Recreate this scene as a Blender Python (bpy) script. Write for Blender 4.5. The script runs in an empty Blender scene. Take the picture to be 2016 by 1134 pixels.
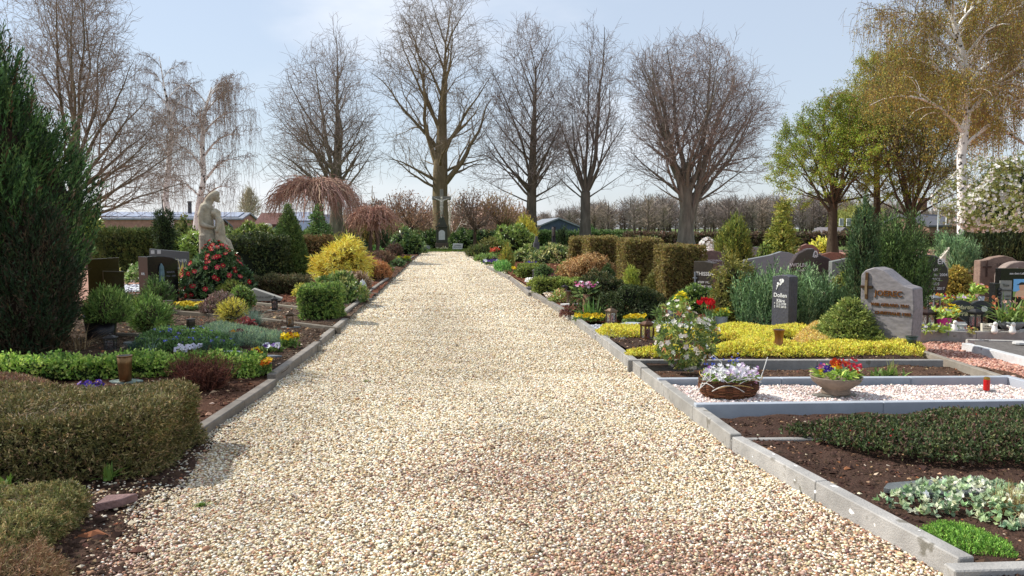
import bpy, bmesh, math, random
import numpy as np
from mathutils import Vector, Matrix
SC = bpy.context.scene
COL = SC.collection
rng = np.random.default_rng(11)
random.seed(11)
PI = math.pi
# ---------------------------------------------------------------- camera numbers
FPX, HC = 1550.0, 1.6
PSI, TH = math.radians(4.72), math.atan(117 / 1550.0)
_F = np.array((math.sin(PSI) * math.cos(TH), math.cos(PSI) * math.cos(TH), -math.sin(TH)))
_R = np.array((math.cos(PSI), -math.sin(PSI), 0.0))
_U = np.array((math.sin(PSI) * math.sin(TH), math.cos(PSI) * math.sin(TH), math.cos(TH)))

def ray(u, v):
    return _F + (u - 1008) / FPX * _R + (567 - v) / FPX * _U

def gp(u, v, z=0.1):
    """where a sight line meets level z: world point (x, y, z)"""
    d = ray(u, v); t = (z - HC) / d[2]
    return np.array((d[0] * t, d[1] * t, z))

def at(u, v, y):
    """the point of a sight line at world distance y"""
    d = ray(u, v); t = y / d[1]
    return np.array((d[0] * t, y, HC + d[2] * t))

def mpp(p):
    """metres per photo pixel at p"""
    return float(np.dot(np.array(p) - np.array((0, 0, HC)), _F)) / FPX

def H(s, k=1.0):
    c = [int(s[i:i + 2], 16) / 255 for i in (0, 2, 4)]
    return tuple(k * (x / 12.92 if x <= .04045 else ((x + .055) / 1.055) ** 2.4) for x in c)

def nrm(a):
    return a / np.maximum(np.linalg.norm(a, axis=-1, keepdims=True), 1e-9)

def rnd3(*shape):
    return rng.normal(size=shape + (3,))

# ---------------------------------------------------------------- mesh builder
class MB:
    def __init__(s):
        s.V, s.C, s.F, s.n = [], [], {}, 0
    def add(s, V, F, col=(1, 1, 1)):
        V = np.asarray(V, float).reshape(-1, 3); F = np.asarray(F, int)
        if len(F) == 0: return
        c = np.asarray(col, float)
        if c.ndim == 1: c = np.tile(c, (len(V), 1))
        s.V.append(V); s.C.append(c); s.F.setdefault(F.shape[1], []).append(F + s.n); s.n += len(V)
    def faces(s, V, faces, col=(1, 1, 1)):
        """faces of mixed size"""
        by = {}
        for f in faces: by.setdefault(len(f), []).append(f)
        V = np.asarray(V, float).reshape(-1, 3)
        c = np.asarray(col, float)
        if c.ndim == 1: c = np.tile(c, (len(V), 1))
        s.V.append(V); s.C.append(c)
        for k, f in by.items(): s.F.setdefault(k, []).append(np.array(f, int) + s.n)
        s.n += len(V)
    def build(s, name, mat, parent=None, smooth=False, loc=None, rotz=0):
        me = bpy.data.meshes.new(name)
        V = np.concatenate(s.V) if s.V else np.zeros((0, 3)); C = np.concatenate(s.C) if s.C else np.zeros((0, 3))
        me.vertices.add(len(V)); me.vertices.foreach_set('co', V.astype(np.float32).ravel())
        li, ls, off = [], [], 0
        for k, fs in s.F.items():
            f = np.concatenate(fs); li.append(f.ravel()); ls.append(off + np.arange(len(f)) * k); off += f.size
        if li:
            li = np.concatenate(li); ls = np.concatenate(ls)
            me.loops.add(len(li)); me.loops.foreach_set('vertex_index', li.astype(np.int32))
            me.polygons.add(len(ls)); me.polygons.foreach_set('loop_start', ls.astype(np.int32))
            me.polygons.foreach_set('use_smooth', np.full(len(ls), smooth, dtype=bool))
        me.update(calc_edges=True)
        a = me.color_attributes.new('col', 'FLOAT_COLOR', 'POINT')
        a.data.foreach_set('color', np.concatenate([C, np.ones((len(C), 1))], 1).astype(np.float32).ravel())
        me.materials.append(mat)
        o = bpy.data.objects.new(name, me); COL.objects.link(o)
        if parent: o.parent = parent
        if loc is not None: o.location = loc
        o.rotation_euler.z = rotz
        return o

def rotz(P, a):
    c, s = math.cos(a), math.sin(a); P = np.asarray(P, float)
    return np.stack([P[..., 0] * c - P[..., 1] * s, P[..., 0] * s + P[..., 1] * c, P[..., 2]], -1)

BOXF = [(0, 3, 2, 1), (4, 5, 6, 7), (0, 1, 5, 4), (1, 2, 6, 5), (2, 3, 7, 6), (3, 0, 4, 7)]
def bevelled(mb, V, faces, col, w, seg=1):
    bm = bmesh.new(); vs = [bm.verts.new(v) for v in V]
    for f in faces: bm.faces.new([vs[i] for i in f])
    bmesh.ops.recalc_face_normals(bm, faces=bm.faces[:])
    if w > 0:
        es = [e for e in bm.edges if len(e.link_faces) == 2 and e.calc_face_angle(0) > .5]
        bmesh.ops.bevel(bm, geom=es, offset=w, segments=seg, profile=.6, affect='EDGES', clamp_overlap=True)
    bm.verts.index_update()
    mb.faces([v.co[:] for v in bm.verts], [[v.index for v in f.verts] for f in bm.faces], col); bm.free()

def box(mb, c, d, col=(1, 1, 1), rz=0, bev=0.0, taper=1.0, seg=1):
    """c = centre of the base; d = size"""
    x, y, z = d[0] / 2, d[1] / 2, d[2]
    V = np.array([(-x, -y, 0), (x, -y, 0), (x, y, 0), (-x, y, 0)] + [(a * taper, b * taper, z) for a, b in ((-x, -y), (x, -y), (x, y), (-x, y))])
    V = rotz(V, rz) + np.asarray(c, float)
    if bev: bevelled(mb, V, BOXF, col, bev, seg)
    else: mb.add(V, BOXF, col)

def prism(mb, outline, y0, y1, col=(1, 1, 1), bev=0.0, off=(0, 0, 0), rz=0):
    """outline in (x, z), extruded along y"""
    n = len(outline)
    V = np.array([(a, y0, b) for a, b in outline] + [(a, y1, b) for a, b in outline], float)
    V = rotz(V, rz) + np.asarray(off, float)
    F = [tuple(range(n)), tuple(range(2 * n - 1, n - 1, -1))] + [(i, i + n, (i + 1) % n + n, (i + 1) % n) for i in range(n)]
    bevelled(mb, V, F, col, bev)

def slab(mb, outline, z0, z1, col=(1, 1, 1), bev=0.0, off=(0, 0, 0)):
    """outline in (x, y), extruded upward"""
    n = len(outline)
    V = np.array([(a, b, z0) for a, b in outline] + [(a, b, z1) for a, b in outline], float) + np.asarray(off, float)
    F = [tuple(range(n)), tuple(range(2 * n - 1, n - 1, -1))] + [(i, i + n, (i + 1) % n + n, (i + 1) % n) for i in range(n)]
    bevelled(mb, V, F, col, bev)

def lathe(mb, prof, col=(1, 1, 1), n=20, off=(0, 0, 0), sx=1, sy=1, cap=True, ripple=0, nr=8):
    m = len(prof); a = np.arange(n) * 2 * PI / n
    k = 1 + ripple * np.cos(a * nr)
    V = np.array([[(r * sx * math.cos(t) * q, r * sy * math.sin(t) * q, z) for t, q in zip(a, k)] for r, z in prof]).reshape(-1, 3) + np.asarray(off, float)
    F = [(i * n + j, i * n + (j + 1) % n, (i + 1) * n + (j + 1) % n, (i + 1) * n + j) for i in range(m - 1) for j in range(n)]
    fs = list(F)
    if cap: fs += [tuple(range(n - 1, -1, -1)), tuple((m - 1) * n + j for j in range(n))]
    mb.faces(V, fs, col)

def tubes(mb, P, R, k=4, col=(1, 1, 1), cap=False):
    """P (B,n,3) polylines, R (B,n) radii; col (3,) or (B,3)"""
    P = np.asarray(P, float); R = np.asarray(R, float)
    if P.ndim == 2: P, R = P[None], R[None]
    B, n, _ = P.shape
    if B == 0: return
    T = np.empty_like(P); T[:, 1:-1] = P[:, 2:] - P[:, :-2]; T[:, 0] = P[:, 1] - P[:, 0]; T[:, -1] = P[:, -1] - P[:, -2]
    T = nrm(T)
    ref = np.where(np.abs(T[:, :1, 2:3]) > .9, np.array((1., 0, 0)), np.array((0, 0, 1.)))
    X = nrm(np.cross(T, np.broadcast_to(ref, T.shape))); Y = np.cross(T, X)
    a = np.arange(k) * 2 * PI / k
    V = P[:, :, None] + R[:, :, None, None] * (X[:, :, None] * np.cos(a)[:, None] + Y[:, :, None] * np.sin(a)[:, None])
    idx = np.arange(B * n * k).reshape(B, n, k); nx = np.roll(idx, -1, 2)
    F = np.stack([idx[:, :-1], nx[:, :-1], nx[:, 1:], idx[:, 1:]], -1).reshape(-1, 4)
    c = np.asarray(col, float)
    if c.ndim == 2: c = np.repeat(c, n * k, 0)
    mb.add(V.reshape(-1, 3), F, c)
    if cap:
        for i in range(B):
            mb.faces(V[i].reshape(-1, 3)[[*range(k)]], [tuple(range(k))[::-1]], c if c.ndim == 1 else c[i * n * k])
            mb.faces(V[i].reshape(-1, 3)[[*range((n - 1) * k, n * k)]], [tuple(range(k))], c if c.ndim == 1 else c[i * n * k])

def kites(mb, C, D, N, L, W, col, belly=.45):
    """diamond leaves: base C, axis D, facing about N"""
    n = len(C)
    if n == 0: return
    S = nrm(np.cross(D, N)); L = np.broadcast_to(np.asarray(L, float), (n,))[:, None]; W = np.broadcast_to(np.asarray(W, float), (n,))[:, None]
    m = C + D * L * belly; up = nrm(np.cross(S, D)) * W * .12
    V = np.stack([C, m + S * W / 2 + up, C + D * L, m - S * W / 2 + up], 1).reshape(-1, 3)
    col = np.asarray(col, float)
    if col.ndim == 1: col = np.tile(col, (n, 1))
    mb.add(V, np.arange(4 * n).reshape(n, 4), np.repeat(col, 4, 0))

_ICO = None
def ico():
    global _ICO
    if _ICO is None:
        bm = bmesh.new(); bmesh.ops.create_icosphere(bm, subdivisions=1, radius=1)
        _ICO = (np.array([v.co[:] for v in bm.verts]), np.array([[v.index for v in f.verts] for f in bm.faces])); bm.free()
    return _ICO
_OCT = (np.array([(1, 0, 0), (-1, 0, 0), (0, 1, 0), (0, -1, 0), (0, 0, 1), (0, 0, -1)], float),
        np.array([(0, 2, 4), (2, 1, 4), (1, 3, 4), (3, 0, 4), (2, 0, 5), (1, 2, 5), (3, 1, 5), (0, 3, 5)]))

def pebbles(mb, C, r, cols, flat=.6, fine=True):
    """C (n,3) centres, r (n,) radii, cols (n,3)"""
    V, F = ico() if fine else _OCT
    n = len(C)
    if n == 0: return
    S = np.stack([rng.uniform(.75, 1.35, n), rng.uniform(.65, 1.0, n), rng.uniform(flat * .7, flat * 1.15, n)], 1) * r[:, None]
    a = rng.uniform(0, 2 * PI, n); b = rng.normal(0, .35, n)
    X = V[None] * (1 + rng.normal(0, .1, (n, len(V), 1))) * S[:, None]
    cb, sb = np.cos(b)[:, None], np.sin(b)[:, None]
    X = np.stack([X[..., 0], X[..., 1] * cb - X[..., 2] * sb, X[..., 1] * sb + X[..., 2] * cb], -1)
    ca, sa = np.cos(a)[:, None], np.sin(a)[:, None]
    X = np.stack([X[..., 0] * ca - X[..., 1] * sa, X[..., 0] * sa + X[..., 1] * ca, X[..., 2]], -1) + C[:, None]
    FF = (F[None] + np.arange(n)[:, None, None] * len(V)).reshape(-1, 3)
    mb.add(X.reshape(-1, 3), FF, np.repeat(cols, len(V), 0))

def pick(cols, n, w=None, jit=.12):
    """n colours out of a palette, each with its own lightness"""
    c = np.array(cols, float); i = rng.choice(len(c), n, p=None if w is None else np.array(w) / sum(w))
    return np.clip(c[i] * np.exp(rng.normal(0, jit, (n, 1))) * np.exp(rng.normal(0, jit * .3, (n, 3))), 0, .95)

# ---------------------------------------------------------------- materials
_M = {}
def mat(name, rough=.7, spec=.3, var=.2, vs=6., bump=0., bs=40., metal=0., trans=0., coat=0., emit=None, aniso=None, alpha=None, speck=None):
    """colour from the attribute «col», varied by a noise; var = its strength"""
    if name in _M: return _M[name]
    m = bpy.data.materials.new(name); m.use_nodes = True; nt = m.node_tree; N, L = nt.nodes, nt.links
    p = N['Principled BSDF']; out = N['Material Output']
    a = N.new('ShaderNodeAttribute'); a.attribute_name = 'col'; c = a.outputs['Color']
    tc = N.new('ShaderNodeTexCoord'); vec = tc.outputs['Object']
    if aniso:
        mp = N.new('ShaderNodeMapping'); mp.inputs['Scale'].default_value = aniso; L.new(vec, mp.inputs['Vector']); vec = mp.outputs['Vector']
    if var:
        n = N.new('ShaderNodeTexNoise'); n.inputs['Scale'].default_value = vs; n.inputs['Detail'].default_value = 6; n.inputs['Roughness'].default_value = .65
        L.new(vec, n.inputs['Vector'])
        r = N.new('ShaderNodeMapRange'); r.inputs['From Min'].default_value = .28; r.inputs['From Max'].default_value = .72
        r.inputs['To Min'].default_value = 1 - var; r.inputs['To Max'].default_value = 1 + var; L.new(n.outputs['Fac'], r.inputs['Value'])
        x = N.new('ShaderNodeMix'); x.data_type = 'RGBA'; x.blend_type = 'MULTIPLY'; x.inputs['Factor'].default_value = 1
        L.new(c, x.inputs[6]); L.new(r.outputs['Result'], x.inputs[7]); c = x.outputs[2]
    if speck:
        sc, colr, lo = speck
        n = N.new('ShaderNodeTexNoise'); n.inputs['Scale'].default_value = sc; n.inputs['Detail'].default_value = 3; L.new(tc.outputs['Object'], n.inputs['Vector'])
        r = N.new('ShaderNodeMapRange'); r.inputs['From Min'].default_value = lo; r.inputs['From Max'].default_value = lo + .08; L.new(n.outputs['Fac'], r.inputs['Value'])
        x = N.new('ShaderNodeMix'); x.data_type = 'RGBA'; x.inputs[7].default_value = (*colr, 1); L.new(r.outputs['Result'], x.inputs['Factor']); L.new(c, x.inputs[6]); c = x.outputs[2]
    L.new(c, p.inputs['Base Color'])
    p.inputs['Roughness'].default_value = rough; p.inputs['Specular IOR Level'].default_value = spec; p.inputs['Metallic'].default_value = metal
    p.inputs['Coat Weight'].default_value = coat
    if bump:
        n = N.new('ShaderNodeTexNoise'); n.inputs['Scale'].default_value = bs; n.inputs['Detail'].default_value = 5; L.new(vec, n.inputs['Vector'])
        b = N.new('ShaderNodeBump'); b.inputs['Strength'].default_value = bump; b.inputs['Distance'].default_value = .02; L.new(n.outputs['Fac'], b.inputs['Height']); L.new(b.outputs['Normal'], p.inputs['Normal'])
    if emit: p.inputs['Emission Color'].default_value = (*emit[:3], 1); p.inputs['Emission Strength'].default_value = emit[3]
    if trans:
        t = N.new('ShaderNodeBsdfTranslucent'); mx = N.new('ShaderNodeMixShader'); mx.inputs[0].default_value = trans
        L.new(c, t.inputs['Color']); L.new(p.outputs[0], mx.inputs[1]); L.new(t.outputs[0], mx.inputs[2]); L.new(mx.outputs[0], out.inputs['Surface'])
    if alpha: p.inputs['Transmission Weight'].default_value = alpha
    _M[name] = m; return m

LEAF = lambda: mat('leaf', .55, .35, 0, trans=.3)
GLOSSY = lambda: mat('glossy_leaf', .32, .5, 0, trans=.2)
NEEDLE = lambda: mat('needle', .6, .25, 0, trans=.15)
PETAL = lambda: mat('petal', .6, .2, 0, trans=.25)
TWIG = lambda: mat('twig', .85, .15, .25, 9)
BARK = lambda: mat('bark', .9, .15, .45, 3.5, 1., 14, aniso=(1, 1, .25))
CONC = lambda: mat('concrete', .85, .25, .3, 4.5, .3, 90, speck=(9., H('77736a'), .64))
GRAN = lambda: mat('granite', .55, .4, .16, 60, .08, 200)
POLI = lambda: mat('polished_stone', .12, .5, .2, 25)
ROCK = lambda: mat('rough_stone', .85, .2, .28, 12, .8, 40)
BRONZ = lambda: mat('bronze', .38, .5, .35, 14, .15, 60, metal=.75, aniso=(1, 1, .2))
IRON = lambda: mat('dark_metal', .45, .5, .15, 20, metal=.4)
PLAIN = lambda: mat('plain', .55, .4, .06, 8)
PAINT = lambda: mat('paint', .35, .5, .05, 8)
GLASS = lambda: mat('tinted_glass', .08, .5, 0, alpha=.6)
SOILM = lambda: mat('soil', .95, .1, .45, 7, 1., 60)
WOOD = lambda: mat('wood', .8, .2, .3, 12, .3, 50)

# ---------------------------------------------------------------- things
def tag(o, label=None, cat=None, group=None, kind=None):
    if label: o['label'] = label
    if cat: o['category'] = cat
    if group: o['group'] = group
    if kind: o['kind'] = kind
    return o

def thing(name, label, cat, loc, rz=0, group=None):
    o = bpy.data.objects.new(name, None); COL.objects.link(o)
    o.location = tuple(float(x) for x in loc); o.rotation_euler.z = rz; o.empty_display_size = .1
    return tag(o, label, cat, group)

def struct(o): return tag(o, kind='structure')
def stuff(o, label, cat): return tag(o, label, cat, kind='stuff')

def copy_thing(o, loc, rz=None, label=None, scale=None):
    c = o.copy(); COL.objects.link(c); c.location = tuple(float(x) for x in loc)
    if rz is not None: c.rotation_euler.z = rz
    if label: c['label'] = label
    if scale: c.scale = (scale,) * 3 if not isinstance(scale, tuple) else scale
    for ch in o.children:
        d = ch.copy(); COL.objects.link(d); d.parent = c
        for g in ch.children:
            e = g.copy(); COL.objects.link(e); e.parent = d
    return c

def text(s, size, parent, loc, rot, col, m=None, name='lettering', depth=.004, align='CENTER', sx=1, shear=0):
    cu = bpy.data.curves.new(name, 'FONT'); cu.body = s; cu.size = size; cu.extrude = depth; cu.align_x = align; cu.align_y = 'CENTER'; cu.shear = shear; cu.resolution_u = 3; cu.offset = size * .012
    t = bpy.data.objects.new(name, cu); COL.objects.link(t)
    me = bpy.data.meshes.new_from_object(t.evaluated_get(bpy.context.evaluated_depsgraph_get()))
    bpy.data.objects.remove(t); bpy.data.curves.remove(cu)
    a = me.color_attributes.new('col', 'FLOAT_COLOR', 'POINT'); a.data.foreach_set('color', np.tile(np.array((*col, 1), np.float32), len(me.vertices)))
    me.materials.clear(); me.materials.append(m or PLAIN()); me.name = name
    o = bpy.data.objects.new(name, me); COL.objects.link(o); o.parent = parent; o.location = loc; o.rotation_euler = rot; o.scale = (sx, 1, 1)
    return o

# ---------------------------------------------------------------- foliage
def lumpf(seed, k, amp):
    r = np.random.default_rng(seed); K = r.normal(size=(5, 3)) * k; ph = r.uniform(0, 6.28, 5)
    return lambda P: 1 + amp * np.sin(P @ K.T + ph).sum(-1) / 2.2

def shell(kind, W, D, Hh, n, seed=0, lump=.08, prof=None, base=0.0, lk=None, rnd=.25):
    """n points and normals on a plant's outline; kind box, or a turned profile [(z, r)...] in units of the half width / height"""
    if kind == 'box':
        w, d, h = W / 2, D / 2, Hh
        ar = np.array([W * D, W * h, W * h, D * h, D * h]); f = rng.choice(5, n, p=ar / ar.sum())
        a, b = rng.uniform(-1, 1, n), rng.uniform(-1, 1, n); z = rng.uniform(base, 1, n) * h; o = np.ones(n)
        P = np.select([(f == 0)[:, None], (f == 1)[:, None], (f == 2)[:, None], (f == 3)[:, None], (f == 4)[:, None]],
                      [np.stack([a * w, b * d, o * h], 1), np.stack([a * w, -d * o, z], 1), np.stack([a * w, d * o, z], 1), np.stack([-w * o, b * d, z], 1), np.stack([w * o, b * d, z], 1)])
        Nn = np.array([(0, 0, 1), (0, -1, 0), (0, 1, 0), (-1, 0, 0), (1, 0, 0)], float)[f]
        # rounded corners
        r = min(w, d, h) * rnd; inn = np.stack([np.clip(P[:, 0], -w + r, w - r), np.clip(P[:, 1], -d + r, d - r), np.minimum(P[:, 2], h - r)], 1)
        q = P - inn; ln = np.linalg.norm(q, axis=1, keepdims=True); dirn = np.where(ln > 1e-6, q / np.maximum(ln, 1e-6), Nn)
        P = inn + dirn * np.minimum(ln, r); Nn = nrm(dirn + Nn * .15)
        g = lumpf(seed, (lk or 5) / max(.2, min(W, D, Hh)), 1.)
        return P + Nn * ((g(P) - 1) * lump * min(W, D, Hh))[:, None], Nn
    z0, r0 = np.array([p[0] for p in prof]), np.array([p[1] for p in prof])
    zz = np.linspace(z0[0], z0[-1], 60); rr = np.interp(zz, z0, r0)
    wt = np.maximum((rr[1:] + rr[:-1]) / 2, .02) * np.hypot((zz[1:] - zz[:-1]) * Hh, (rr[1:] - rr[:-1]) * W / 2)
    i = rng.choice(59, n, p=wt / wt.sum()); t = rng.uniform(0, 1, n)
    z = zz[i] + (zz[i + 1] - zz[i]) * t; r = rr[i] + (rr[i + 1] - rr[i]) * t
    slope = (rr[i + 1] - rr[i]) * (W / 2) / ((zz[i + 1] - zz[i]) * Hh + 1e-9)
    a = rng.uniform(0, 2 * PI, n)
    P = np.stack([np.cos(a) * r * W / 2, np.sin(a) * r * D / 2, z * Hh], 1)
    Nn = nrm(np.stack([np.cos(a) * D / W if D else np.cos(a), np.sin(a), -slope], 1))
    g = lumpf(seed, (lk or 5) / max(.2, min(W, D, Hh)), lump)(P)
    P[:, :2] *= g[:, None]; P[:, 2] *= 1 + (g - 1) * .5
    return P, Nn

def sprays(mb, P, N, cols, w=None, L=.1, nsub=5, ll=.05, lw=.02, up=.3, out=1., rnd=.5, spread=.6, jit=.14, inset=.0):
    """leaf clumps: one axis at each P, nsub leaves along it"""
    n = len(P)
    if n == 0: return
    A = nrm(N * out + np.array((0, 0, 1.)) * up + rnd3(n) * rnd)
    P = P - N * (rng.uniform(0, 1, (n, 1)) ** 2 * inset)
    t = (np.arange(nsub) + rng.uniform(0, 1, (n, nsub))) / nsub
    Lc = L * rng.uniform(.7, 1.3, (n, 1))
    B = P[:, None] + A[:, None] * ((t - .45) * Lc)[..., None]
    Dv = nrm(A[:, None] + rnd3(n, nsub) * spread)
    NN = nrm(N[:, None] + rnd3(n, nsub) * .7)
    c = np.repeat(pick(cols, n, w, jit)[:, None], nsub, 1) * np.exp(rng.normal(0, jit * .8, (n, nsub, 1)))
    kites(mb, B.reshape(-1, 3), Dv.reshape(-1, 3), NN.reshape(-1, 3), ll * rng.uniform(.7, 1.3, n * nsub), lw * rng.uniform(.8, 1.2, n * nsub), np.clip(c.reshape(-1, 3), 0, .95))

def blades(mb, C, h, w, cols, lean=.5, bend=.3, seg=3):
    """grass or strap leaves standing on C"""
    n = len(C); a = rng.uniform(0, 2 * PI, n); l = np.abs(rng.normal(0, lean, n)); hh = h * rng.uniform(.6, 1.2, n)
    dx = np.stack([np.cos(a), np.sin(a), np.zeros(n)], 1); s = np.stack([-np.sin(a), np.cos(a), np.zeros(n)], 1)
    V = []
    for k in range(seg + 1):
        t = k / seg; p = C + dx * (l * hh * t + bend * hh * t * t * l)[:, None]; p = p + np.array((0, 0, 1.)) * (hh * (t - .45 * t * t * np.minimum(l, 1.4)))[:, None]
        ww = w * (1 - t ** 1.6) / 2 + w * .04
        V += [p - s * ww, p + s * ww]
    V = np.stack(V, 1); m = 2 * (seg + 1)
    F = np.array([(2 * k, 2 * k + 1, 2 * k + 3, 2 * k + 2) for k in range(seg)])
    FF = (F[None] + np.arange(n)[:, None, None] * m).reshape(-1, 4)
    mb.add(V.reshape(-1, 3), FF, np.repeat(cols, m, 0))

def flowers(mb, C, N, size, cols, petals=5, eye=(.75, .5, .03), cup=.35, pw=.75, pl=.5):
    n = len(C)
    if n == 0: return
    ref = nrm(np.cross(N, rnd3(n))); b = np.cross(N, ref); sz = size * rng.uniform(.8, 1.2, n)
    for k in range(petals):
        t = 2 * PI * k / petals
        d = nrm(ref * math.cos(t) + b * math.sin(t) + N * cup)
        kites(mb, C, d, N, sz * pl, sz * pw * 2.4 / petals, np.clip(cols * np.exp(rng.normal(0, .08, (n, 1))), 0, .95), belly=.62)
    if eye is not None:
        c = C + N * (sz * .16)[:, None]
        kites(mb, c - ref * (sz * .11)[:, None], ref, N, sz * .22, sz * .22, np.tile(np.array(eye), (n, 1)), belly=.5)

def solid(mb, kind, W, D, Hh, col, prof=None, k=.86, seed=0, lump=.0, rnd=.25, lk=None):
    """the dense inner wood of a plant, inside its leaves"""
    if kind == 'box':
        box(mb, (0, 0, 0), (W * k, D * k, Hh * (k + .06)), col, bev=min(W, D, Hh) * .12)
    else:
        zz = np.linspace(prof[0][0], prof[-1][0], 16); rr = np.interp(zz, [p[0] for p in prof], [p[1] for p in prof])
        lathe(mb, [(max(.002, r * W / 2), z * Hh) for z, r in zip(zz, rr)], col, 28, sy=D / W)
        g = lumpf(seed, (lk or 5) / max(.2, min(W, D, Hh)), lump); V = mb.V[-1]; q = g(V); V[:, :2] *= (q * k)[:, None]; V[:, 2] *= (1 + (q - 1) * .5) * (.5 + .5 * k)
# ---------------------------------------------------------------- camera, sky, sun
cam = bpy.data.cameras.new('camera'); cam.sensor_width = 36; cam.lens = FPX * 36 / 2016; cam.clip_end = 6000; cam.clip_start = .05
camo = bpy.data.objects.new('camera', cam); COL.objects.link(camo); SC.camera = camo
camo.matrix_world = Matrix(((_R[0], _U[0], -_F[0], 0), (_R[1], _U[1], -_F[1], 0), (_R[2], _U[2], -_F[2], HC), (0, 0, 0, 1)))
SUN_AZ, SUN_EL = math.radians(-66), math.radians(43)      # azimuth from +Y, clockwise
S = Vector((math.sin(SUN_AZ) * math.cos(SUN_EL), math.cos(SUN_AZ) * math.cos(SUN_EL), math.sin(SUN_EL)))
sl = bpy.data.lights.new('sun', 'SUN'); sl.energy = 4.6; sl.angle = math.radians(.53); sl.color = (1, .945, .86)
so = bpy.data.objects.new('sun', sl); COL.objects.link(so); so.rotation_euler = S.to_track_quat('Z', 'Y').to_euler(); so.location = (-30, 10, 40)
W = bpy.data.worlds.new('World'); SC.world = W; W.use_nodes = True
nt = W.node_tree; bg = nt.nodes['Background']
sk = nt.nodes.new('ShaderNodeTexSky'); sk.sky_type = 'NISHITA'; sk.sun_disc = False; sk.sun_elevation = SUN_EL; sk.sun_rotation = SUN_AZ
sk.altitude = 40; sk.air_density = 1.25; sk.dust_density = .5; sk.ozone_density = 3.0
def wmix(fac, a, b):
    m = nt.nodes.new('ShaderNodeMix'); m.data_type = 'RGBA'
    if isinstance(fac, float): m.inputs['Factor'].default_value = fac
    else: nt.links.new(fac, m.inputs['Factor'])
    nt.links.new(a, m.inputs[6]); m.inputs[7].default_value = (*b, 1); return m.outputs[2]
tc = nt.nodes.new('ShaderNodeTexCoord'); mp = nt.nodes.new('ShaderNodeMapping'); mp.inputs['Scale'].default_value = (1, 1, 2.6); mp.inputs['Location'].default_value = (.9, .3, .15)
no = nt.nodes.new('ShaderNodeTexNoise'); no.inputs['Scale'].default_value = 2.1; no.inputs['Detail'].default_value = 6; no.inputs['Roughness'].default_value = .5
mr = nt.nodes.new('ShaderNodeMapRange'); mr.inputs['From Min'].default_value = .46; mr.inputs['From Max'].default_value = .74; mr.inputs['To Min'].default_value = 0; mr.inputs['To Max'].default_value = .8; mr.interpolation_type = 'SMOOTHSTEP'
for a, b in ((tc.outputs['Generated'], mp.inputs['Vector']), (mp.outputs['Vector'], no.inputs['Vector']), (no.outputs['Fac'], mr.inputs['Value'])): nt.links.new(a, b)
nt.links.new(wmix(mr.outputs['Result'], wmix(.62, sk.outputs['Color'], (6.0, 6.7, 7.9)), (8.6, 8.8, 9.3)), bg.inputs['Color'])
bg.inputs['Strength'].default_value = .1
SC.view_settings.view_transform = 'Standard'; SC.view_settings.look = 'None'; SC.view_settings.exposure = 0.33
SC.cycles.use_denoising = True; SC.cycles.max_bounces = 6; SC.cycles.diffuse_bounces = 3; SC.cycles.transparent_max_bounces = 6; SC.cycles.sample_clamp_indirect = 6
try: SC.cycles.denoising_prefilter = 'ACCURATE'
except Exception: pass

# ---------------------------------------------------------------- ground
def sheet(name, x0, x1, y0, y1, z, m, col, nx=1, ny=1, amp=0.0, freq=2.0, seed=0, skew=0, skew1=0):
    xs, ys = np.linspace(x0, x1, nx + 1), np.linspace(y0, y1, ny + 1); X, Y = np.meshgrid(xs, ys); f_ = (X - x0) / (x1 - x0); g_ = (Y - y0) / (y1 - y0); X = X + (skew * (1 - f_) + skew1 * f_) * g_
    Z = np.full(X.shape, float(z))
    if amp:
        P = np.stack([X, Y, X * 0], -1).reshape(-1, 3)
        Z += amp * ((lumpf(seed, freq, 1)(P) - 1) * .6 + (lumpf(seed + 1, freq * 3.3, 1)(P) - 1) * .3 + rng.normal(0, .16, len(P))).reshape(X.shape)
    V = np.stack([X, Y, Z], -1).reshape(-1, 3); i = np.arange((nx + 1) * (ny + 1)).reshape(ny + 1, nx + 1)
    F = np.stack([i[:-1, :-1], i[:-1, 1:], i[1:, 1:], i[1:, :-1]], -1).reshape(-1, 4)
    mb = MB(); mb.add(V, F, col); return mb.build(name, m, smooth=bool(amp))

GR = mat('field_grass', .95, .1, .35, .09, .3, 3)
struct(sheet('field', -1500, 1500, -60, 4000, -.07, GR, H('6f7f48', .7)))
PINK = mat('pink_chippings', .95, .15, .3, 38, 1., 55)
struct(sheet('earth', -9, -1.74, 2, 56, -.01, SOILM(), H('53402f', .85)))
struct(sheet('earth', 2.02, 9, 1, 56, -.01, SOILM(), H('53402f', .85)))
struct(sheet('gravel_ground_of_the_graves', -45, -5.4, 9, 56, .03, PINK, H('b28a78', .85)))
struct(sheet('gravel_ground_of_the_graves', 4.6, 48, 5.0, 56, .03, PINK, H('bb8c79', .9)))
PATHM = mat('path_gravel', .95, .15, .5, 24, 1., 45, speck=(40, H('8a7358', .8), .6))
struct(sheet('path', -1.72, 2.3, .5, 54, 0.0, PATHM, H('c9b795', .8)))
struct(sheet('lawn', -16, 14, 53.6, 66, .05, mat('lawn_turf', .9, .1, .4, 2.2, .6, 30), H('6d8a3a', .75)))

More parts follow.
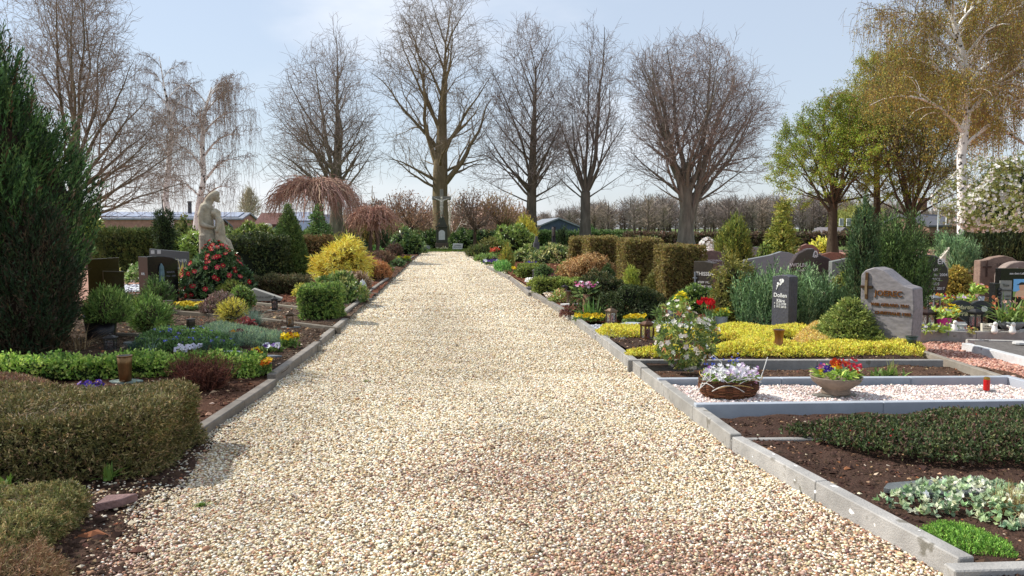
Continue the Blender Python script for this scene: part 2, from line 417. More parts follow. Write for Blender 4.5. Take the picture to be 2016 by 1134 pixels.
# ---------------------------------------------------------------- loose stones of the path
def strew(x0, x1, y0, y1, per_m2):
    n = int((x1 - x0) * (y1 - y0) * per_m2); return np.stack([rng.uniform(x0, x1, n), rng.uniform(y0, y1, n), np.zeros(n)], 1)
CREAM = [H('e3d6bb'), H('f0e9d8'), H('cfb993'), H('d8c39c'), H('b79a72'), H('a39a8c'), H('eee3cb'), H('8f7458'), H('c98f62'), H('776a5c')]
CW = [25, 19, 16, 13, 6, 7, 14, 2, 1, 1.5]
RUSTY = [H('c4a894'), H('a08070'), H('86685a'), H('a87c62'), H('d9c2a4'), H('9c8a7a'), H('e6dcc8'), H('6d5546'), H('b88f74')]
mb = MB()
for y0, y1, d, r, fine in ((3.0, 5.2, 7000, .0077, True), (5.2, 8.5, 5400, .0084, True), (8.5, 14, 3400, .0104, False), (14, 24, 1700, .0145, False), (24, 37, 950, .0195, False), (37, 53.6, 520, .026, False)):
    C = strew(-2.3 if y0 < 5 else -1.9, 2.3 if y0 < 5 else 2.16, y0, y1, d)
    if y0 < 9:
        mulch = (C[:, 1] < 5.97); C = C[~(mulch & (rng.uniform(size=len(C)) < np.clip((-1.38 - C[:, 0] + .12 * (lumpf(3, 3., 1)(C) - 1)) * 1.9, 0, .93)))]
    n = len(C); col = pick(CREAM, n, CW, .085)
    # the older reddish stones show through more towards the near end
    g = lumpf(5, 1.7, 1.)(C) - 1
    p = np.clip((6.3 - C[:, 1]) * .30, 0, .82) * np.clip(.8 + g, .2, 1.6) + np.where(np.abs(g) > .9, .10, .03)
    col *= (1 + .09 * np.clip(lumpf(15, 1., 1.)(C * (1.6, .28, 0)) - 1, -1.3, 1.3) + .05 * np.clip(lumpf(16, 3., 1.)(C) - 1, -1.3, 1.3))[:, None]; col = np.clip(col, 0, .93)
    rusty = rng.uniform(size=n) < p; col[rusty] = pick(RUSTY, int(rusty.sum()), None, .16)
    R = r * np.exp(rng.normal(0, .24, n)); C[:, 2] = R * rng.uniform(.05, .6, n) + .012 * np.abs(lumpf(8, 2.2, 1.)(C) - 1)
    pebbles(mb, C, R, col, .62, fine)
stuff(mb.build('gravel', mat('pebble', .75, .3, .12, 30), smooth=True), 'cream and tan pebbles covering the wide straight path', 'gravel')

# ---------------------------------------------------------------- soil of the beds
BROWN, RED, GREY = H('513f33', .85), H('6b4433', .85), H('6a594c', .85)
def soil(x0, x1, y0, y1, z, col, res=14, amp=.02, crumbs=900, chips=.12, cr=.012, seed=0, skew=0, skew1=0):
    o = sheet('soil', x0, x1, y0, y1, z, SOILM(), col, max(2, int((x1 - x0) * res)), max(2, int((y1 - y0) * res)), amp, 4, seed, skew, skew1); struct(o)
    C = strew(x0 + .03, x1 - .03, y0 + .03, y1 - .03, crumbs); n = len(C)
    f_ = (C[:, 0] - x0) / (x1 - x0); C[:, 0] += (skew * (1 - f_) + skew1 * f_) * (C[:, 1] - y0) / (y1 - y0)
    P = C * np.array((1, 1, 0)); C[:, 2] = z + amp * ((lumpf(seed, 4, 1)(P) - 1) * .6 + (lumpf(seed + 1, 13.2, 1)(P) - 1) * .3)
    cc = pick([col, tuple(x * .7 for x in col), tuple(x * 1.3 for x in col)], n, None, .2)
    k = rng.uniform(size=n) < chips; cc[k] = pick([H('b89a78'), H('96765a'), H('c9b8a0'), H('8a5a40')], int(k.sum()), None, .15)
    b = MB(); pebbles(b, C, cr * np.exp(rng.normal(0, .45, n)), cc, .55, False)
    return stuff(b.build('soil_crumbs', mat('crumb', .95, .1, 0)), 'dark crumbs of soil and bark chips strewn over a grave bed', 'soil crumbs')

soil(-4.6, -1.2, 2.4, 5.95, .004, H('4c3a30', .9), 12, .010, 1500, .08, .012, 21, 0, -.6)
soil(-6.6, -1.93, 5.95, 8.35, .065, H('563d30', .9), 10, .02, 1300, .09, .012, 31, 0, .15)
soil(-6.8, -1.73, 8.35, 12.9, .085, H('4f4034', .9), 8, .02, 800, .1, .014, 41)
soil(-7.2, -1.67, 12.9, 16.4, .085, H('605043', .9), 7, .02, 520, .1, .017, 51)
soil(-7.6, -1.66, 16.4, 22.5, .085, RED, 5, .02, 220, .05, .022, 61)
soil(-8.5, -1.66, 22.5, 51, .085, H('5b4334', .9), 2, .02, 40, .05, .035, 71)
soil(2.36, 6.6, 2.6, 6.12, .07, H('4b3930', .9), 14, .022, 1500, .07, .010, 91, -.3, 0)
soil(2.18, 6.0, 7.36, 8.3, .06, H('594538', .9), 10, .02, 1300, .1, .010, 101)
soil(2.2, 5.5, 8.42, 10.75, .1, H('46372e', .9), 9, .02, 900, .1, .012, 111)
soil(2.2, 7.6, 12.6, 18.6, .085, RED, 6, .02, 330, .04, .018, 121)
soil(2.18, 8.5, 18.6, 51, .085, H('6a4331', .9), 2, .02, 60, .04, .03, 131, -.42, 0)
soil(7.2, 14, 10.9, 16.5, .06, H('6a4434', .9), 3, .02, 120, .1, .018, 141)

# ---------------------------------------------------------------- kerbs and grave frames
def bar(name, label, cat, p, q, w, z0, z1, col, m, group=None, side=1, bev=.006, joints=()):
    """stone bar whose edge runs p -> q, laid to the right (side 1) or left (-1) of that line"""
    p, q = np.array(p[:2], float), np.array(q[:2], float); d = q - p; L = float(np.linalg.norm(d)); d /= L; nrmv = np.array((d[1], -d[0])) * side
    cen = (p + q) / 2 + nrmv * w / 2
    b = MB(); cuts = [0, *joints, 1]
    for a, e in zip(cuts[:-1], cuts[1:]):
        box(b, ((a + e) / 2 * L - L / 2, 0, 0), ((e - a) * L - (.004 if joints else 0), w, z1 - z0), np.array(col) * rng.uniform(.93, 1.07), bev=bev)
    o = b.build(name, m, loc=(cen[0], cen[1], z0), rotz=math.atan2(d[1], d[0]))
    return tag(o, label, cat, group)

def joints_of(p, q):
    n = int(round(np.linalg.norm((np.array(p) - np.array(q))[:2]) / 1.05)); return tuple(i / n for i in range(1, n)) if n > 1 else ()
KG = 'kerb stones along the gravel path'
KC = H('a39b90', .9)
# each row: near end and far end of the edge that meets the gravel, its top, what it lies beside
LK = [((395, 868), (546, 762), .085, 'dark weathered kerb stone by the reddish twiggy shrub', '7f7870'), ((544, 758), (632, 689), .115, 'kerb stone beside the bed of pansies and flat grey stones', '8d867d'),
      ((634, 683), (685, 638), .10, 'kerb stone beside the bare soil with the amber lantern', '9a9389'), ((673, 634), (724, 592), .125, 'kerb stone beside the clipped round box bush', '9a9389'),
      ((713, 597), (736, 577), .11, 'short kerb stone just below the white lantern', '8d867d'), ((737, 577), (768, 553), .125, 'kerb stone beside the white pointed lantern', '8d867d'),
      ((774, 534), (790, 524), .1, 'kerb stone below the orange heather carpet', '8a857c'), ((797, 521), (817, 508), .13, 'dark kerb stone beside yellow flowers before the rhododendrons', '77726b')]
for a, b_, z, lab, c in LK:
    bar('kerb_stone', lab, 'kerb', gp(*a, 0), gp(*b_, 0), .095, -.04, z, H(c, .85), CONC(), KG, -1, .008, joints_of(gp(*a, 0), gp(*b_, 0)))
RK = [((1886, 1150), (1440, 892), .12, 'long near kerb stone with white bird droppings beside the ivy', 'b0ada8', 2.0), ((1437, 888), (1262, 748), .125, 'kerb stone that carries the end of the blue granite frame', 'a5a29c', 0), ((1261, 747), (1172, 672), .13, 'pale kerb stone beside the yellow leaved bed', 'a5a29c', 0),
      ((1171, 671), (1108, 622), .125, 'kerb stone beside the grey chippings', '999690', 0), ((1107, 621), (1043, 583), .12, 'kerb stone beside the reddish mulch and vase of pink flowers', '918b83', 0), ((1040, 585), (1003, 553), .11, 'kerb stone beside the low box hedge', '8e8880', 0), ((1001, 552), (957, 529), .11, 'thin kerb stone at the bend of the bed', '8e8880', 0), ((948, 515), (932, 503), .1, 'flat pale kerb slab before the dark low bush', 'aaa49a', 0)]
for i, (a, b_, z, lab, c, _x) in enumerate(RK):
    pa, pb = gp(*a, 0), gp(*b_, 0)
    o = bar('kerb_stone', lab, 'kerb', pa, pb, .085, -.04, z, H(c, .85), CONC(), KG, 1, .006, joints_of(pa, pb) if i else (.52,))
    if i == 0:   # droppings
        L = np.linalg.norm((pb - pa)[:2])
        for t, side, s in ((.36, 0, .03), (.47, 1, .035), (.52, 0, .016), (.62, 0, .012), (.66, 1, .02), (.78, 1, .02), (.27, 0, .014), (.86, 0, .012), (.15, 1, .012)):
            d = MB(); pts = [(math.cos(k) * s * rng.uniform(.3, 1), math.sin(k) * s * rng.uniform(.25, .7)) for k in np.linspace(0, 2 * PI, 9)[:-1]]
            X = (t - .5) * L
            if side: d.faces([(X + a_, -.012 + b2, z + .0415 - 0.0) for a_, b2 in pts], [tuple(range(8))], H('f2f0ea'))
            else: d.faces([(X + a_, .0435, .1 + b2 * 1.2) for a_, b2 in pts], [tuple(range(8))[::-1]], H('f2f0ea'))
            d.build('bird_dropping', PLAIN(), o)
CG = H('9d9a95', .85)
BLU = H('b9c0c9', .85)
FG = 'stone edging bars of the grave frames'
bar('grave_edging', 'grey edging bar crossing the near corner below the green moss', 'grave edging', gp(1880, 1124, .11), gp(2150, 1116, .11), .085, 0, .11, H('b0ada8', .85), CONC(), FG, -1)
bar('grave_edging', 'low grey edging bar running under the dark cotoneaster mat', 'grave edging', gp(1440, 862, .1), gp(1900, 856, .1), .06, 0, .085, CG, CONC(), FG, -1)
SLATE = mat('blue_granite', .4, .4, .1, 5, .05, 120)
bar('grave_edging', 'blue grey granite bar at the front of the pink gravel bed', 'grave edging', gp(1370, 796, .15), gp(2180, 787, .15), .075, .0, .15, BLU, SLATE, FG, -1, .004, (.45,))
bar('grave_edging', 'blue grey granite bar behind the pink gravel bed', 'grave edging', gp(1296, 746, .14), gp(1985, 742, .14), .075, .0, .14, BLU, SLATE, FG, -1, .004, (.35, .72))
pa, pb = gp(1985, 738, .14), gp(2130, 775, .14)
bar('grave_edging', 'blue grey granite side bar of the pink gravel bed beside the reddish path', 'grave edging', pa, pb, .075, .0, .138, BLU, SLATE, FG, 1, .004)
bar('grave_edging', 'long concrete bar in front of the yellow leaved carpet', 'grave edging', gp(1236, 709, .14), gp(1858, 709, .14), .07, .0, .14, CG, CONC(), FG, -1, .005, (.22, .6))
bar('grave_edging', 'slanting concrete side bar beside the grey wavy headstone', 'grave edging', gp(1812, 690, .14), gp(1962, 738, .14), .07, .0, .137, H('948c80', .85), CONC(), FG, -1, .005)
bar('grave_edging', 'grey stone bar in front of the white marble grave', 'grave edging', gp(1806, 652, .19), gp(2200, 655, .19), .07, .0, .19, H('a8a49f', .85), CONC(), FG, -1, .005, (.3, .62))
bar('grave_edging', 'light grey bar slanting along the flat slab grave', 'grave edging', gp(1893, 675, .13), gp(2120, 731, .13), .1, .0, .13, H('cfd0d0', .85), CONC(), FG, -1, .005)
bar('grave_edging', 'pale bar at the back of the flat slab grave', 'grave edging', gp(1905, 668, .13), gp(2180, 674, .13), .07, .0, .125, H('b5b2ad', .85), CONC(), FG, -1, .005)
for a, b_, z, lab in (((1162, 641), (1300, 634), .1, 'edging strip between reddish mulch and grey chippings'), ((1034, 566), (1070, 562), .1, 'thin edging strip beside the low box hedge'), ((1076, 590), (1110, 590), .1, 'thin edging strip before the pale pebbles'), ((1115, 613), (1150, 611), .1, 'edging strip beside the white flat stone'), ((972, 528), (994, 524), .11, 'grey edging bar at the bend of the path'), ((940, 503), (975, 500), .1, 'pale bar behind the flat kerb slab'), ((956, 517), (994, 513), .12, 'dark bar below the violet and white flowers')):
    bar('grave_edging', lab, 'grave edging', gp(*a, z), gp(*b_, z), .06, 0, z, CG, CONC(), FG, -1)
for a, b_, z, lab, c in (((478, 622), (664, 645), .12, 'long grey edging bar behind the amber lantern', '7c7468'), ((300, 608), (440, 620), .15, 'low brown wall bar below the yellow pansies', '776d5f'), ((365, 589), (478, 596), .14, 'stone bar below the red camellia', '8b8374'), ((490, 594), (590, 604), .14, 'stone bar behind the small black lantern', '8b8374'),
                   ((222, 656), (312, 657), .13, 'pale bar beside the black planter', '8a8273'), ((425, 664), (560, 672), .1, 'low edging strip behind the dark red pansies', '8d8678'), ((575, 677), (626, 681), .09, 'thin strip beside the yellow and brown pansies', '8d8678'), ((200, 583), (285, 577), .12, 'grey bar in front of the white pebbles', '8f8a84'), ((225, 560), (290, 559), .14, 'dark bar behind the white pebbles', '6e6a66'), ((655, 602), (712, 597), .1, 'dark edging strip below the leafy shrub', '5e564c'), ((690, 575), (740, 577), .1, 'edging strip carrying the white lantern', '7d766a')):
    bar('grave_edging', lab, 'grave edging', gp(*a, z), gp(*b_, z), .07, 0, z, H(c, .85), CONC(), FG, -1)

# ---------------------------------------------------------------- ornamental chippings
def chip_bed(poly, z, per, r, cols, label, seed=0, m=None, base=None):
    xs, ys = [p[0] for p in poly], [p[1] for p in poly]
    C = strew(min(xs), max(xs), min(ys), max(ys), per)
    ins = np.zeros(len(C), bool); n = len(poly)
    for i in range(n):
        (x1, y1), (x2, y2) = poly[i][:2], poly[(i + 1) % n][:2]
        c = ((y1 > C[:, 1]) != (y2 > C[:, 1])) & (C[:, 0] < (x2 - x1) * (C[:, 1] - y1) / (y2 - y1 + 1e-12) + x1); ins ^= c
    C = C[ins]; n = len(C); R = r * np.exp(rng.normal(0, .25, n)); C[:, 2] = z + R * rng.uniform(0, .8, n) + .008 * (lumpf(seed, 5, 1)(C) - 1)
    b = MB()
    b.faces([(p[0], p[1], z) for p in poly], [tuple(range(len(poly)))], base or cols[0])
    pebbles(b, C, R, pick(cols, n, None, .1), .6, r < .02)
    return stuff(b.build('chippings', mat('pebble', .75, .3, .12, 30), smooth=True), label, 'gravel')
chip_bed([gp(1320, 757, .1), gp(1975, 757, .1), gp(2090, 784, .1), gp(2100, 795, .1), gp(1385, 802, .1)], .085, 4200, .010, [H('dccdc4'), H('e8ddd6'), H('c9b0a6'), H('d4c1b6'), H('b8a9a2'), H('efe9e4')], 'pale pink chippings filling the blue granite frame')
chip_bed([gp(1150, 640, .1), gp(1300, 633, .1), gp(1490, 632, .1), gp(1560, 640, .1), gp(1560, 650, .1), gp(1200, 668, .1), gp(1185, 668, .1)], .085, 1700, .015, [H('c2c4ca'), H('dcdde0'), H('9a9ca4'), H('b0b2ba')], 'grey and white chippings behind the yellow leaved bed')
chip_bed([gp(215, 566, .1), gp(288, 562, .1), gp(290, 574, .1), gp(215, 576, .1)], .1, 260, .04, [H('e8e8ea'), H('d4d4d8'), H('8c8c94'), H('f4f4f2')], 'white pebbles on the grave beside the black headstone')
chip_bed([gp(1037, 548, .1), gp(1100, 548, .1), gp(1092, 556, .1), gp(1034, 555, .1)], .1, 500, .03, [H('efece6'), H('dcd6cc')], 'white pebbles around the square lantern')
chip_bed([gp(1070, 578, .1), gp(1108, 574, .1), gp(1114, 586, .1), gp(1078, 586, .1)], .1, 160, .035, [H('e0d6c4'), H('cbb79a'), H('b7a48a')], 'cream pebbles lying on the mulch')
chip_bed([gp(492, 551, .3), gp(600, 550, .3), gp(604, 557, .3), gp(490, 559, .3)], .12, 300, .03, [H('b7ab9b'), H('8f8474'), H('d4cabb')], 'brownish pebbles behind the long low hedge')
chip_bed([gp(1822, 664, .05), gp(2060, 667, .05), gp(2060, 690, .05), gp(2100, 800, .05), gp(1995, 745, .05), gp(1870, 705, .05), gp(1828, 690, .05)], .035, 2200, .013, [H('bb8c79'), H('a97864'), H('caa08c'), H('94685a'), H('c9a898')], 'reddish chippings of the side path beside the blue granite frame')
n = 700; C = np.stack([rng.uniform(-1.5, 1.9, n), rng.uniform(3.3, 16, n), rng.uniform(.012, .024, n)], 1); b = MB()
kites(b, C, nrm(rnd3(n) * (1, 1, .12)), nrm(rnd3(n) * .25 + (0, 0, 1)), rng.uniform(.012, .035, n), .008, pick([H('6a4c34'), H('4a3626'), H('8a6a48'), H('5f6a34')], n)); stuff(b.build('litter', TWIG()), 'small dry leaf bits and twigs lying on the gravel', 'leaf litter')
# short turf blades at the end of the path
C = strew(-5, 7, 53.8, 60, 420); C[:, 2] = .05
mb = MB(); blades(mb, C, .09, .03, pick([H('7f9a3f', .8), H('5f7d2e', .8), H('94a34a', .8)], len(C)), .6); stuff(mb.build('grass', LEAF()), 'short mown grass strip across the end of the path', 'grass')
# ---------------------------------------------------------------- bare and leafy trees
class Tree:
    """branches grown inside an outline: env = [(z, reach to -x, reach to +x)...] in metres"""
    def __init__(s, env, seed, depth=1.0, lean=0.0):
        s.R = random.Random(seed); s.z = [e[0] for e in env]; s.l = [e[1] for e in env]; s.r = [e[2] for e in env]; s.depth = depth
        s.lines = []; s.tips = []; s.ph = [s.R.uniform(0, 6.28) for _ in range(6)]
    def reach(s, x, y, z):
        if z <= s.z[0] or z >= s.z[-1]: return 0.0
        l, r = np.interp(z, s.z, s.l), np.interp(z, s.z, s.r); a = math.atan2(y, x); t = .5 + .5 * math.cos(a)
        e = l + (r - l) * t; e *= 1 - (1 - s.depth) * abs(math.sin(a))
        return e * (1 + .13 * math.sin(a * 3 + z * .7 + s.ph[0]) + .11 * math.sin(a * 5 - z * 1.3 + s.ph[1]) + .10 * math.sin(z * 2.3 + a * 7 + s.ph[2]))
    def grow(s, p, d, r, level, maxlen, cfg):
        R = s.R; st = cfg['step'][level]; pts = [p]; dirs = [d]; L = 0.0; wob = cfg['wob'][level]; up = cfg['up'][level]
        x, y, z = p; dx, dy, dz = d; kids = []; been = s.reach(x, y, z) > math.hypot(x, y)
        while L < maxlen:
            dx += R.gauss(0, wob); dy += R.gauss(0, wob); dz += R.gauss(0, wob) + up * st
            n = math.sqrt(dx * dx + dy * dy + dz * dz); dx /= n; dy /= n; dz /= n
            x += dx * st; y += dy * st; z += dz * st; L += st
            ins = math.hypot(x, y) < s.reach(x, y, z)
            if (been or L > 4.5) and not ins and (level < 3 or R.random() < .55): break
            been = been or ins
            pts.append((x, y, z)); dirs.append((dx, dy, dz))
        m = len(pts) - 1; L = m * st
        rad = [max(cfg['rmin'], r * (1 - .9 * (i / max(m, 1)) ** .8)) for i in range(m + 1)]
        nxt = L * cfg['first'][level] * R.uniform(.6, 1.2)
        while nxt < L and level < cfg['levels']:
            i = min(m, int(nxt / st) + 1); kids.append((i, dirs[i], nxt)); nxt += cfg['gap'][level] * R.uniform(.6, 1.4)
        if len(pts) < 2: return
        if level >= cfg['levels']: rad[-1] *= .6
        s.lines.append((pts, rad, level))
        if level >= cfg['levels'] - 1: s.tips.append((pts[-1], (dx, dy, dz), level))
        g = R.uniform(0, 6.28)
        for i, (bx, by, bz), l in kids:
            g += 2.4 + R.uniform(-.6, .6); an = math.radians(R.uniform(*cfg['ang'][level]))
            b = Vector((bx, by, bz)); o = b.orthogonal().normalized(); o.rotate(Matrix.Rotation(g, 3, b)); c = b * math.cos(an) + o * math.sin(an)
            rem = L - l
            cl = cfg['len'][level] * R.uniform(.55, 1.15) if level == 0 else max(cfg['minlen'][level], min(cfg['len'][level] * R.uniform(.5, 1.2), (rem + st * 2) * R.uniform(.6, 1.1)))
            cr = max(cfg['rmin'], min(rad[i] * cfg['rk'][level] * R.uniform(.7, 1.1), cl * .03 + cfg['rmin']))
            s.grow(pts[i], (c.x, c.y, c.z), cr, level + 1, cl, cfg)
    def mesh(s, levels, sides, cols):
        """tubes of the branches of some levels; cols = colour per level"""
        mb = MB(); by = {}
        for pts, rad, lv in s.lines:
            if lv in levels: by.setdefault((len(pts), sides[lv]), []).append((pts, rad, lv))
        for (n, k), v in by.items():
            c = np.array([cols[x[2]] for x in v]) * np.exp(rng.normal(0, .1, (len(v), 1)))
            tubes(mb, np.array([x[0] for x in v]), np.array([x[1] for x in v]), k, np.clip(c, 0, .9))
        return mb

CFG = dict(levels=4, step=(.9, .7, .5, .34, .22), wob=(.03, .07, .10, .13, .16), up=(.0, .10, .07, .03, .0), first=(.1, .18, .15, .15, .3), gap=(.55, .75, .5, .33, .3),
           ang=((32, 55), (28, 50), (28, 55), (28, 60), (30, 60)), len=(9, 4.6, 2.3, 1.0, .5), minlen=(0, .8, .5, .4, .3), rk=(.5, .55, .6, .6, .6), rmin=.011)

def bare_tree(name, label, pos, trunk, env, seed, cfg, bark='5d5347', twig='5e4d42', limbs=(), group='bare trees standing behind the cross', flare=1.25, depth=.9, moss=None):
    """trunk = [(x, y, z, r)...]; limbs = main limbs starting on the trunk: (z, azimuth, tilt from the vertical, length, radius)"""
    o = thing(name, label, 'tree', pos, group=group)
    t = Tree(env, seed, depth)
    P = np.array([q[:3] for q in trunk], float); Rr = np.array([q[3] for q in trunk])
    c = dict(CFG); c.update(cfg); zs = P[:, 2]
    R = t.R
    if cfg.get('leader'):     # a leader that carries limbs all the way up
        a, b, n, r0, r1 = cfg['leader']  # from z a to z b
        az = R.uniform(0, 6)
        for i in range(n):
            f = (i + R.uniform(-.3, .3)) / n; f = min(max(f, 0), 1); z = a + (b - a) * f; az += 2.4 + R.uniform(-.4, .4)
            p = [np.interp(z, zs, P[:, k]) for k in range(2)] + [z]; tilt = math.radians(np.interp(f, (0, 1), cfg.get('tilt', (62, 26))) + R.uniform(-7, 7))
            d = (math.cos(az) * math.sin(tilt), math.sin(az) * math.sin(tilt), math.cos(tilt))
            t.grow(tuple(p), d, np.interp(f, (0, 1), (r0, r1)) * R.uniform(.5, .85), 1, 30, c)
    for z, az, tilt, ln, r in limbs:
        p = tuple(np.interp(z, zs, P[:, k]) for k in range(2)) + (z,); a, q = math.radians(az), math.radians(tilt)
        t.grow(p, (math.sin(a) * math.sin(q), -math.cos(a) * math.sin(q), math.cos(q)), r * .72, 1, ln, c)
    tm = MB(); Rf = Rr.copy(); Rf[0] *= flare
    tubes(tm, P, Rf, 14, H(bark, 1.0)); tm.build('trunk', BARK(), o, True)
    b = H(bark, 1.1); w = H(twig, 1.4); mid = tuple((x + y) / 2 for x, y in zip(b, w))
    t.mesh((0, 1, 2), {0: 8, 1: 7, 2: 5}, {0: b, 1: b, 2: mid}).build('limbs', BARK(), o, True)
    t.mesh((3, 4, 5), {3: 4, 4: 3, 5: 3}, {3: mid, 4: w, 5: w}).build('crown', TWIG(), o)
    return o, t

def line_pts(*q): return [tuple(x) for x in q]

def env_px(rows, vb, k):
    """outline read as (v, px to the left, px to the right) of the trunk; k = metres per pixel"""
    return sorted([((vb - v) * k, l * k, r * k) for v, l, r in rows])

Y1 = 60.0
def k_at(u, y): return mpp(at(u, 480, y))
def base_at(u, y): p = at(u, 480, y); return (p[0], y, 0.0)
# the row of tall trees behind the cross ------------------------------------------------
k = k_at(663, 62); vb = 450 + 1.6 / k
bare_tree('lime_tree', 'bare lime tree behind the round weeping tree', base_at(663, 62), [(0, 0, 0, .6), (0, 0, 2.5, .48), (.05, 0, 4.5, .43), (.15, 0, 7, .3), (.2, .1, 10, .16), (.2, 0, 13.2, .03)],
          env_px([(64, 14, 20), (90, 48, 42), (150, 82, 60), (220, 116, 72), (290, 132, 78), (345, 124, 76), (380, 96, 66), (405, 50, 36)], vb, k), 3,
          dict(leader=(4.6, 13, 18, .15, .07), tilt=(66, 26), up=(0, .035, .05, .02, -.02), gap=(.6, .76, .48, .29, .3), levels=4, rmin=.0085, ang=((32, 55), (30, 58), (30, 58), (28, 60), (30, 60))), bark='6f675a', twig='7d7068',
          limbs=[(4.2, 268, 34, 16, .28), (4.6, 80, 22, 16, .28), (5.0, 285, 16, 16, .26), (5.4, 60, 10, 15, .22), (4.0, 262, 54, 13, .22), (3.8, 95, 48, 10, .2), (3.6, 275, 72, 11, .16), (3.6, 80, 70, 8, .14), (4.4, 180, 46, 11, .2), (4.3, 0, 46, 11, .2), (3.9, 310, 62, 11, .18), (4.1, 235, 62, 11, .18), (4.7, 330, 34, 14, .2), (4.8, 120, 34, 13, .2), (5.8, 255, 42, 14, .22), (6.2, 85, 38, 12, .2), (6.8, 272, 28, 13, .2)])
k = k_at(868, 64); vb = 450 + 1.6 / k
bare_tree('oak_tree', 'tallest bare oak with a thick forked trunk behind the stone cross', base_at(868, 64), [(0, 0, 0, .8), (0, 0, 2, .66), (-.05, 0, 4.2, .62), (0, 0, 6.2, .6), (.1, .1, 8.3, .46), (.2, .2, 11, .34), (.4, .1, 14, .16), (.5, 0, 16.6, .04)],
          env_px([(0, 30, 60), (25, 75, 90), (90, 125, 118), (150, 150, 122), (230, 140, 126), (300, 128, 118), (335, 92, 90), (365, 60, 50), (385, 30, 30)], vb, k), 8,
          dict(gap=(.7, .85, .52, .28, .36), rmin=.009, wob=(.04, .12, .17, .2, .2), len=(9, 5.2, 2.5, 1.15, .5), up=(0, .05, .05, .02, .0)), bark='786b52', twig='75685c', depth=.8,
          limbs=[(4.9, 78, 42, 15, .42), (5.2, 265, 58, 11, .24), (6.3, 280, 30, 15, .34), (6.8, 60, 20, 15, .28), (7.6, 250, 40, 13, .26), (8.0, 100, 36, 13, .26), (8.6, 200, 25, 12, .25), (9.4, 300, 26, 12, .24), (10, 20, 34, 11, .22), (11, 130, 28, 10, .2),
                 (12, 240, 30, 9, .18), (13, 70, 28, 8, .16), (14, 320, 26, 7, .14), (14.5, 170, 22, 6, .12), (15.5, 80, 22, 5, .1), (16.2, 270, 20, 5, .1), (16.4, 20, 16, 5, .1), (4.6, 290, 66, 9, .2), (6.0, 95, 64, 10, .2), (5.8, 190, 55, 9, .22), (6.4, 350, 55, 9, .22)])
k = k_at(1046, 62); vb = 450 + 1.6 / k
bare_tree('lime_tree', 'slim bare lime tree with a single leader between the oak and the wide tree', base_at(1046, 62), [(0, 0, 0, .48), (0, 0, 3, .4), (.05, 0, 5.5, .34), (.15, 0, 9, .22), (.3, .1, 12, .11), (.35, 0, 14.5, .03)],
          env_px([(30, 12, 16), (56, 36, 38), (110, 60, 60), (190, 82, 76), (260, 100, 82), (330, 108, 90), (372, 96, 86), (402, 56, 56)], vb, k), 21,
          dict(leader=(4.4, 14.4, 26, .16, .07), tilt=(60, 24), up=(0, .05, .05, .0, -.03), gap=(.6, .72, .46, .27, .3), rmin=.0088), bark='665d52', twig='7a6d66',
          limbs=[(4.2, 262, 36, 15, .22), (4.6, 85, 34, 15, .22), (5.2, 280, 20, 15, .18), (4.0, 275, 60, 10, .15), (3.9, 80, 62, 10, .14), (4.6, 190, 30, 13, .16), (4.8, 10, 30, 13, .16), (4.2, 320, 46, 11, .16), (4.3, 130, 46, 11, .16), (3.6, 255, 70, 8, .1), (3.6, 100, 70, 8, .1)])
k = k_at(1152, 60); vb = 450 + 1.6 / k
bare_tree('lime_tree', 'bare lime tree forked low into two upright stems', base_at(1152, 60), [(0, 0, 0, .46), (0, 0, 2.2, .38), (.0, 0, 4.4, .36)],
          env_px([(52, 24, 10), (80, 52, 60), (160, 62, 80), (240, 70, 84), (310, 84, 84), (360, 80, 74), (395, 45, 40)], vb, k), 33,
          dict(gap=(.6, .72, .46, .27, .3), rmin=.0086, up=(0, .015, .07, .03, -.03), ang=((30, 50), (22, 42), (26, 50), (28, 58), (30, 60))), bark='666058', twig='786c66',
          limbs=[(4.0, 275, 17, 17, .25), (4.2, 80, 15, 17, .3), (4.2, 10, 13, 15, .2), (4.3, 190, 14, 15, .2), (4.1, 110, 34, 10, .14), (4.0, 260, 38, 10, .14), (3.8, 95, 52, 7, .1), (3.7, 280, 56, 7, .1), (4.3, 60, 24, 14, .18), (4.2, 300, 22, 14, .18), (4.3, 150, 26, 12, .16), (4.0, 330, 32, 10, .14)])
k = k_at(1350, 58); vb = 450 + 1.6 / k
bare_tree('maple_tree', 'broad bare maple with several trunks and a wide rounded crown', base_at(1350, 58), [(0, 0, 0, .8), (0, 0, .8, .64), (0, 0, 2.2, .52), (.05, 0, 4.2, .4), (.1, 0, 6, .1)],
          env_px([(80, 40, 40), (100, 85, 85), (150, 108, 140), (220, 118, 170), (280, 122, 182), (330, 118, 172), (370, 100, 130), (400, 60, 60)], vb, k), 47,
          dict(gap=(.6, .76, .46, .26, .28), len=(9, 5.6, 2.6, 1.1, .5), up=(0, .04, .05, .02, .0), wob=(.03, .06, .1, .14, .16), rmin=.009), bark='757064', twig='7d706a', flare=1.1,
          limbs=[(.6, 272, 7, 17, .5), (.8, 84, 12, 17, .56), (3.0, 20, 8, 16, .4), (3.4, 200, 14, 15, .3), (3.3, 95, 36, 15, .34), (3.6, 265, 34, 13, .3), (4.0, 60, 28, 14, .28), (4.2, 300, 26, 14, .26), (3.9, 140, 36, 13, .24), (4.4, 330, 36, 13, .24), (3.4, 88, 54, 13, .26), (3.8, 272, 56, 10, .2), (4.6, 230, 34, 12, .22), (3.2, 80, 70, 11, .17), (3.5, 282, 72, 9, .14), (4.9, 85, 44, 12, .2), (5.2, 275, 46, 10, .18), (5.4, 40, 20, 13, .22)])
k = k_at(165, 34)
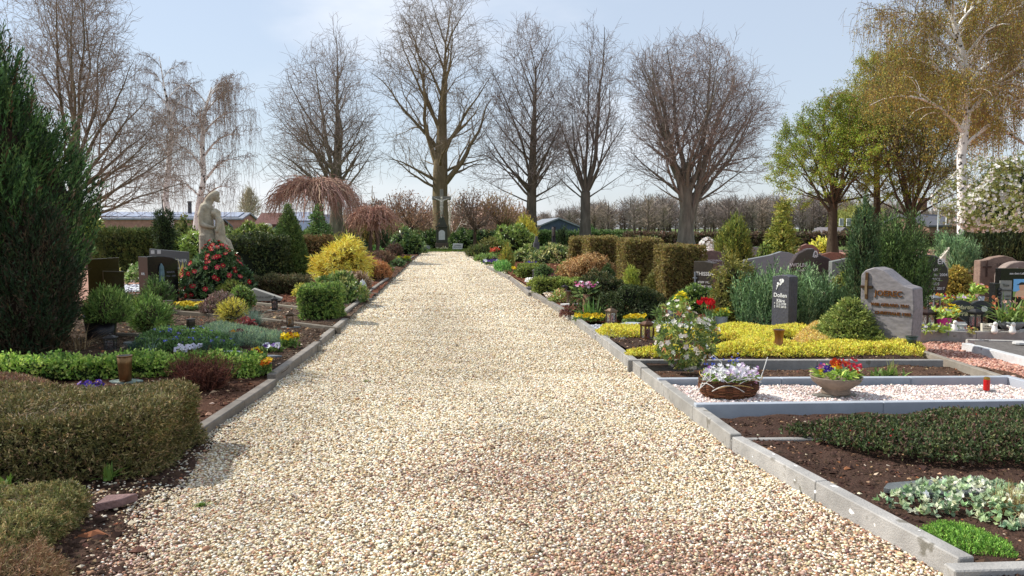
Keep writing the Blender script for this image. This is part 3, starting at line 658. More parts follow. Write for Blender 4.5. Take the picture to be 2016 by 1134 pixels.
bare_tree('maple_tree', 'large bare spreading tree rising behind the dark cypress', base_at(150, 34), [(0, 0, 0, .36), (0, 0, 1.5, .3), (.05, 0, 3.0, .27), (.1, 0, 5.2, .2)],
          [(1.9, 2.2, 2.0), (2.7, 3.2, 4.3), (3.8, 3.6, 4.6), (5.4, 4., 3.9), (7.2, 4.2, 3.0), (9.0, 4., 2.5), (10.6, 3.3, 2.3), (12.5, 2, 1.2)], 58,
          dict(gap=(.5, .38, .3, .2, .18), step=(.6, .4, .3, .2, .14), len=(6, 3.2, 1.5, .65, .3), up=(0, .06, .05, .03, .0), wob=(.03, .08, .13, .16, .16), rmin=.0055, minlen=(0, .5, .3, .25, .2)), bark='6d6450', twig='85786c', group=None,
          limbs=[(1.9, 85, 80, 7, .12), (2.1, 70, 72, 7, .13), (2.4, 110, 66, 7, .12), (2.7, 60, 55, 8, .14), (3.0, 95, 46, 8, .14), (3.3, 80, 34, 9, .14), (3.6, 100, 24, 9, .14), (3.9, 60, 18, 9, .13), (4.4, 90, 12, 9, .12), (4.8, 300, 15, 8, .12), (4.2, 270, 30, 8, .12), (3.4, 280, 45, 8, .12), (3.6, 180, 30, 8, .12), (4.2, 0, 25, 8, .12), (5, 200, 14, 8, .1), (2.8, 30, 50, 7, .1), (3.0, 150, 50, 7, .1), (5.1, 70, 24, 7, .1), (2.5, 260, 60, 6, .1), (2.2, 130, 74, 6, .1)])

# birches ----------------------------------------------------------------------------------
WHITE = lambda: mat('birch_bark', .7, .2, .12, 6, .3, 20, aniso=(1, 1, .5), speck=(5., H('2e2a26'), .57))
def birch(name, label, pos, trunk, limbs, seed, drop, twigc, leafc=None, rmin=.007, hang_n=26, bark='eeebe6', group=None, leaf=.05, hn=900, k2=1.0, lw=.6):
    """white trunk, limbs that rise and arch over, curtains of hanging twigs; drop = (min, max) length of the curtains"""
    o = thing(name, label, 'tree', pos, group=group); R = random.Random(seed)
    P = np.array([q[:3] for q in trunk], float); Rr = np.array([q[3] for q in trunk])
    b = MB(); tubes(b, P, Rr, 12, H(bark, 1.05)); b.build('trunk', WHITE(), o, True)
    big = MB(); small = MB(); lv = MB(); ends = []
    def arch(p, az, tilt, ln, r, lv_):
        n = 9; pts = [np.array(p)]; a, t = math.radians(az), math.radians(tilt)
        for i in range(n):
            f = (i + 1) / n; q = t + f * f * (1.5 if lv_ else 1.15); a += R.gauss(0, .12)
            d = np.array((math.sin(a) * math.sin(q), -math.cos(a) * math.sin(q), math.cos(q))); pts.append(pts[-1] + d * ln / n)
        pts = np.array(pts); rad = np.linspace(r, max(rmin, r * .15), n + 1)
        (big if r > .03 else small).add; tubes(big if r > .03 else small, pts, rad, 6 if r > .03 else 4, H(bark, 1.05) if r > .018 else H(twigc, 1.1))
        for i in range(2, n + 1):
            ends.append((pts[i], a))
            if lv_ < 2:
                for _ in range(2 if lv_ == 0 else 1):
                    if R.random() < .9: arch(pts[i], math.degrees(a) + R.uniform(-80, 80), R.uniform(20, 75), ln * R.uniform(.25, .45), max(rmin, rad[i] * .5), lv_ + 1)
    for z, az, tilt, ln, r in limbs:
        p = [np.interp(z, P[:, 2], P[:, j]) for j in range(2)] + [z]; arch(p, az, tilt, ln, r, 0)
    E = np.array([e[0] for e in ends]); idx = rng.choice(len(E), hn); m = 7
    st = E[idx] + rng.normal(0, .12 * k2, (hn, 3)); ln = rng.uniform(drop[0], drop[1], hn) * rng.uniform(.4, 1, hn); az = rng.uniform(0, 2 * PI, hn)
    f = np.linspace(0, 1, m); out = np.stack([np.cos(az), np.sin(az), np.zeros(hn)], 1)
    PP = st[:, None] + out[:, None] * ((.22 * (1 - np.exp(-3 * f)))[None, :, None] * np.minimum(ln, 1.2)[:, None, None]) + rng.normal(0, .02, (hn, m, 3)) * ln[:, None, None]
    PP[:, :, 2] -= (f ** 1.25)[None] * ln[:, None] - .12 * np.sin(f * PI)[None]
    PP[:, :, 2] = np.maximum(PP[:, :, 2], .9)
    tubes(small, PP, np.tile(np.linspace(rmin, rmin * .6, m), (hn, 1)), 3, pick([H(twigc, 1.1)], hn, None, .15))
    # side twigs off the curtains
    ns = hn * 3; i = rng.choice(hn, ns); j = rng.integers(1, m - 1, ns); s0 = PP[i, j]; d = nrm(rnd3(ns) * (1, 1, .3) - np.array((0, 0, .9))); l = rng.uniform(.12, .4, ns) * k2
    Q = np.stack([s0, s0 + d * l[:, None] * .5, s0 + d * l[:, None] + np.array((0, 0, -.05))], 1); tubes(small, Q, np.tile((rmin * .8, rmin * .7, rmin * .5), (ns, 1)), 3, pick([H(twigc, 1.15)], ns, None, .15))
    if big.n: big.build('limbs', WHITE(), o, True)
    small.build('twigs', TWIG(), o)
    if leafc:
        nl = leafc[0]; cg = lumpf(seed, 1.1, 1.)(st) - 1; wgt = np.clip(.6 + cg, .04, 2); i = rng.choice(hn, nl, p=wgt / wgt.sum()); j = rng.integers(1, m, nl); s0 = PP[i, j] + rng.normal(0, .07 * k2, (nl, 3)); d = nrm(rnd3(nl) * .5 - np.array((0, 0, 1.)))
        kites(lv, s0, d, nrm(rnd3(nl)), leaf * rng.uniform(.6, 1.3, nl), leaf * lw, pick(leafc[1], nl, None, .18)); lv.build('crown', LEAF(), o)
    return o

p = base_at(342, 40)
birch('birch_tree', 'slender white birch with one trunk and thin hanging twigs', p, [(.0, 0, 0, .2), (-.1, 0, 1.6, .175), (-.32, 0, 3.0, .15), (-.1, 0, 4.8, .12), (.1, 0, 6.6, .09), (-.2, 0, 8.4, .045), (-.4, 0, 9.9, .015)],
      [(3.4, 275, 25, 1.6, .04), (4.2, 80, 30, 1.6, .04), (5.0, 285, 28, 2.0, .045), (5.6, 90, 30, 1.9, .04), (6.3, 270, 30, 2.0, .04), (6.8, 60, 28, 1.8, .035), (7.4, 290, 30, 1.8, .03), (7.8, 95, 35, 1.6, .03), (8.4, 260, 30, 1.4, .025), (8.8, 80, 30, 1.2, .02), (9.3, 300, 30, 1.0, .018), (7, 180, 30, 1.5, .03), (6, 10, 30, 1.5, .03)],
      5, (.5, 2.6), '8a8078', None, .005, hn=460)
p = base_at(382, 42)
birch('birch_tree', 'white birch with a dark forked base and a wide curtain of hanging brown twigs', p, [(0, 0, 0, .2), (.1, 0, 1.5, .17), (.3, 0, 2.8, .16), (.6, 0, 4.2, .14), (.55, 0, 5.8, .12), (.7, 0, 7.4, .09), (1.1, 0, 8.8, .03)],
      [(2.6, 70, 38, 2.6, .08), (3.2, 280, 40, 2.2, .06), (4.0, 85, 42, 2.8, .08), (4.6, 275, 30, 2.4, .06), (5.2, 70, 38, 2.7, .07), (5.8, 290, 35, 2.4, .05), (6.4, 90, 36, 2.5, .06), (6.9, 260, 35, 2.2, .04), (7.4, 75, 40, 2.6, .045), (7.9, 280, 30, 1.8, .03), (8.4, 90, 30, 1.6, .03), (6, 180, 40, 2.2, .05), (6.6, 0, 40, 2.2, .05), (7.8, 40, 45, 2.2, .04)],
      6, (.8, 3.6), '8c7d70', None, .006, hn=1050)
p = base_at(1893, 27)
YC = [H('b09a44'), H('988c3c'), H('c2a850'), H('8a8c40'), H('a8863c'), H('7f8a40')]
birch('birch_tree', 'big white birch hung with yellow brown catkins beside the white blossom', p, [(0, 0, 0, .24), (.05, 0, 1.3, .2), (-.02, 0, 2.6, .18), (-.15, 0, 4.2, .15), (.0, 0, 5.6, .12), (-.2, 0, 7.6, .1), (-.9, 0, 9.6, .07), (-1.3, 0, 11.2, .03)],
      [(4.5, 75, 45, 3.2, .08), (5.0, 290, 50, 4.0, .08), (5.6, 60, 35, 3.6, .08), (6.0, 260, 40, 3.6, .08), (6.6, 90, 40, 3.4, .07), (7.2, 280, 38, 3.4, .07), (7.6, 40, 35, 3.2, .07), (8.2, 260, 42, 3.0, .06), (8.6, 95, 38, 3.0, .06), (9.2, 290, 40, 2.6, .05), (9.8, 70, 35, 2.6, .045), (10.4, 270, 35, 2.0, .03), (6.2, 180, 40, 3.0, .06), (7, 0, 40, 3.0, .06), (8, 150, 40, 3.0, .06), (9, 330, 40, 2.6, .05), (5.2, 130, 50, 3.0, .06), (5.4, 330, 52, 3.0, .06)],
      7, (.5, 2.4), '7d6a4c', (40000, YC), .006, hn=1900, leaf=.065, k2=1.1)
p = base_at(2030, 30)
birch('birch_tree', 'birch at the picture edge with reddish yellow hanging catkins behind the blossom bush', p, [(0, 0, 0, .26), (.1, 0, 3, .2), (0, 0, 6.5, .14), (.3, 0, 10, .08), (.2, 0, 13, .03)],
      [(4.6, 265, 50, 3.4, .07), (5.4, 285, 45, 3.8, .08), (6.2, 255, 45, 3.8, .08), (7, 275, 40, 3.8, .07), (7.8, 295, 40, 3.4, .07), (8.6, 265, 38, 3.2, .06), (9.4, 250, 38, 2.8, .05), (10, 285, 35, 2.6, .05), (11, 265, 30, 2.2, .04), (6.6, 190, 45, 3, .06), (7.6, 340, 45, 3, .06), (8.4, 200, 40, 3, .06), (6, 90, 45, 3, .06), (8, 80, 40, 3, .06)],
      9, (.6, 2.6), '80664a', (36000, [H('b8924a'), H('a28644'), H('bf9e58'), H('9a8a48'), H('a87c42')]), .007, hn=1200, leaf=.065, k2=1.1)

# trees coming into leaf -------------------------------------------------------------------
def leafing_tree(name, label, pos, trunk, env, seed, limbs, cols, nl, leaf, cfg=None, group=None, bark='4e463a'):
    c = dict(gap=(.5, .5, .36, .26, .3), step=(.6, .5, .36, .26, .2), len=(6, 3.4, 1.7, .8, .4), up=(0, .05, .05, .02, 0), wob=(.03, .07, .12, .15, .16), rmin=.009, levels=3, minlen=(0, .5, .4, .3, .2)); c.update(cfg or {})
    o, t = bare_tree(name, label, pos, trunk, env, seed, c, bark, '5a4c3c', limbs, group, 1.2)
    T = np.array([x[0] for x in t.tips]); d = np.array([x[1] for x in t.tips])
    i = rng.choice(len(T), nl); P = T[i] - d[i] * rng.uniform(0, .6, (nl, 1)) + rng.normal(0, leaf * 1.1, (nl, 3))
    g = lumpf(seed, .8, 1.)(T) - 1; keep = rng.uniform(size=nl) < np.clip(.75 + .6 * g[i], .15, 1); P = P[keep]; i = i[keep]; n = len(P)
    b = MB(); cc = pick(cols, n, None, .18); br = np.exp((lumpf(seed + 3, .6, 1.)(T)[i] - 1) * .22)[:, None]
    kites(b, P, nrm(rnd3(n) + (0, 0, -.3)), nrm(rnd3(n) + (0, 0, .8)), leaf * rng.uniform(.6, 1.3, n), leaf * .55, np.clip(cc * br, 0, .9)); b.build('foliage', LEAF(), o)
    return o
G1 = [H('8aa034', 1.), H('76902c', 1.), H('9cac40', 1.), H('688228', 1.), H('a89a44', .9)]
k = k_at(1640, 40)
leafing_tree('hornbeam_tree', 'round crowned tree with fresh green leaves and twin dark stems', base_at(1640, 40), [(0, 0, 0, .3), (-.05, 0, 1.3, .24), (-.05, 0, 2.9, .22)],
             env_px([(185, 20, 40), (225, 70, 100), (280, 108, 140), (340, 126, 160), (385, 122, 150), (412, 80, 100)], 450 + 1.6 / k, k), 71,
             [(.5, 80, 8, 9, .2), (2.3, 270, 42, 6, .13), (2.6, 265, 25, 7, .14), (2.8, 80, 45, 6, .13), (2.8, 100, 25, 7, .14), (2.9, 10, 40, 6, .12), (2.9, 190, 40, 6, .12), (2.9, 320, 55, 5, .1), (2.9, 140, 55, 5, .1), (2.9, 250, 65, 5, .1), (2.9, 60, 65, 5, .1), (2.9, 0, 10, 7, .14), (2.9, 285, 12, 8, .13), (2.9, 40, 30, 7, .12), (2.9, 220, 52, 6, .1)], G1, 62000, .085, group='leafing trees beyond the right graves')
k = k_at(1725, 42)
leafing_tree('hornbeam_tree', 'upright tree with olive green young leaves behind the tall dark yew', base_at(1722, 42), [(0, 0, 0, .24), (.1, 0, 2, .2), (0, 0, 4, .17), (-.1, 0, 7, .11), (-.1, 0, 9.5, .05)],
             env_px([(105, 30, 40), (160, 80, 85), (240, 110, 105), (330, 115, 110), (385, 90, 95), (408, 50, 50)], 450 + 1.6 / k, k), 83,
             [(2.4, 270, 45, 5, .09), (2.8, 90, 42, 5, .1), (3.2, 200, 40, 5, .1), (3.6, 20, 40, 5, .1), (4, 290, 32, 5, .1), (4.4, 70, 30, 5, .09), (5, 250, 30, 5, .09), (5.4, 110, 28, 5, .08), (6, 300, 28, 4, .08), (6.6, 60, 26, 4, .07), (7.2, 200, 25, 3, .06), (7.8, 330, 25, 3, .05), (8.4, 100, 25, 2, .04)], [H('9a9a3c', 1.), H('868e36', 1.), H('aaa250', 1.), H('988a48', .95), H('7a8a34', 1.)], 78000, .085, group='leafing trees beyond the right graves')
k = k_at(1790, 38)
leafing_tree('ash_tree', 'dark stemmed tree forked low above the yew with thin new leaves', base_at(1790, 38), [(0, 0, 0, .28), (0, 0, 1.2, .25), (.05, 0, 2.1, .23)],
             env_px([(120, 30, 60), (170, 85, 85), (240, 120, 105), (320, 130, 120), (375, 110, 110), (400, 60, 60)], 450 + 1.6 / k, k), 95,
             [(2, 275, 36, 8, .13), (2.1, 80, 14, 10, .17), (2.1, 275, 10, 10, .16), (2.1, 95, 38, 9, .13), (2.1, 0, 20, 9, .12), (2.1, 190, 22, 9, .12), (2.1, 260, 60, 7, .1), (2.1, 80, 60, 7, .1), (2.1, 300, 24, 9, .12), (2.1, 60, 28, 9, .12), (2.1, 140, 45, 7, .1), (2.1, 330, 45, 7, .1)], [H('8a9440', 1.), H('a09a50', 1.), H('788636', 1.), H('a8964c', 1.)], 70000, .08, cfg=dict(levels=4, gap=(.5, .55, .4, .28, .26)), group='leafing trees beyond the right graves')

# small ball trees by the cross and the weeping trees -------------------------------------------
def ball_tree(label, u, y, vtop, vb, w, tc, lc, seed, nl=1500):
    k = k_at(u, y); h = 1.6 + (450 - vtop) * k; cw = w * k / 2; zb = 1.6 + (450 - vb) * k
    o, t = bare_tree('globe_maple', label, base_at(u, y), [(0, 0, 0, .14), (0, 0, zb * .6, .12), (0, 0, zb + .3, .11)], [(zb - .5, cw * .5, cw * .5), (zb + .15, cw * .85, cw * .85), (zb + (h - zb) * .5, cw, cw), (zb + (h - zb) * .8, cw * .75, cw * .75), (h, cw * .25, cw * .25)], seed,
                 dict(levels=3, gap=(.4, .34, .26, .2, .2), step=(.4, .3, .22, .16, .1), len=(3, 1.3, .7, .35, .3), up=(0, .06, .04, .02, 0), wob=(.03, .08, .12, .14, .1), rmin=.011, minlen=(0, .3, .25, .2, .2)),
                 '5a4a3e', tc, [(zb + .1 * (i % 3), i * 137.5, 12 + 66 * ((i * .618) % 1), 5, .055) for i in range(24)], 'round crowned small trees beside the cross')
    T = np.array([x[0] for x in t.tips]); i = rng.choice(len(T), nl); P = T[i] + rng.normal(0, .1, (nl, 3))
    b = MB(); kites(b, P, nrm(rnd3(nl)), nrm(rnd3(nl)), .13, .08, pick(lc, nl, None, .2)); b.build('blossoms', LEAF(), o)
ball_tree('round crowned small tree with reddish twigs just left of the cross', 810, 57, 376, 455, 108, '9a7a68', [H('b08464'), H('b8906c'), H('a07458')], 5, 900)
ball_tree('round crowned small tree with grey twigs just beyond the cross arm', 935, 57, 374, 455, 100, '948478', [H('a08068'), H('8e6a54')], 6, 700)
ball_tree('round crowned small tree with orange buds beside the grey twigged one', 988, 58, 380, 458, 100, '9c8464', [H('b89060'), H('b09a64'), H('a88058')], 7, 1100)
ball_tree('reddish brown bushy tree behind the rhododendrons', 752, 61, 392, 450, 92, '947060', [H('a87c68'), H('b08c74')], 8, 500)

def weeping(label, u, y, vtop, vb, wl, wr, vlow, tc, seed, n=1500, trunk_r=.16, name='weeping_tree', group=None):
    """an umbrella of tangled drooping branches"""
    k = k_at(u, y); h = 1.6 + (450 - vtop) * k; L, Rr = wl * k, wr * k; low = 1.6 + (450 - vlow) * k
    o = thing(name, label, 'tree', base_at(u, y), group=group); R = random.Random(seed)
    zt = h - .55; b = MB()
    for dx in (-.13, .12): tubes(b, np.array([(dx, 0, 0), (dx * 1.4 + .05, 0, zt * .5), (dx * .6, .05, zt * .8), (dx * 1.5, 0, zt)]), np.array((trunk_r, trunk_r * .85, trunk_r * .7, trunk_r * .5)), 9, H('6e5a4c', .8))
    b.build('trunk', BARK(), o, True)
    m = 14; a = rng.uniform(0, 2 * PI, n); side = .5 + .5 * np.cos(a); Rm = L + (Rr - L) * side; fr = .3 + .7 * np.sqrt(rng.uniform(0, 1, n)); reach = Rm * fr; drop = rng.uniform(.1, 1, n) ** 1.5
    f = np.linspace(0, 1, m); edge = 1.6 + (450 - vlow) * k + (h - low) * .32
    X = reach[:, None] * (1 - (1 - f[None]) ** 1.6); lowr = rng.uniform(0, .5, n) ** 1.3
    dome = h - lowr[:, None] - (X / Rm[:, None]) ** 2.8 * (h - edge) * rng.uniform(.8, 1.1, n)[:, None]
    rise = 1 - (1 - np.clip(f / .4, 0, 1)) ** 2.2
    Z = (zt - .5) + (dome - zt + .5) * rise[None] - (np.clip(f - .62, 0, 1) / .38)[None] ** 1.5 * (np.maximum(dome[:, -1:] - low, .1) * drop[:, None] * (.35 + .65 * fr[:, None] ** 2))
    wob = np.cumsum(rng.normal(0, .05, (n, m, 3)), 1); wob[:, 0] = 0
    P = np.stack([np.cos(a)[:, None] * X, np.sin(a)[:, None] * X * .85, Z], -1) + wob * .9
    P[:, 0] += np.stack([rng.normal(0, .1, n), rng.normal(0, .1, n), np.zeros(n)], 1)
    rad = np.linspace(.018, .007, m)[None] * rng.uniform(.7, 1.2, (n, 1)); rad[: n // 12] *= 2.6
    b = MB(); tubes(b, P, rad, 3, pick([H(tc, 1.1), H('b09080', 1.), H('8a6a5c', 1.)], n, (5, 2, 2), .15))
    ns = n * 3; i = rng.choice(n, ns); j = rng.integers(3, m, ns); s0 = P[i, j]; d = nrm(rnd3(ns) + (0, 0, -.25)); l = rng.uniform(.12, .38, ns)
    Q = np.stack([s0, s0 + d * l[:, None] * .5 + rng.normal(0, .03, (ns, 3)), s0 + d * l[:, None] - np.array((0, 0, .06))], 1); tubes(b, Q, np.tile((.007, .006, .005), (ns, 1)), 3, pick([H(tc, 1.1)], ns, None, .15))
    b.build('crown', TWIG(), o); return o
weeping('umbrella shaped weeping tree with tangled reddish twigs', 628, 38, 352, 478, 112, 92, 440, 'ac8c7a', 3, 720)
weeping('small twisted tree with reddish twigs beside the big umbrella shaped one', 735, 36, 408, 480, 52, 50, 462, 'a88270', 4, 380, .1)
# ---------------------------------------------------------------- shrubs, hedges, ground cover
PROF = dict(ball=[(0, .5), (.1, .78), (.3, .98), (.5, 1), (.75, .82), (.92, .45), (1, .03)], dome=[(0, .92), (.15, 1), (.45, .9), (.75, .62), (.93, .28), (1, .03)],
            cone=[(0, .82), (.1, 1), (.4, .78), (.7, .43), (.9, .15), (1, .01)], column=[(0, .75), (.15, .95), (.55, 1), (.82, .78), (.94, .42), (1, .04)],
            egg=[(0, .72), (.2, 1), (.45, .97), (.7, .74), (.88, .42), (1, .04)], spire=[(0, .9), (.15, 1), (.35, .8), (.6, .5), (.85, .26), (1, .03)], spindle=[(0, .7), (.2, .92), (.45, 1), (.7, .8), (.88, .45), (1, .04)], vase=[(0, .45), (.3, .78), (.65, 1), (.88, .82), (1, .3)], mat=[(0, 1), (.4, .96), (.8, .75), (1, .1)])
LT = dict(box=dict(nsub=5, ll=1, lw=.62, L=1.5, up=.3, out=1, rnd=.5, spread=.8), yew=dict(nsub=6, ll=1.3, lw=.34, L=2.4, up=.6, out=1, rnd=.4, spread=.55), plume=dict(nsub=8, ll=1.3, lw=.32, L=4.2, up=1.5, out=.7, rnd=.3, spread=.35),
          rhodo=dict(nsub=6, ll=1.7, lw=.58, L=.6, up=.3, out=1, rnd=.4, spread=1.0), thread=dict(nsub=7, ll=1.7, lw=.3, L=4, up=-.35, out=1, rnd=.5, spread=.5), flame=dict(nsub=18, ll=1.7, lw=.42, L=10, up=1.7, out=.85, rnd=.25, spread=.36), heath=dict(nsub=7, ll=1, lw=.36, L=2.6, up=1.2, out=.6, rnd=.45, spread=.5),
          leaf=dict(nsub=4, ll=1.3, lw=.66, L=2, up=.4, out=1, rnd=.6, spread=.8), flat=dict(nsub=6, ll=1.2, lw=.45, L=3, up=-.05, out=1, rnd=.35, spread=.45))
PAL = dict(cyp=['2f4a2c', '3c5a34', '24402a', '4c6a3c'], yew=['3d5226', '4f6230', '2f4420', '5d6a34'], yewg=['6d7a30', '8a8f38', '4f6428', '95903c'], box=['5a7530', '6f8a38', '48622a', '7d9142'], brt=['7f9f38', '96b040', '5f8030', 'a5b84c'],
           gold=['d8bf2a', 'e2c838', 'b89e26', 'ead65a', 'a8962c'], beech=['7d6f38', '8c7c42', '62602c', '6c5732', '847838'], junb=['4d6a40', '5f7f4a', '3d5a34', '6f8c56'], brown=['7a5f45', '8c6f50', '5f4a38', '6c5a3c'], orange=['b07a4a', '9a683e', 'c08a58', 'a07044'],
           rhodo=['3f5a28', '55702f', '2e4722', '6b8040', '748a4c'], dark=['34482a', '425634', '2a3c24', '505f38'], mixed=['6a6a38', '7a6a40', '56602f', '86794a'], fern=['a0804a', 'b0905a', '86703c', '8f8a48'], red=['6a3a34', '7d463c', '55302c', '8a5a48'], oliv=['7a7a34', '8e8a3e', '626a2e', '9a9048'], blue=['6f8a78', '86a08c', '587260', '94aa98'])
def pal(p, k=1.4):
    r = []
    for c in (PAL[p] if isinstance(p, str) else p):
        x = H(c, k); g = x[0] * .3 + x[1] * .6 + x[2] * .1; r.append(tuple(v * .9 + g * .1 for v in x))
    return r

def bush(name, label, cat, u, v, w, h, p, style='ball', lt='box', d=1.0, leaf=5.0, cover=2.3, z=.1, rz=0, lump=.1, lk=None, seed=None, group=None, core='4a4230', corek=.84, kw=None, mtl=None, flower=None, weights=None, shift=.3, pos=None, dims=None, rnd=.22, part='foliage', jit=.16, inset=1.2, bare=0, prof=None, base=.0, plumes=None):
    seed = seed if seed is not None else int(u * 7 + v)
    P0 = np.array(pos if pos is not None else gp(u, v, z), float); k = mpp(P0)
    Wd, Dd, Hh = dims if dims else (w * k, w * k * d, h * k)
    if pos is None: P0[1] += Dd * (.5 if style == 'box' else shift)
    q = dict(LT[lt]); q.update(kw or {}); ll = leaf * k * q['ll']; lw = leaf * k * q['lw']; L = leaf * k * q['L']
    area = (Wd * Dd + 2 * Wd * Hh + 2 * Dd * Hh) if style == 'box' else PI * Wd * Hh * .75 * (1 + d) / 2 + Wd * Dd * .4
    n = int(min(60000, cover * area / (q['nsub'] * ll * lw * .5)))
    o = thing(name, label, cat, P0, rz, group)
    pr = prof or PROF.get(style)
    P, N = shell('box' if style == 'box' else 'turn', Wd, Dd, Hh, n, seed, lump, pr, base, lk, rnd)
    if plumes:  # (number, width share, tilt): upright spires side by side
        m, ws, tl = plumes; PP, NN, cores = [], [], []; R_ = random.Random(seed)
        for i in range(m):
            a_ = i * 2.4; rr_ = math.sqrt((i + .3) / m); x_, y_ = math.cos(a_) * rr_ * Wd * .5 * (1 - ws * .6), math.sin(a_) * rr_ * Dd * .5 * (1 - ws * .6); h_ = Hh * R_.uniform(.8, 1.0) * (1 - .12 * rr_ ** 2); w_ = Wd * ws * R_.uniform(.85, 1.15)
            p_, n_ = shell('turn', w_, w_, h_, int(n * 1.25 / m), seed + i, .12, PROF['spindle'], 0, 7); tx, ty = x_ / (Wd * .5) * tl, y_ / (Dd * .5) * tl
            p_[:, 0] += x_ + p_[:, 2] * tx; p_[:, 1] += y_ + p_[:, 2] * ty; PP.append(p_); NN.append(n_); cores.append((x_, y_, w_, h_, tx, ty))
        P, N = np.concatenate(PP), np.concatenate(NN)
    if bare:   # thin or brown patches
        g = lumpf(seed + 9, 6 / max(.3, Wd), 1)(P) - 1; keep = g < 1.2 - bare; P, N = P[keep], N[keep]
    b = MB(); sprays(b, P, N, pal(p), weights, L, q['nsub'], ll, lw, q['up'], q['out'], q['rnd'], q['spread'], jit, leaf * k * inset)
    b.build(part, mtl or (NEEDLE() if lt in ('yew', 'plume', 'flame', 'thread', 'heath', 'flat') else GLOSSY() if lt == 'rhodo' else LEAF()), o)
    if core:
        b = MB()
        if plumes:
            for x_, y_, w_, h_, tx, ty in cores:
                lathe(b, [(max(.002, r_ * w_ * .36), z_ * h_ * .92) for z_, r_ in PROF['spindle']], H(core, .8), 10); V_ = b.V[-1]; V_[:, 0] += x_ + V_[:, 2] * tx; V_[:, 1] += y_ + V_[:, 2] * ty
        else: solid(b, 'box' if style == 'box' else 'turn', Wd, Dd, Hh, H(core, .8), pr, corek - .04, seed, lump if style != 'box' else 0, rnd, lk); b.build('branches', TWIG(), o, style != 'box')
    if flower:   # (count, size px, colours, up bias, petals, eye)
        cnt, sz, fc, upb = flower[:4]; P, N = shell('box' if style == 'box' else 'turn', Wd, Dd, Hh, cnt, seed, lump, pr, .15, lk, rnd)
        N = nrm(N + np.array((0, -.25, upb)) + rnd3(cnt) * .25); b = MB()
        flowers(b, P + N * leaf * k * .8, N, sz * k, pick([H(c, .85) for c in fc], cnt, None, .1), flower[4] if len(flower) > 4 else 5, flower[5] if len(flower) > 5 else (.75, .5, .03))
        b.build('blossoms', PETAL(), o)
    return o

def inside_poly(C, poly):
    ins = np.zeros(len(C), bool); n = len(poly); dist = np.full(len(C), 9.)
    for i in range(n):
        (x1, y1), (x2, y2) = poly[i][:2], poly[(i + 1) % n][:2]
        ins ^= ((y1 > C[:, 1]) != (y2 > C[:, 1])) & (C[:, 0] < (x2 - x1) * (C[:, 1] - y1) / (y2 - y1 + 1e-12) + x1)
        e = np.array((x2 - x1, y2 - y1)); t = np.clip(((C[:, :2] - (x1, y1)) @ e) / (e @ e + 1e-12), 0, 1); dist = np.minimum(dist, np.linalg.norm(C[:, :2] - ((x1, y1) + t[:, None] * e), axis=1))
    return ins, dist

def patch(name, label, cat, polypx, h, p, lt='leaf', leaf=.03, cover=3.0, z=.09, kw=None, seed=3, edge=.12, kind=None, group=None, flower=None, bumpk=4, mtl=None, jit=.18, weights=None, floor=True, world=None, thin=0.0):
    """low ground cover over a polygon given by photo points on the ground"""
    poly = world or [gp(a, b_, z) for a, b_ in polypx]; xs, ys = [q[0] for q in poly], [q[1] for q in poly]; cx, cy = sum(xs) / len(xs), sum(ys) / len(ys)
    q = dict(LT[lt]); q.update(kw or {}); ll, lw, L = leaf * q['ll'], leaf * q['lw'], leaf * q['L']
    per = cover / (q['nsub'] * ll * lw * .5); C = strew(min(xs), max(xs), min(ys), max(ys), per); ins, dist = inside_poly(C, poly)
    if thin: ins &= (lumpf(seed + 4, 3.1, 1)(C) - 1) < 1.4 - thin
    C, dist = C[ins], dist[ins]; g = lumpf(seed, bumpk, 1.)(C) - 1
    top = h * np.clip(dist / edge, .12, 1) ** .6 * (1 + .22 * g); C[:, 2] = z + top * np.where(rng.uniform(size=len(C)) < .65, 1, rng.uniform(.15, 1, len(C)))
    N = nrm(np.stack([rng.normal(0, .35, len(C)), rng.normal(-.1, .35, len(C)), np.ones(len(C))], 1)); C -= (cx, cy, z)
    b = MB(); sprays(b, C, N, pal(p), weights, L, q['nsub'], ll, lw, q['up'], q['out'], q['rnd'], q['spread'], jit)
    o = thing(name, label, cat, (cx, cy, z), group=group) if kind is None else None
    f = b.build('foliage' if o else name, mtl or LEAF(), o, loc=None if o else (cx, cy, z))
    if flower:
        cnt, sz, fc = flower[:3]; i = rng.choice(len(C), cnt); N2 = nrm(rnd3(cnt) * .45 + (0, -.35, 1.)); b = MB()
        flowers(b, C[i] + (0, 0, leaf), N2, sz, pick([H(c, .88) for c in fc], cnt, None, .1), flower[3] if len(flower) > 3 else 5, flower[4] if len(flower) > 4 else (.75, .5, .03)); b.build('blossoms', PETAL(), o or f)
    return o if o else stuff(f, label, cat)

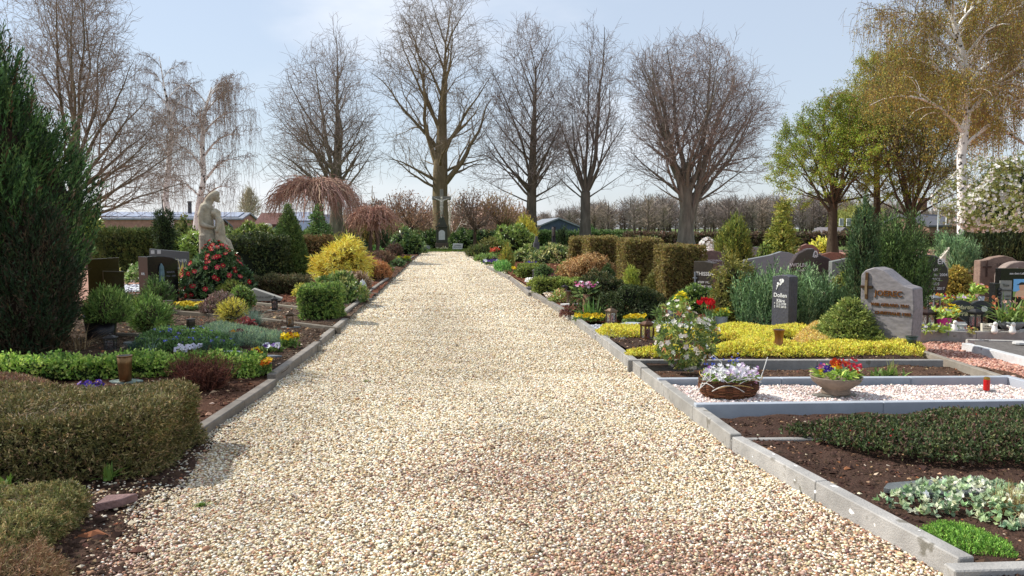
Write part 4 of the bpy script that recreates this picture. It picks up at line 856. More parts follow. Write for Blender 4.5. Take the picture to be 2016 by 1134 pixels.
def twiggy(name, label, cat, u, v, w, h, cols, n=900, z=.08, d=1, r=.002, spread=.9, group=None, kids=3):
    P0 = np.array(gp(u, v, z)); k = mpp(P0); W_, Hh = w * k / 2, h * k; P0[1] += W_ * .3
    a = rng.uniform(0, 2 * PI, n); t = np.abs(rng.normal(0, spread * .5, n)); rr = np.sqrt(rng.uniform(0, 1, n)) * .5
    s0 = np.stack([np.cos(a) * rr * W_, np.sin(a) * rr * W_ * d, np.zeros(n)], 1); l = Hh * rng.uniform(.55, 1.1, n)
    dv = nrm(np.stack([np.cos(a) * t * W_ / Hh, np.sin(a) * t * d * W_ / Hh, np.ones(n)], 1)); m = 5; f = np.linspace(0, 1, m)
    P = s0[:, None] + dv[:, None] * (f[None, :, None] * l[:, None, None]) + np.cumsum(rng.normal(0, .018, (n, m, 3)), 1) * (Hh / .3)
    P[:, :, 2] = np.maximum(P[:, :, 2], .005); b = MB(); tubes(b, P, np.tile(np.linspace(r * 1.3, r * .6, m), (n, 1)), 3, pick([H(c, .8) for c in cols], n, None, .2))
    ns = n * kids; i = rng.choice(n, ns); j = rng.integers(1, m, ns); q = P[i, j]; dd = nrm(rnd3(ns) + (0, 0, .7)); ln = Hh * rng.uniform(.12, .35, ns)
    tubes(b, np.stack([q, q + dd * ln[:, None]], 1), np.tile((r * .8, r * .4), (ns, 1)), 3, pick([H(c, .85) for c in cols], ns, None, .2))
    o = thing(name, label, cat, P0, group=group); b.build('twigs', TWIG(), o); return o

def tuft(name, label, cat, u, v, w, h, cols, n=160, bw=.006, z=.09, lean=.55, group=None, bend=.3, kk=.8, spread=.45):
    P0 = np.array(gp(u, v, z)); k = mpp(P0); R_ = w * k / 2
    a = rng.uniform(0, 2 * PI, n); rr = np.sqrt(rng.uniform(0, 1, n)) * R_ * spread
    b = MB(); blades(b, np.stack([np.cos(a) * rr, np.sin(a) * rr, np.zeros(n)], 1), h * k, bw, pick([H(c, kk) for c in cols], n, None, .15), lean, bend)
    o = thing(name, label, cat, P0, group=group); b.build('foliage', LEAF(), o); return o

def pansies(label, u, v, w, h, cols, n=30, size=6, z=.09, leafc='box', group='clumps of pansies', name='pansy_plant', d=.5, eye=(.05, .02, .03)):
    """a low clump of round flowers over green leaves"""
    P0 = np.array(gp(u, v, z)); k = mpp(P0); W_ = w * k / 2; Hh = h * k; o = thing(name, label, 'pansies' if 'pansy' in name else 'flowers', P0, group=group)
    m = int(60 + n * 8); a = rng.uniform(0, 2 * PI, m); rr = np.sqrt(rng.uniform(0, 1, m)); P = np.stack([np.cos(a) * rr * W_, np.sin(a) * rr * W_ * d, Hh * .55 * rng.uniform(.2, 1, m)], 1)
    b = MB(); kites(b, P, nrm(rnd3(m) + (0, 0, .5)), nrm(rnd3(m) + (0, 0, 1)), size * k * .8, size * k * .5, pick(pal(leafc), m, None, .2)); b.build('foliage', LEAF(), o)
    a = rng.uniform(0, 2 * PI, n); rr = np.sqrt(rng.uniform(0, 1, n)); P = np.stack([np.cos(a) * rr * W_, np.sin(a) * rr * W_ * d, Hh * rng.uniform(.6, 1, n)], 1); N = nrm(rnd3(n) * .4 + (0, -.8, .8))
    b = MB(); flowers(b, P, N, size * k * 1.25, pick([H(c, .9) for c in cols], n, None, .08), 5, eye, .15, .9); b.build('blossoms', PETAL(), o); return o

def dead_twigs(o, n, lim, z, L, cols):
    P = np.stack([rng.uniform(-lim[0], lim[0], n), rng.uniform(-lim[1], lim[1], n), z + rng.normal(0, .018, n)], 1); d = nrm(rnd3(n) * (1, 1, .25) + (.5, -.2, .05)); l = rng.uniform(.4, 1, n) * L
    b = MB(); tubes(b, np.stack([P, P + d * l[:, None] * .5 + (0, 0, .008), P + d * l[:, None]], 1), np.tile((.0012, .001, .0006), (n, 1)), 3, pick([H(c, .85) for c in cols], n)); b.build('dead_twigs', TWIG(), o)
# ---- left, near ---------------------------------------------------------------------------
HG = 'clipped hedges and bushes'
jh_ = bush('juniper_hedge', 'broad clipped dark juniper block with a brown thinning top beside the gravel', 'hedge', 0, 0, 0, 0, ['5c5a2c', '6e6636', '474a26', '7d7044', '8a7450', '9a845c'], 'box', 'yew', leaf=6, cover=2.6, weights=(4, 4, 3, 3, 2, 1), pos=(-3.13, 5.57, .02), dims=(2.56, .98, .40), lump=.10, lk=2.6, seed=4, core='3a3024', corek=.86, rnd=.3, kw=dict(L=2.8, spread=.8, rnd=.6), jit=.22)
patch('juniper_mat', 'flat brown dying juniper mat behind the dark juniper block', 'ground cover', [], .24, ['6c4f3c', '7a5a44', '5a4634', '6b6038', '8a6c52'], 'yew', .022, 2.4, .07, world=[(-4.6, 6.0), (-2.75, 6.05), (-2.9, 6.7), (-3.3, 7.25), (-4.1, 7.5), (-5.1, 7.4)], seed=6, edge=.5, bumpk=3, jit=.25)
jb_ = bush('juniper_bush', 'low clipped browning juniper in the near corner by the reddish flat stone', 'bush', 0, 0, 0, 0, ['646a32', '7a7840', '50562a', '8a7848', '9a8c58'], 'box', 'yew', leaf=6, cover=2.4, pos=(-2.68, 3.95, .02), dims=(1.4, 1.05, .17), lump=.10, seed=14, core='3a3024', rnd=.6, kw=dict(spread=.8, rnd=.6), jit=.22)
dead_twigs(jh_, 900, (1.2, .44), .39, .08, ['b0a088', '9a8a78', '7a6048', 'c8b8a0'])
dead_twigs(jb_, 850, (.6, .5), .175, .07, ['b0a088', '8a7458', '7a6048'])
bush('dry_thatch', 'dry rust brown juniper twigs hanging at the lowest edge beside the path', 'bush', 0, 0, 0, 0, ['7a5a3c', '8f6c4c', '6c5034', '98805c', '6a6238'], 'mat', 'thread', leaf=6, cover=2.0, pos=(-2.0, 3.5, .01), dims=(.55, .6, .15), lump=.12, seed=15, core='3a2a1e', rnd=.6, kw=dict(L=5, lw=.22))
patch('heather', 'pale flowering heather spikes standing in the near browning juniper', 'heather', [], .06, ['b0a890', 'b8b0a0', '7f8a48', '8a9050', '9a9868', '6f7a3c'], 'heath', .012, 1.6, .15, world=[(-3.2, 3.5), (-2.3, 3.5), (-2.35, 3.95), (-2.7, 4.3), (-3.3, 4.3)], seed=41, kw=dict(spread=.35, rnd=.3), thin=.3)
tuft('weed', 'bright green weed growing at the foot of the dark juniper block', 'weed', 212, 945, 34, 34, ['7f9f48', '96b058'], 26, .02, .03, .7)
tuft('weed', 'small green sprout standing in the soil before the juniper block', 'weed', 10, 960, 50, 34, ['6f8f3c', '89a54c'], 22, .02, .03, .8)
tuft('weed', 'tiny tuft of grass growing in the gravel by the reddish stone', 'weed', 398, 996, 26, 10, ['7f9a3f', '6a8a35'], 60, .005, .005, .9)
tuft('weed', 'little weed at the joint of two kerb stones by the twiggy shrub', 'weed', 535, 765, 18, 20, ['8a9a3f', '6a8a35'], 24, .008, .0, .6)
tuft('weed', 'small yellowish moss tuft lying in the middle of the gravel path', 'weed', 722, 752, 18, 6, ['8a8a3f', 'a09a50'], 40, .006, .005, 1.)
twiggy('barberry_shrub', 'leafless reddish brown twiggy shrub before the bright green hedge', 'shrub', 392, 768, 128, 58, ['5f3c34', '74493c', '8a5a48', '4c332c'], 700, .07, 1, .0022, 1.1)
bush('box_hedge', 'low bright green box hedge running along the grave with the bronze vase', 'hedge', 0, 0, 0, 0, ['88a838', '9cb848', '688a32', '527428', 'aec058'], 'box', 'box', leaf=6.5, cover=2.5, pos=(-3.86, 8.36, .07), dims=(3.8, .32, .19), lump=.22, lk=3, seed=9, group=HG, core='2c3a1e', rnd=.4, kw=dict(up=1.0, L=2.2), corek=.8)
pansies('violet crocuses beside the brown juniper mat', 180, 776, 44, 24, ['5a3fa0', '6f50b8', '4a3390'], 16, 12, .08, group=None, name='crocus', eye=(.7, .4, .05))
pansies('single violet crocus at the brown juniper mat', 6, 800, 18, 20, ['6446ac', '5a3fa0'], 4, 12, .12, group=None, name='crocus', eye=(.7, .4, .05))
tuft('ornamental_grass', 'dry straw coloured grass arching at the foot of the dark cypress', 'ornamental grass', 140, 690, 150, 62, ['c8b088', 'a88a62', '8a6c4a', 'b89c74'], 150, .006, .08, 1.3, bend=.8)
# big cypress ------------------------------------------------------------------------------
bush('cypress_tree', 'massive dark green cypress with a brown bare side standing over the beds', 'tree', 0, 0, 0, 0, ['314a28', '40602f', '24381f', '54743a', '66803f', '54402c'], 'egg', 'flame', weights=(4, 4, 3, 3, 1.5, .7), leaf=6.5, cover=2.5, pos=(-6.0, 10.5, .05), dims=(2.25, 2.2, 4.2), lump=.2, lk=8, seed=2, core='33261c', corek=.86, prof=[(0, .8), (.08, .92), (.3, 1), (.5, .98), (.68, .84), (.82, .58), (.93, .3), (1, .04)], inset=4, part='crown')
bush('cypress_tree', 'smaller brown stained cypress part leaning before the dark cypress', 'tree', 0, 0, 0, 0, ['2c4028', '38462a', '40382a', '4a3c2a', '26381f'], 'egg', 'plume', leaf=7, cover=2.2, pos=(-5.15, 10.1, .05), dims=(1.1, 1.0, 2.1), lump=.14, seed=12, core='33261c', corek=.82, kw=dict(L=4.5, up=1.1), inset=2.5, part='crown')
# left, middle -----------------------------------------------------------------------------
BG = 'small conifers on the left graves'
bush('dwarf_conifer', 'dwarf conifer with fanned green tips growing in the black planter', 'conifer', 203, 636, 84, 62, ['5f7a34', '78923f', '48622a', '8a9f4a'], 'dome', 'plume', leaf=6, z=.32, kw=dict(up=.8, out=1), group=BG, seed=3)
bush('dwarf_conifer', 'rounded green conifer between the planter and the bronze vase', 'conifer', 287, 655, 68, 62, ['54702f', '6f8a3a', '3f5a28', '829a48'], 'ball', 'plume', leaf=5.5, kw=dict(up=.7, out=1), group=BG)
bush('dwarf_conifer', 'darker taller conifer before the black curved headstone', 'conifer', 303, 615, 52, 60, ['3f5a2a', '587236', '33491f', '6f8a42'], 'egg', 'plume', leaf=5, kw=dict(up=.7, out=1), group=BG)
bush('dwarf_conifer', 'small dark conifer peeping out beside the planter rim', 'conifer', 240, 630, 42, 50, ['3f5a2a', '4f6830', '33491f'], 'egg', 'plume', leaf=5, kw=dict(up=.7), group=BG)
bush('leafy_weed', 'pale leaved little plant at the foot of the rounded conifer', 'plant', 312, 655, 20, 24, ['9ab04c', 'b0c060', '7f9a3f'], 'egg', 'leaf', leaf=5, core=None)
patch('periwinkle', 'green ground cover with blue periwinkle flowers before the low edging', 'ground cover', [(270, 672), (330, 650), (400, 655), (455, 672), (470, 690), (430, 697), (300, 694), (262, 690)], .085, ['4c6a34', '5f7f3a', '3d562c', '6f8a48'], 'leaf', .03, 3.0, flower=(90, .06, ['5a62c8', '6f78d8', '7a6ac0'], 5, (.8, .8, .9)), seed=8)
patch('blue_fescue', 'blue grey fescue grass patch between the pansies and the amber lantern', 'ground cover', [(395, 655), (430, 645), (500, 655), (560, 668), (572, 680), (500, 685), (430, 680)], .07, ['5f7860', '748a70', '4c6450', '86986c'], 'heath', .03, 2.4, seed=18, kw=dict(lw=.2, ll=1.8))
tuft('blue_fescue', 'tall tuft of blue grey grass behind the golden ball conifer', 'ornamental grass', 500, 640, 58, 36, PAL['blue'], 260, .006, .1, .7)
tuft('blue_fescue', 'blue grey grass mound spreading in front of the periwinkle', 'ornamental grass', 420, 694, 80, 26, ['5f7a68', '6f8a78', '4f6858'], 300, .006, .09, .9)
tuft('blue_fescue', 'dark blue green grass cushion near the bright hedge', 'ornamental grass', 270, 690, 70, 24, ['4a6656', '5c786a', '3f584a'], 260, .006, .09, .9)
tuft('daffodil_leaves', 'few upright grey green leaves rising behind the bright hedge', 'plant', 293, 705, 40, 46, ['8fa890', '7a9478'], 12, .012, .09, .5)
bush('golden_conifer', 'golden yellow ball conifer in front of the heather mound', 'conifer', 455, 634, 42, 38, ['a59a2e', 'b8ac3a', '7f8030', 'c8bc48'], 'ball', 'plume', leaf=4.5, kw=dict(up=.6, out=1), group=BG)
bush('box_ball', 'clipped yellowish green box ball below the red camellia', 'bush', 452, 590, 52, 38, ['8a8f38', '9aa044', '6a7a30', '7a8434'], 'ball', 'box', leaf=4, group=HG, d=.9)
bush('box_ball', 'green box ball to one side of the yellowish one', 'bush', 472, 614, 46, 50, ['6a8030', '7d923c', '4f6a2a'], 'ball', 'box', leaf=4, group=HG)
bush('heather', 'brownish purple winter heather mound behind the golden ball conifer', 'heather', 430, 622, 78, 42, ['7a5f58', '8a6c60', '6a6a48', '5f4c46', '96807a'], 'dome', 'heath', leaf=4.5, d=.8)
bush('heuchera', 'dark red leaved low plant before the blue grey tuft', 'plant', 480, 650, 34, 22, ['7a3434', '8f4440', '5a2a2c'], 'dome', 'leaf', leaf=5, core=None)
bush('box_cube', 'large clipped box bush with rounded top beside the path', 'bush', 628, 628, 80, 64, ['5f7a30', '718c38', '48622a', '84963f'], 'box', 'box', d=.85, leaf=4, cover=2.6, lump=.1, rnd=.48, group=HG, core='2f3a1e')
bush('rhododendron', 'leafy evergreen shrub spreading beside the clipped box bush', 'shrub', 665, 596, 104, 62, ['55702f', '6b8438', '3f5a28', '849448', '9aa05a'], 'dome', 'rhodo', leaf=6, d=.8, lump=.2, core='3a3a22', corek=.7)
bush('spindle_shrub', 'small yellow variegated shrub behind the clipped box bush', 'shrub', 592, 583, 26, 22, ['d8c84a', 'b8b040', '8a9038'], 'dome', 'leaf', leaf=4, core=None)
bush('heath_shrub', 'brown and white speckled low shrub behind the white lantern', 'shrub', 690, 570, 76, 32, ['8a6a50', '7a5a44', 'a08a70', 'b8a890', '6a5a3a'], 'mat', 'heath', leaf=4, d=.6)
bush('golden_thread_cypress', 'bright yellow thread cypress spilling over the low bed', 'conifer', 672, 552, 100, 82, 'gold', 'dome', 'thread', leaf=5.5, cover=2.4, lump=.2, lk=8, core='6a5a20', corek=.8, d=.9)
bush('yellow_green_shrub', 'yellow green thread cypress top standing over the bright yellow one', 'conifer', 660, 518, 70, 50, ['a8a030', '8f9434', 'c0b038', '75802f'], 'dome', 'thread', leaf=5, core='5a5420', lump=.2)
bush('long_hedge', 'long low dark hedge behind the grey pillow stone', 'hedge', 545, 578, 112, 28, ['4c4f2c', '5f5a34', '3b4024', '6e5f40'], 'box', 'yew', leaf=4, d=.45, core='32281c', group=HG, lump=.15)
bush('dwarf_spruce', 'dense dark green dwarf spruce shaped like a perfect cone', 'conifer', 565, 546, 76, 142, ['4a5f2a', '5a6f32', '3a4e22', '67793a'], 'cone', 'yew', leaf=3.6, cover=2.6, lump=.05, core='26301a', corek=.88)
bush('young_spruce', 'irregular young spruce with a leading shoot beside the cone shaped one', 'conifer', 622, 520, 66, 112, ['4f6a38', '62803f', '3f562c', '748c48'], 'spire', 'flat', leaf=4.5, lump=.28, lk=9, core='3a3220', corek=.45, cover=1.9)
bush('dark_hedge', 'dark clipped hedge behind the statue and the cone spruce', 'hedge', 505, 548, 120, 80, ['3b4a26', '4a5730', '2f3c20', '58602f'], 'box', 'box', leaf=4, d=.4, group=HG, core='20281a', lump=.12)
bush('beech_hedge', 'brownish clipped hedge behind the cone spruce', 'hedge', 600, 530, 100, 62, ['8a6c3e', '7a6034', '6a5f2e', '9a7c4a'], 'box', 'box', leaf=4, d=.4, group=HG, core='4a3820', lump=.06)
# camellia ----------------------------------------------------------------------------------
bush('camellia', 'glossy dark camellia covered with red flowers below the statue', 'shrub', 420, 588, 130, 112, ['2f4a26', '3d5a2c', '4f6a38', '24381f', '6a8050'], 'dome', 'rhodo', leaf=5, d=.8, lump=.16, core='222a18', corek=.8, flower=(135, 11, ['d8364a', 'c42a38', 'e0505e', 'b82430'], .2, 6, (.8, .55, .2)), kw=dict(spread=.9))
bush('camellia', 'thin upper camellia twigs with pale leaves climbing before the statue', 'shrub', 432, 530, 54, 70, ['5a7040', '75885a', '3f5a2c', '98a080'], 'egg', 'rhodo', leaf=4.5, cover=1.0, core=None)
# left back --------------------------------------------------------------------------------
bush('yew_hedge', 'long square clipped yew hedge before the brick farm building', 'hedge', 262, 540, 146, 84, ['3f4f22', '525f2a', '2f3c1a', '5f6a30'], 'box', 'yew', leaf=4.5, d=.3, cover=2.6, lump=.04, group=HG, core='20261a', kw=dict(up=1.2))
bush('columnar_yew', 'dark narrow clipped yew column at the end of the square hedge', 'conifer', 322, 545, 32, 130, ['2f4020', '3c4f26', '26341a'], 'column', 'yew', leaf=4, cover=2.4, lump=.08, core='1c2416', prof=[(0, .8), (.1, 1), (.9, 1), (.97, .8), (1, .3)])
bush('laurel_shrub', 'yellow green laurel shrub before the farm building beside the cypress', 'shrub', 172, 500, 60, 92, ['8f9f38', 'a8b048', '6a8030', '55702f'], 'dome', 'rhodo', leaf=6, core='3a4020', lump=.2)
bush('laurel_shrub', 'mixed green shrub between the yew column and the statue', 'shrub', 362, 520, 48, 90, ['6f7f38', '859048', '55682e', '94945a'], 'egg', 'leaf', leaf=5, core='3a3c20', lump=.2)
bush('laurel_shrub', 'light green leafy shrub behind the grey headstone with the cross', 'shrub', 365, 540, 90, 78, ['8a9f40', '9cb04c', '6a8034', '7a8a38'], 'dome', 'rhodo', leaf=5.5, core='3a4020', lump=.25)
bush('rhododendron', 'leathery green rhododendron behind the dark stone stele', 'shrub', 490, 500, 110, 62, ['5f7430', '768a3c', '4a5f28', '8a9848'], 'dome', 'rhodo', leaf=5, core='3a4020', d=.5, lump=.2)
bush('snowdrop_plants', 'leafy green plants before the square yew hedge', 'plant', 268, 556, 46, 34, ['6a8a40', '86a054', '9aa870', '4f6a30'], 'dome', 'leaf', leaf=5, core='3a3c20', flower=(14, 6, ['f0f0e8', 'e8e8d8'], .5))
bush('low_shrub', 'low yellowish shrub beside the polished brown headstone', 'shrub', 222, 552, 30, 20, ['8a9038', 'a0a044'], 'dome', 'leaf', leaf=4.5)
tuft('iris_leaves', 'upright pale green leaves beside the grey headstone with the cross', 'plant', 352, 562, 40, 54, ['8aa048', 'a8b860', 'd8cf6a'], 40, .03, .1, .4)
# far left strip along the path ----------------------------------------------------------------
RG = 'rhododendrons towards the end of the path'
bush('rhododendron', 'broad dark rhododendron at the end of the path beside the lawn', 'shrub', 800, 500, 64, 46, 'rhodo', 'dome', 'rhodo', leaf=4.5, group=RG, core='20281a', d=.8, lump=.2)
bush('rhododendron', 'lighter leaved rhododendron behind the darker broad one', 'shrub', 768, 495, 92, 52, ['6a8038', '7d9244', '4f682c', '94a054'], 'dome', 'rhodo', leaf=4.5, group=RG, core='28301a', d=.8, lump=.2)
bush('rhododendron', 'rhododendron immediately beside the cross pedestal toward the globe maples', 'shrub', 846, 488, 50, 36, 'rhodo', 'dome', 'rhodo', leaf=4.2, group=RG, core='20281a', lump=.2)
bush('rhododendron', 'dark rhododendron on the far side of the cross behind the white tablet', 'shrub', 912, 488, 60, 34, 'rhodo', 'dome', 'rhodo', leaf=4.2, group=RG, core='20281a', lump=.2)
bush('rhododendron', 'long dark rhododendron bank beyond the white tablet', 'shrub', 958, 488, 90, 32, 'rhodo', 'dome', 'rhodo', leaf=4.2, group=RG, core='20281a', d=.6, lump=.2)
bush('thuja', 'olive brown upright conifer beside the small twisted tree', 'conifer', 717, 505, 36, 58, ['6a6028', '7f7030', '55552a', '8a7838'], 'column', 'plume', leaf=4.5, core='3a3420')
bush('thuja', 'dark green conifer close to the trunk of the small twisted tree', 'conifer', 748, 498, 36, 50, ['34482a', '40562f', '2a3a22'], 'egg', 'plume', leaf=4.5)
bush('evergreen_shrub', 'dark leafy shrub behind the bright yellow thread cypress', 'shrub', 690, 512, 70, 50, ['3f5a34', '55703f', '2f4628', '6f8a58'], 'dome', 'rhodo', leaf=4.5, core='20281a')
bush('heath_mat', 'brown heather mat beyond the orange carpet', 'heather', 745, 523, 66, 24, ['6a4a3c', '7a5a44', '584034', '6a5a3a'], 'mat', 'heath', leaf=4, d=.9, group='heather carpets along the path')
bush('heath_mat', 'orange brown heather carpet hanging over the kerb', 'heather', 735, 548, 66, 30, 'orange', 'mat', 'heath', leaf=4, d=.9, group='heather carpets along the path', lump=.12)
bush('heath_mat', 'pinkish brown heather carpet behind the orange one', 'heather', 715, 531, 70, 22, ['9a6a50', '8a5c46', 'a87a5a'], 'mat', 'heath', leaf=4, d=.8, group='heather carpets along the path')
bush('box_hedge', 'thin green hedge strip between two heather carpets', 'hedge', 744, 537, 60, 16, ['55702f', '6a8038', '7f7a40'], 'mat', 'box', leaf=4, d=.5, group=HG)
bush('heath_mat', 'dark brown rounded shrub before the rhododendrons', 'heather', 775, 503, 34, 18, ['5a4438', '6a5040', '483a30'], 'dome', 'heath', leaf=4, group='heather carpets along the path')
bush('evergreen_shrub', 'bright green leafy plants beside the small twisted tree', 'shrub', 740, 510, 34, 22, ['5f8a3c', '74a04a', '4a6f30'], 'dome', 'leaf', leaf=4.5)
bush('evergreen_shrub', 'green groundcover beside the dark kerb stone end', 'shrub', 783, 525, 20, 16, ['3f5a34', '58703f'], 'dome', 'leaf', leaf=4)
pansies('yellow flowers before the dark rhododendron at the path end', 792, 515, 34, 10, ['e0d028', 'c8c030', 'a8b838'], 26, 5)
pansies('yellow green flowering clump beside the brown shrub', 775, 519, 26, 12, ['b8c030', '9aac38'], 14, 5)
# ---- right, near -----------------------------------------------------------------------------
patch('cotoneaster', 'dark green cotoneaster mat with a few red berries in the near bed', 'ground cover', [], .15, ['3a4a24', '4a5a30', '2f3c1d', '585c34', '60483a'], 'leaf', .020, 3.2, .08, world=[(2.42, 5.55), (2.55, 5.42), (2.85, 4.95), (3.25, 4.72), (4.0, 4.62), (6.2, 4.7), (6.3, 5.6), (4.6, 5.78), (3.4, 5.68)], seed=12, edge=.22, bumpk=5, flower=(46, .016, ['c8382c', 'b02a22'], 5, None), jit=.2)
patch('variegated_ivy', 'cream edged ivy lying half over the slate plate', 'ground cover', [(1728, 990), (1790, 966), (1900, 962), (2030, 968), (2080, 1030), (1990, 1050), (1910, 1024), (1810, 1018)], .07, ['a8b890', 'c8d0a8', '7a9070', '95a878', 'd8d8b8', '5f7a58', '8aa07c'], 'rhodo', .024, 1.6, .075, seed=22, edge=.1, kw=dict(lw=.95, ll=1.4, spread=1.3), mtl=LEAF())
patch('moss_phlox', 'bright green mossy cushion in front of the ivy', 'ground cover', [(1795, 1055), (1840, 1034), (1900, 1038), (1985, 1075), (2004, 1104), (1930, 1098), (1850, 1085)], .055, ['5f8a28', '74a030', '4a7022', '8ab040'], 'heath', .013, 2.4, .07, seed=23, edge=.1)
patch('heather', 'reddish brown low heather beside the green moss', 'heather', [], .1, ['8a5a4a', '9a6c58', '7a6a44', '6a4438'], 'heath', .018, 1.8, .07, world=[(3.25, 3.62), (3.5, 3.68), (3.8, 3.6), (3.75, 3.42), (3.4, 3.42)], seed=24, edge=.08)
tuft('ornamental_grass', 'dry straw coloured grass tuft behind the ivy', 'ornamental grass', 1985, 1010, 110, 60, ['c8b080', 'b0985f', '9a8a50', 'd8c898'], 260, .004, .08, .8)
patch('euonymus_carpet', 'long yellow leaved euonymus carpet enclosing the stele and the bare soil', 'ground cover', [(1234, 705), (1500, 705), (1814, 703), (1822, 690), (1700, 668), (1560, 652), (1172, 655), (1182, 665), (1330, 668), (1460, 674), (1440, 690), (1300, 698), (1228, 699)], .10, ['e4cf1c', 'd4c01c', 'efe030', 'b4a81c', '9c9c24', 'd0b040'], 'leaf', .02, 2.9, .1, seed=31, edge=.1, bumpk=7, jit=.26, thin=.12)
patch('euonymus_carpet', 'tan coloured dry patch of the euonymus before the stele', 'ground cover', [(1560, 676), (1590, 655), (1660, 655), (1690, 672), (1640, 690), (1580, 690)], .155, ['c8a85a', 'b8934c', 'd8be78', 'cbb040'], 'leaf', .018, 2.4, .1, seed=33)
bush('nest_spruce', 'dome shaped spreading spruce in front of the grey wavy headstone', 'conifer', 1693, 684, 140, 94, ['6f7e36', '82903e', '5a6a2e', '949a4c'], 'dome', 'flat', leaf=4.8, d=.9, cover=2.6, lump=.12, lk=9, core='3a3a20', prof=[(0, .9), (.12, 1), (.35, .82), (.65, .56), (.88, .28), (1, .04)])
bush('juniper', 'wide blue green juniper with upright sprays behind the dark stele', 'shrub', 1560, 642, 212, 116, ['5a7548', '6c8a56', '486340', '86a26c', '3c5534'], 'vase', 'plume', leaf=5.5, d=.6, cover=2.5, lump=.14, lk=10, core='2a3420', corek=.78, prof=[(0, .82), (.25, .95), (.6, 1), (.85, .9), (1, .5)], kw=dict(L=6), plumes=(26, .2, .16))
bush('juniper', 'outer spreading part of the blue green juniper beside the spruce', 'shrub', 1650, 640, 60, 70, ['5a7548', '6c8a56', '486340'], 'egg', 'plume', leaf=5.5, core='2a3420', kw=dict(L=5))
bush('yew_bush', 'tall broad dark yew with many upright tips behind the wavy headstone', 'shrub', 1766, 640, 150, 236, ['445a2a', '546c32', '364a24', '647c3c', '2e3f1e'], 'column', 'plume', leaf=6, d=.75, cover=2.6, lump=.12, lk=11, core='22301a', corek=.8, prof=[(0, .8), (.15, .93), (.5, 1), (.8, .97), (.94, .82), (1, .45)], kw=dict(L=6.5), part='crown', plumes=(11, .42, .04))
bush('yew_bush', 'narrow darker yew standing against the broad yew', 'shrub', 1702, 648, 52, 240, ['3a5230', '48643a', '2f4428', '54603a'], 'column', 'plume', leaf=5.5, cover=2.5, lump=.12, core='28281a', corek=.78, kw=dict(L=5), part='crown')
bush('round_bush', 'rounded yellowish green bush between juniper and tall yew', 'bush', 1664, 618, 52, 76, ['8a8a34', '9c983c', '6f7a30'], 'egg', 'box', leaf=4.5, core='3a3a20', group=HG)
bush('pieris', 'airy pieris shrub with white flowers and reddish new leaves on a short stem', 'shrub', 1356, 738, 106, 120, ['5a6f2c', '7a8a38', '48602a', '94953f', 'b06a40'], 'ball', 'rhodo', weights=(4, 4, 4, 2, .7), leaf=8, cover=1.7, z=.07, lump=.3, lk=7, core=None, shift=.15, flower=(80, 12, ['f2ece0', 'e8e0d0', 'f5f0e8'], .3, 5, None), prof=[(.1, .2), (.22, .6), (.45, .98), (.65, 1), (.85, .75), (1, .15)], kw=dict(lw=.42))
sp = thing('weed', 'green leafy weed in the soil strip beside the bowl', 'weed', gp(1737, 743, .07)); b = MB(); blades(b, rng.normal(0, .05, (34, 3)) * (1.6, .5, 0), .12, .035, pick([H('7a9a48', .8), H('96ac58', .8)], 34), .7); b.build('foliage', LEAF(), sp)
tuft('weed', 'pale flowering weed with a yellow green head in the soil strip', 'weed', 1754, 742, 22, 42, ['b8c070', '8fa050', 'd8d890'], 14, .02, .07, .3)
# ---- right, middle -----------------------------------------------------------------------------
bush('cotoneaster_bush', 'dark rounded evergreen bush before the square beech hedges', 'bush', 1245, 628, 140, 66, ['34431f', '424f28', '2a3619', '4c5230'], 'dome', 'box', leaf=4.2, d=.6, cover=2.6, lump=.2, core='20241a', group=HG)
bush('cotoneaster_bush', 'dark clipped evergreen bush behind the vase with pink flowers', 'bush', 1185, 616, 90, 66, ['3b4522', '4c5228', '2f3a1c', '5a5430'], 'box', 'box', leaf=4, d=.6, cover=2.6, rnd=.45, lump=.2, core='20241a', group=HG)
bush('box_hedge', 'low square box hedge beside the reddish mulch', 'hedge', 1082, 578, 58, 28, ['6a7a2c', '7d8a34', '525f24', '8a923c'], 'box', 'box', leaf=3.6, d=.7, group=HG, core='2f3419', lump=.06)
bush('box_hedge', 'long flat box hedge reaching behind the dark bushes', 'hedge', 1150, 578, 100, 24, ['7a8a30', '8c983a', '606f2a'], 'box', 'box', leaf=3.6, d=.8, group=HG, core='2f3419', lump=.08)
bush('box_hedge', 'small square box hedge beside the yellow daffodils', 'hedge', 1040, 546, 38, 18, ['6a7a2c', '7d8a34', '525f24'], 'box', 'box', leaf=3.4, d=.8, group=HG, core='2f3419', lump=.06)
bush('box_hedge', 'thin box hedge behind the small square one', 'hedge', 1045, 530, 44, 8, ['7a8a30', '8c983a', '606f2a'], 'box', 'box', leaf=3.4, d=.8, group=HG, core='2f3419', lump=.06)
bush('low_box', 'yellowish groundcover at the corner of the low square hedge', 'ground cover', 1048, 563, 18, 9, ['a0a838', '8a9838'], 'dome', 'box', leaf=3.5)
bush('hydrangea', 'straw coloured dry hydrangea bush before the beech hedges', 'shrub', 1163, 552, 104, 50, ['a8824e', 'b8965e', '8c6c40', '9a7440', 'c0a270'], 'dome', 'heath', leaf=4.5, d=.8, core='5a4428', lump=.2, kw=dict(spread=.9, rnd=.8))
bush('green_shrub', 'green shrub at the side of the dry hydrangea', 'shrub', 1118, 546, 40, 34, ['6a7f34', '7f9240', '54682c'], 'dome', 'leaf', leaf=4, core='3a4020')
bush('box_ball', 'dark green box ball beside the small square hedge', 'bush', 1071, 552, 34, 30, ['48602a', '587033', '3a4c22'], 'ball', 'box', leaf=3.6, group=HG, core='26301a')
